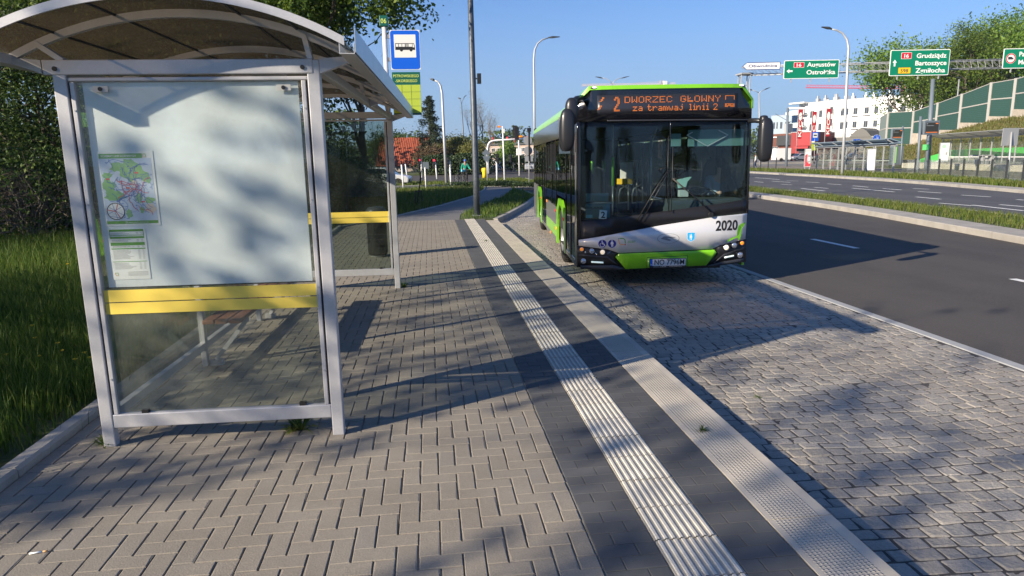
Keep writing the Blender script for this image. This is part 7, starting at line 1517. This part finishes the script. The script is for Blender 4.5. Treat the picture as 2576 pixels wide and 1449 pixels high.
mb = MB(); mb.box((-4.5, 0, -.2), (2.6, 8, wz)); mb.build('wall', mat('house_wall', (.35, .30, .26), .9), t); mb = MB(); mb.prism([(-.35, wz-.1), (4, hz), (8.35, wz-.1)], 'x', -5, 3.0); r_ = mb.build('roof', RT, t); mb = MB()
for i in range(26): x = -4.9+i*.3; mb.beam((x, -.38, wz-.06), (x, 3.98, hz+.04), .13, .07)
mb.build('tile_ridges', RT, r_)
# spruce
def spruce(seed, loc, h, r_, label, n):
    g_ = np.random.default_rng(seed); t = thing('spruce', loc, 0, label, 'conifer'); mb = MB(); mb.cyl((0, 0, 0), (0, 0, h*.97), .25, 8, .03); mb.build('trunk', BARK, t); V_ = []; mb = MB(); C_ = []
    for i in range(78):
        z = h*(.08+.9*(i/78)); L_ = r_*(1-(z/h))**.75*g_.uniform(.65, 1.15)+.15; a_ = g_.uniform(0, 6.283); d = Vector((math.cos(a_), math.sin(a_), -.12)); e = Vector((0, 0, z))+d*L_+Vector((0, 0, .08*L_)); m_ = Vector((0, 0, z))+d*L_*.5-Vector((0, 0, .1*L_)); mb.tube([(0, 0, z), m_, e], [.05, .03, .01], 4, False)
        for k in range(int(n/78)):
            f = g_.random()**.7; p = (m_*(1-abs(2*f-1)) if False else Vector((0, 0, z)).lerp(e, f)); C_.append((p.x+g_.normal()*.16, p.y+g_.normal()*.16, p.z-abs(g_.normal())*.32*(.4+f)))
    lv, lf = leaf_arrays(np.array(C_), .34, seed, .3); wv = np.array(mb.v); wf = np.array([f for f in mb.f if len(f) == 4]); np_mesh('crown', np.concatenate([wv, lv]), np.concatenate([wf, lf+len(wv)]), [BARK, NEED], np.concatenate([np.zeros(len(wf)), np.ones(len(lf))]), parent=t); return t
spruce(5, xy(1084, 96), zz(1084, 238, 96), 3.0, 'dark spruce with drooping branches beside the name board', 9000)
# bare tree
T = Tree(71); T.grow(Vector((0, 0, -.1)), Vector((.02, 0, 1)), 4.2, .24, 0, 5, .55, .45, (3, 4), .62, .14); T.finish('bare_tree', xy(1214, 98), 'tall bare tree with a rounded crown of fine twigs beside the lamp mast', 'tree', None, 1200, .12, .2, LEAFY, mat('twig_bark', (.13, .105, .09), .9))
G_O = 'bushy trees beyond the hedge'
W1_ = broad(72, 7.5, 'willow', xy(1160, 100), 'olive green bushy tree between the two lamp posts beyond the hedge', G_O, n=11000, size=.26, sig=.55, lm=LEAFY, L=1.8, r0=.12, multi=4, spread=.7, up=.3)
for x, D, rz, sc, lb in ((1190, 94, 1, .85, 'olive green bushy tree just left of the lamp mast'), (1120, 104, 2, .9, 'olive green bushy tree right of the spruce'), (1140, 112, 3, 1.1, 'taller olive tree at the back between the lamp posts'), (1205, 108, 4, .75, 'small olive tree at the foot of the bare tree')): dup(W1_, xy(x, D), rz, lb, sc)
broad(75, 4.2, 'bush', xy(1090, 92), 'rounded brownish bush in front of the spruce', None, n=7000, size=.24, sig=.5, lm=mat('brown_leaf', (.14, .09, .05), .7, ramp=[(.09, .055, .03), (.15, .09, .05), (.10, .10, .03)], trans=.2), L=1.4, r0=.08, multi=4, cat='bush')
YT = broad(76, 5, 'young_tree', xy(1284, 118), 'fresh yellow green young tree in front of the office building', 'young trees before the office', n=3000, size=.3, sig=.4, lm=LEAFR, L=1.8, r0=.06); dup(YT, xy(1266, 120), 1, 'slightly smaller young tree left of the fresh green one before the office', .7)
D1 = broad(77, 7, 'broadleaf_tree', xy(1050, 136), 'dark tree behind the red roof on its right', 'dark trees far left', n=8000, size=.3, sig=.7, lm=LEAFD, L=2.2, r0=.15, multi=2)
for x, D, rz, sc, lb in ((975, 112, 1, 1.1, 'dark tree left of the red roof seen past the far shelter post'), (1066, 134, 2, .9, 'dark tree between the red roof and the spruce')): dup(D1, xy(x, D), rz, lb, sc)
def wood(name, pts, n, size, rr_, h, m, z0, seed):
    gg = np.random.default_rng(seed); P_ = np.array([tuple(p)[:2] for p in pts]); seg = np.linalg.norm(P_[1:]-P_[:-1], axis=1); k = gg.choice(len(seg), n, p=seg/seg.sum()); t = gg.random((n, 1)); c = P_[k]*(1-t)+P_[k+1]*t
    hh_ = h*(1+.25*np.sin(c[:, :1]*.11+seed)+.18*np.sin(c[:, :1]*.31)+.12*np.sin(c[:, :1]*.83)); c = np.concatenate([c+gg.normal(size=(n, 2))*rr_, z0+hh_*gg.random((n, 1))**.6], 1); v, f = leaf_arrays(c, size, seed); return tag(np_mesh(name, v, f, m), kind='stuff')
wood('distant_wood', [xy(700, 420), xy(1100, 400), xy(1350, 380), xy(1600, 400), xy(2000, 430)], 15000, 2.2, 6, 13, LEAFD, 0, 3)
wood('distant_wood', [xy(-700, 110), xy(-200, 95), xy(300, 80), xy(600, 90), xy(860, 100)], 20000, .8, 3, 8, LEAFD, 0, 5)
wood('distant_wood', [xy(2050, 330), xy(2400, 300), xy(3000, 280), xy(3600, 200)], 12000, 2.0, 5, 12, LEAFD, 0, 6)
# air: one even volume round everything
hz_ = bpy.data.materials.new('air'); hz_.use_nodes = True; N = hz_.node_tree.nodes; N.remove(N['Principled BSDF']); pv = N.new('ShaderNodeVolumePrincipled'); pv.inputs['Color'].default_value = (.80, .88, 1, 1); pv.inputs['Density'].default_value = .0002; pv.inputs['Anisotropy'].default_value = .3
hz_.node_tree.links.new(pv.outputs[0], N['Material Output'].inputs['Volume'])
mb = MB(); mb.box((-760, -80, -2.4), (760, 640, 75)); tag(mb.build('haze', hz_), kind='stuff')
# ------------------------------------------------------------ pieces that stand apart become parts of their own
def loose(o):
    me = o.data; n = len(me.vertices); par = list(range(n))
    def fd(a):
        while par[a] != a: par[a] = par[par[a]]; a = par[a]
        return a
    for e in me.edges:
        a, b = fd(e.vertices[0]), fd(e.vertices[1])
        if a != b: par[a] = b
    groups = {}
    for p in me.polygons: groups.setdefault(fd(p.vertices[0]), []).append(p)
    if len(groups) < 2 or len(groups) > 60: return
    for gi_, ps in enumerate(groups.values()):
        ids = sorted({v for p in ps for v in p.vertices}); mp = {v: i for i, v in enumerate(ids)}
        m2 = bpy.data.meshes.new(me.name); m2.from_pydata([tuple(me.vertices[v].co) for v in ids], [], [tuple(mp[v] for v in p.vertices) for p in ps])
        for m in me.materials: m2.materials.append(m)
        m2.polygons.foreach_set('material_index', [p.material_index for p in ps]); m2.polygons.foreach_set('use_smooth', [p.use_smooth for p in ps]); m2.update()
        if gi_ == 0: first = m2; continue
        c = o.copy(); c.data = m2; col.objects.link(c)
        for ch in kids(o): pass
    o.data = first
SPLIT = {'dark_gap_strip', 'bolt', 'glass_clip', 'rear_rail', 'clamp', 'roof_batten', 'board_fixing', 'interior_lining', 'window_bar', 'side_window_far', 'fascia', 'window_ledge', 'bracket'}
for o in list(bpy.data.objects):
    if o.type == 'MESH' and o.name.split('.')[0] in SPLIT and o.parent: loose(o)
for o in bpy.data.objects:      # parts carry no category of their own
    if o.parent and 'category' in o: del o['category']
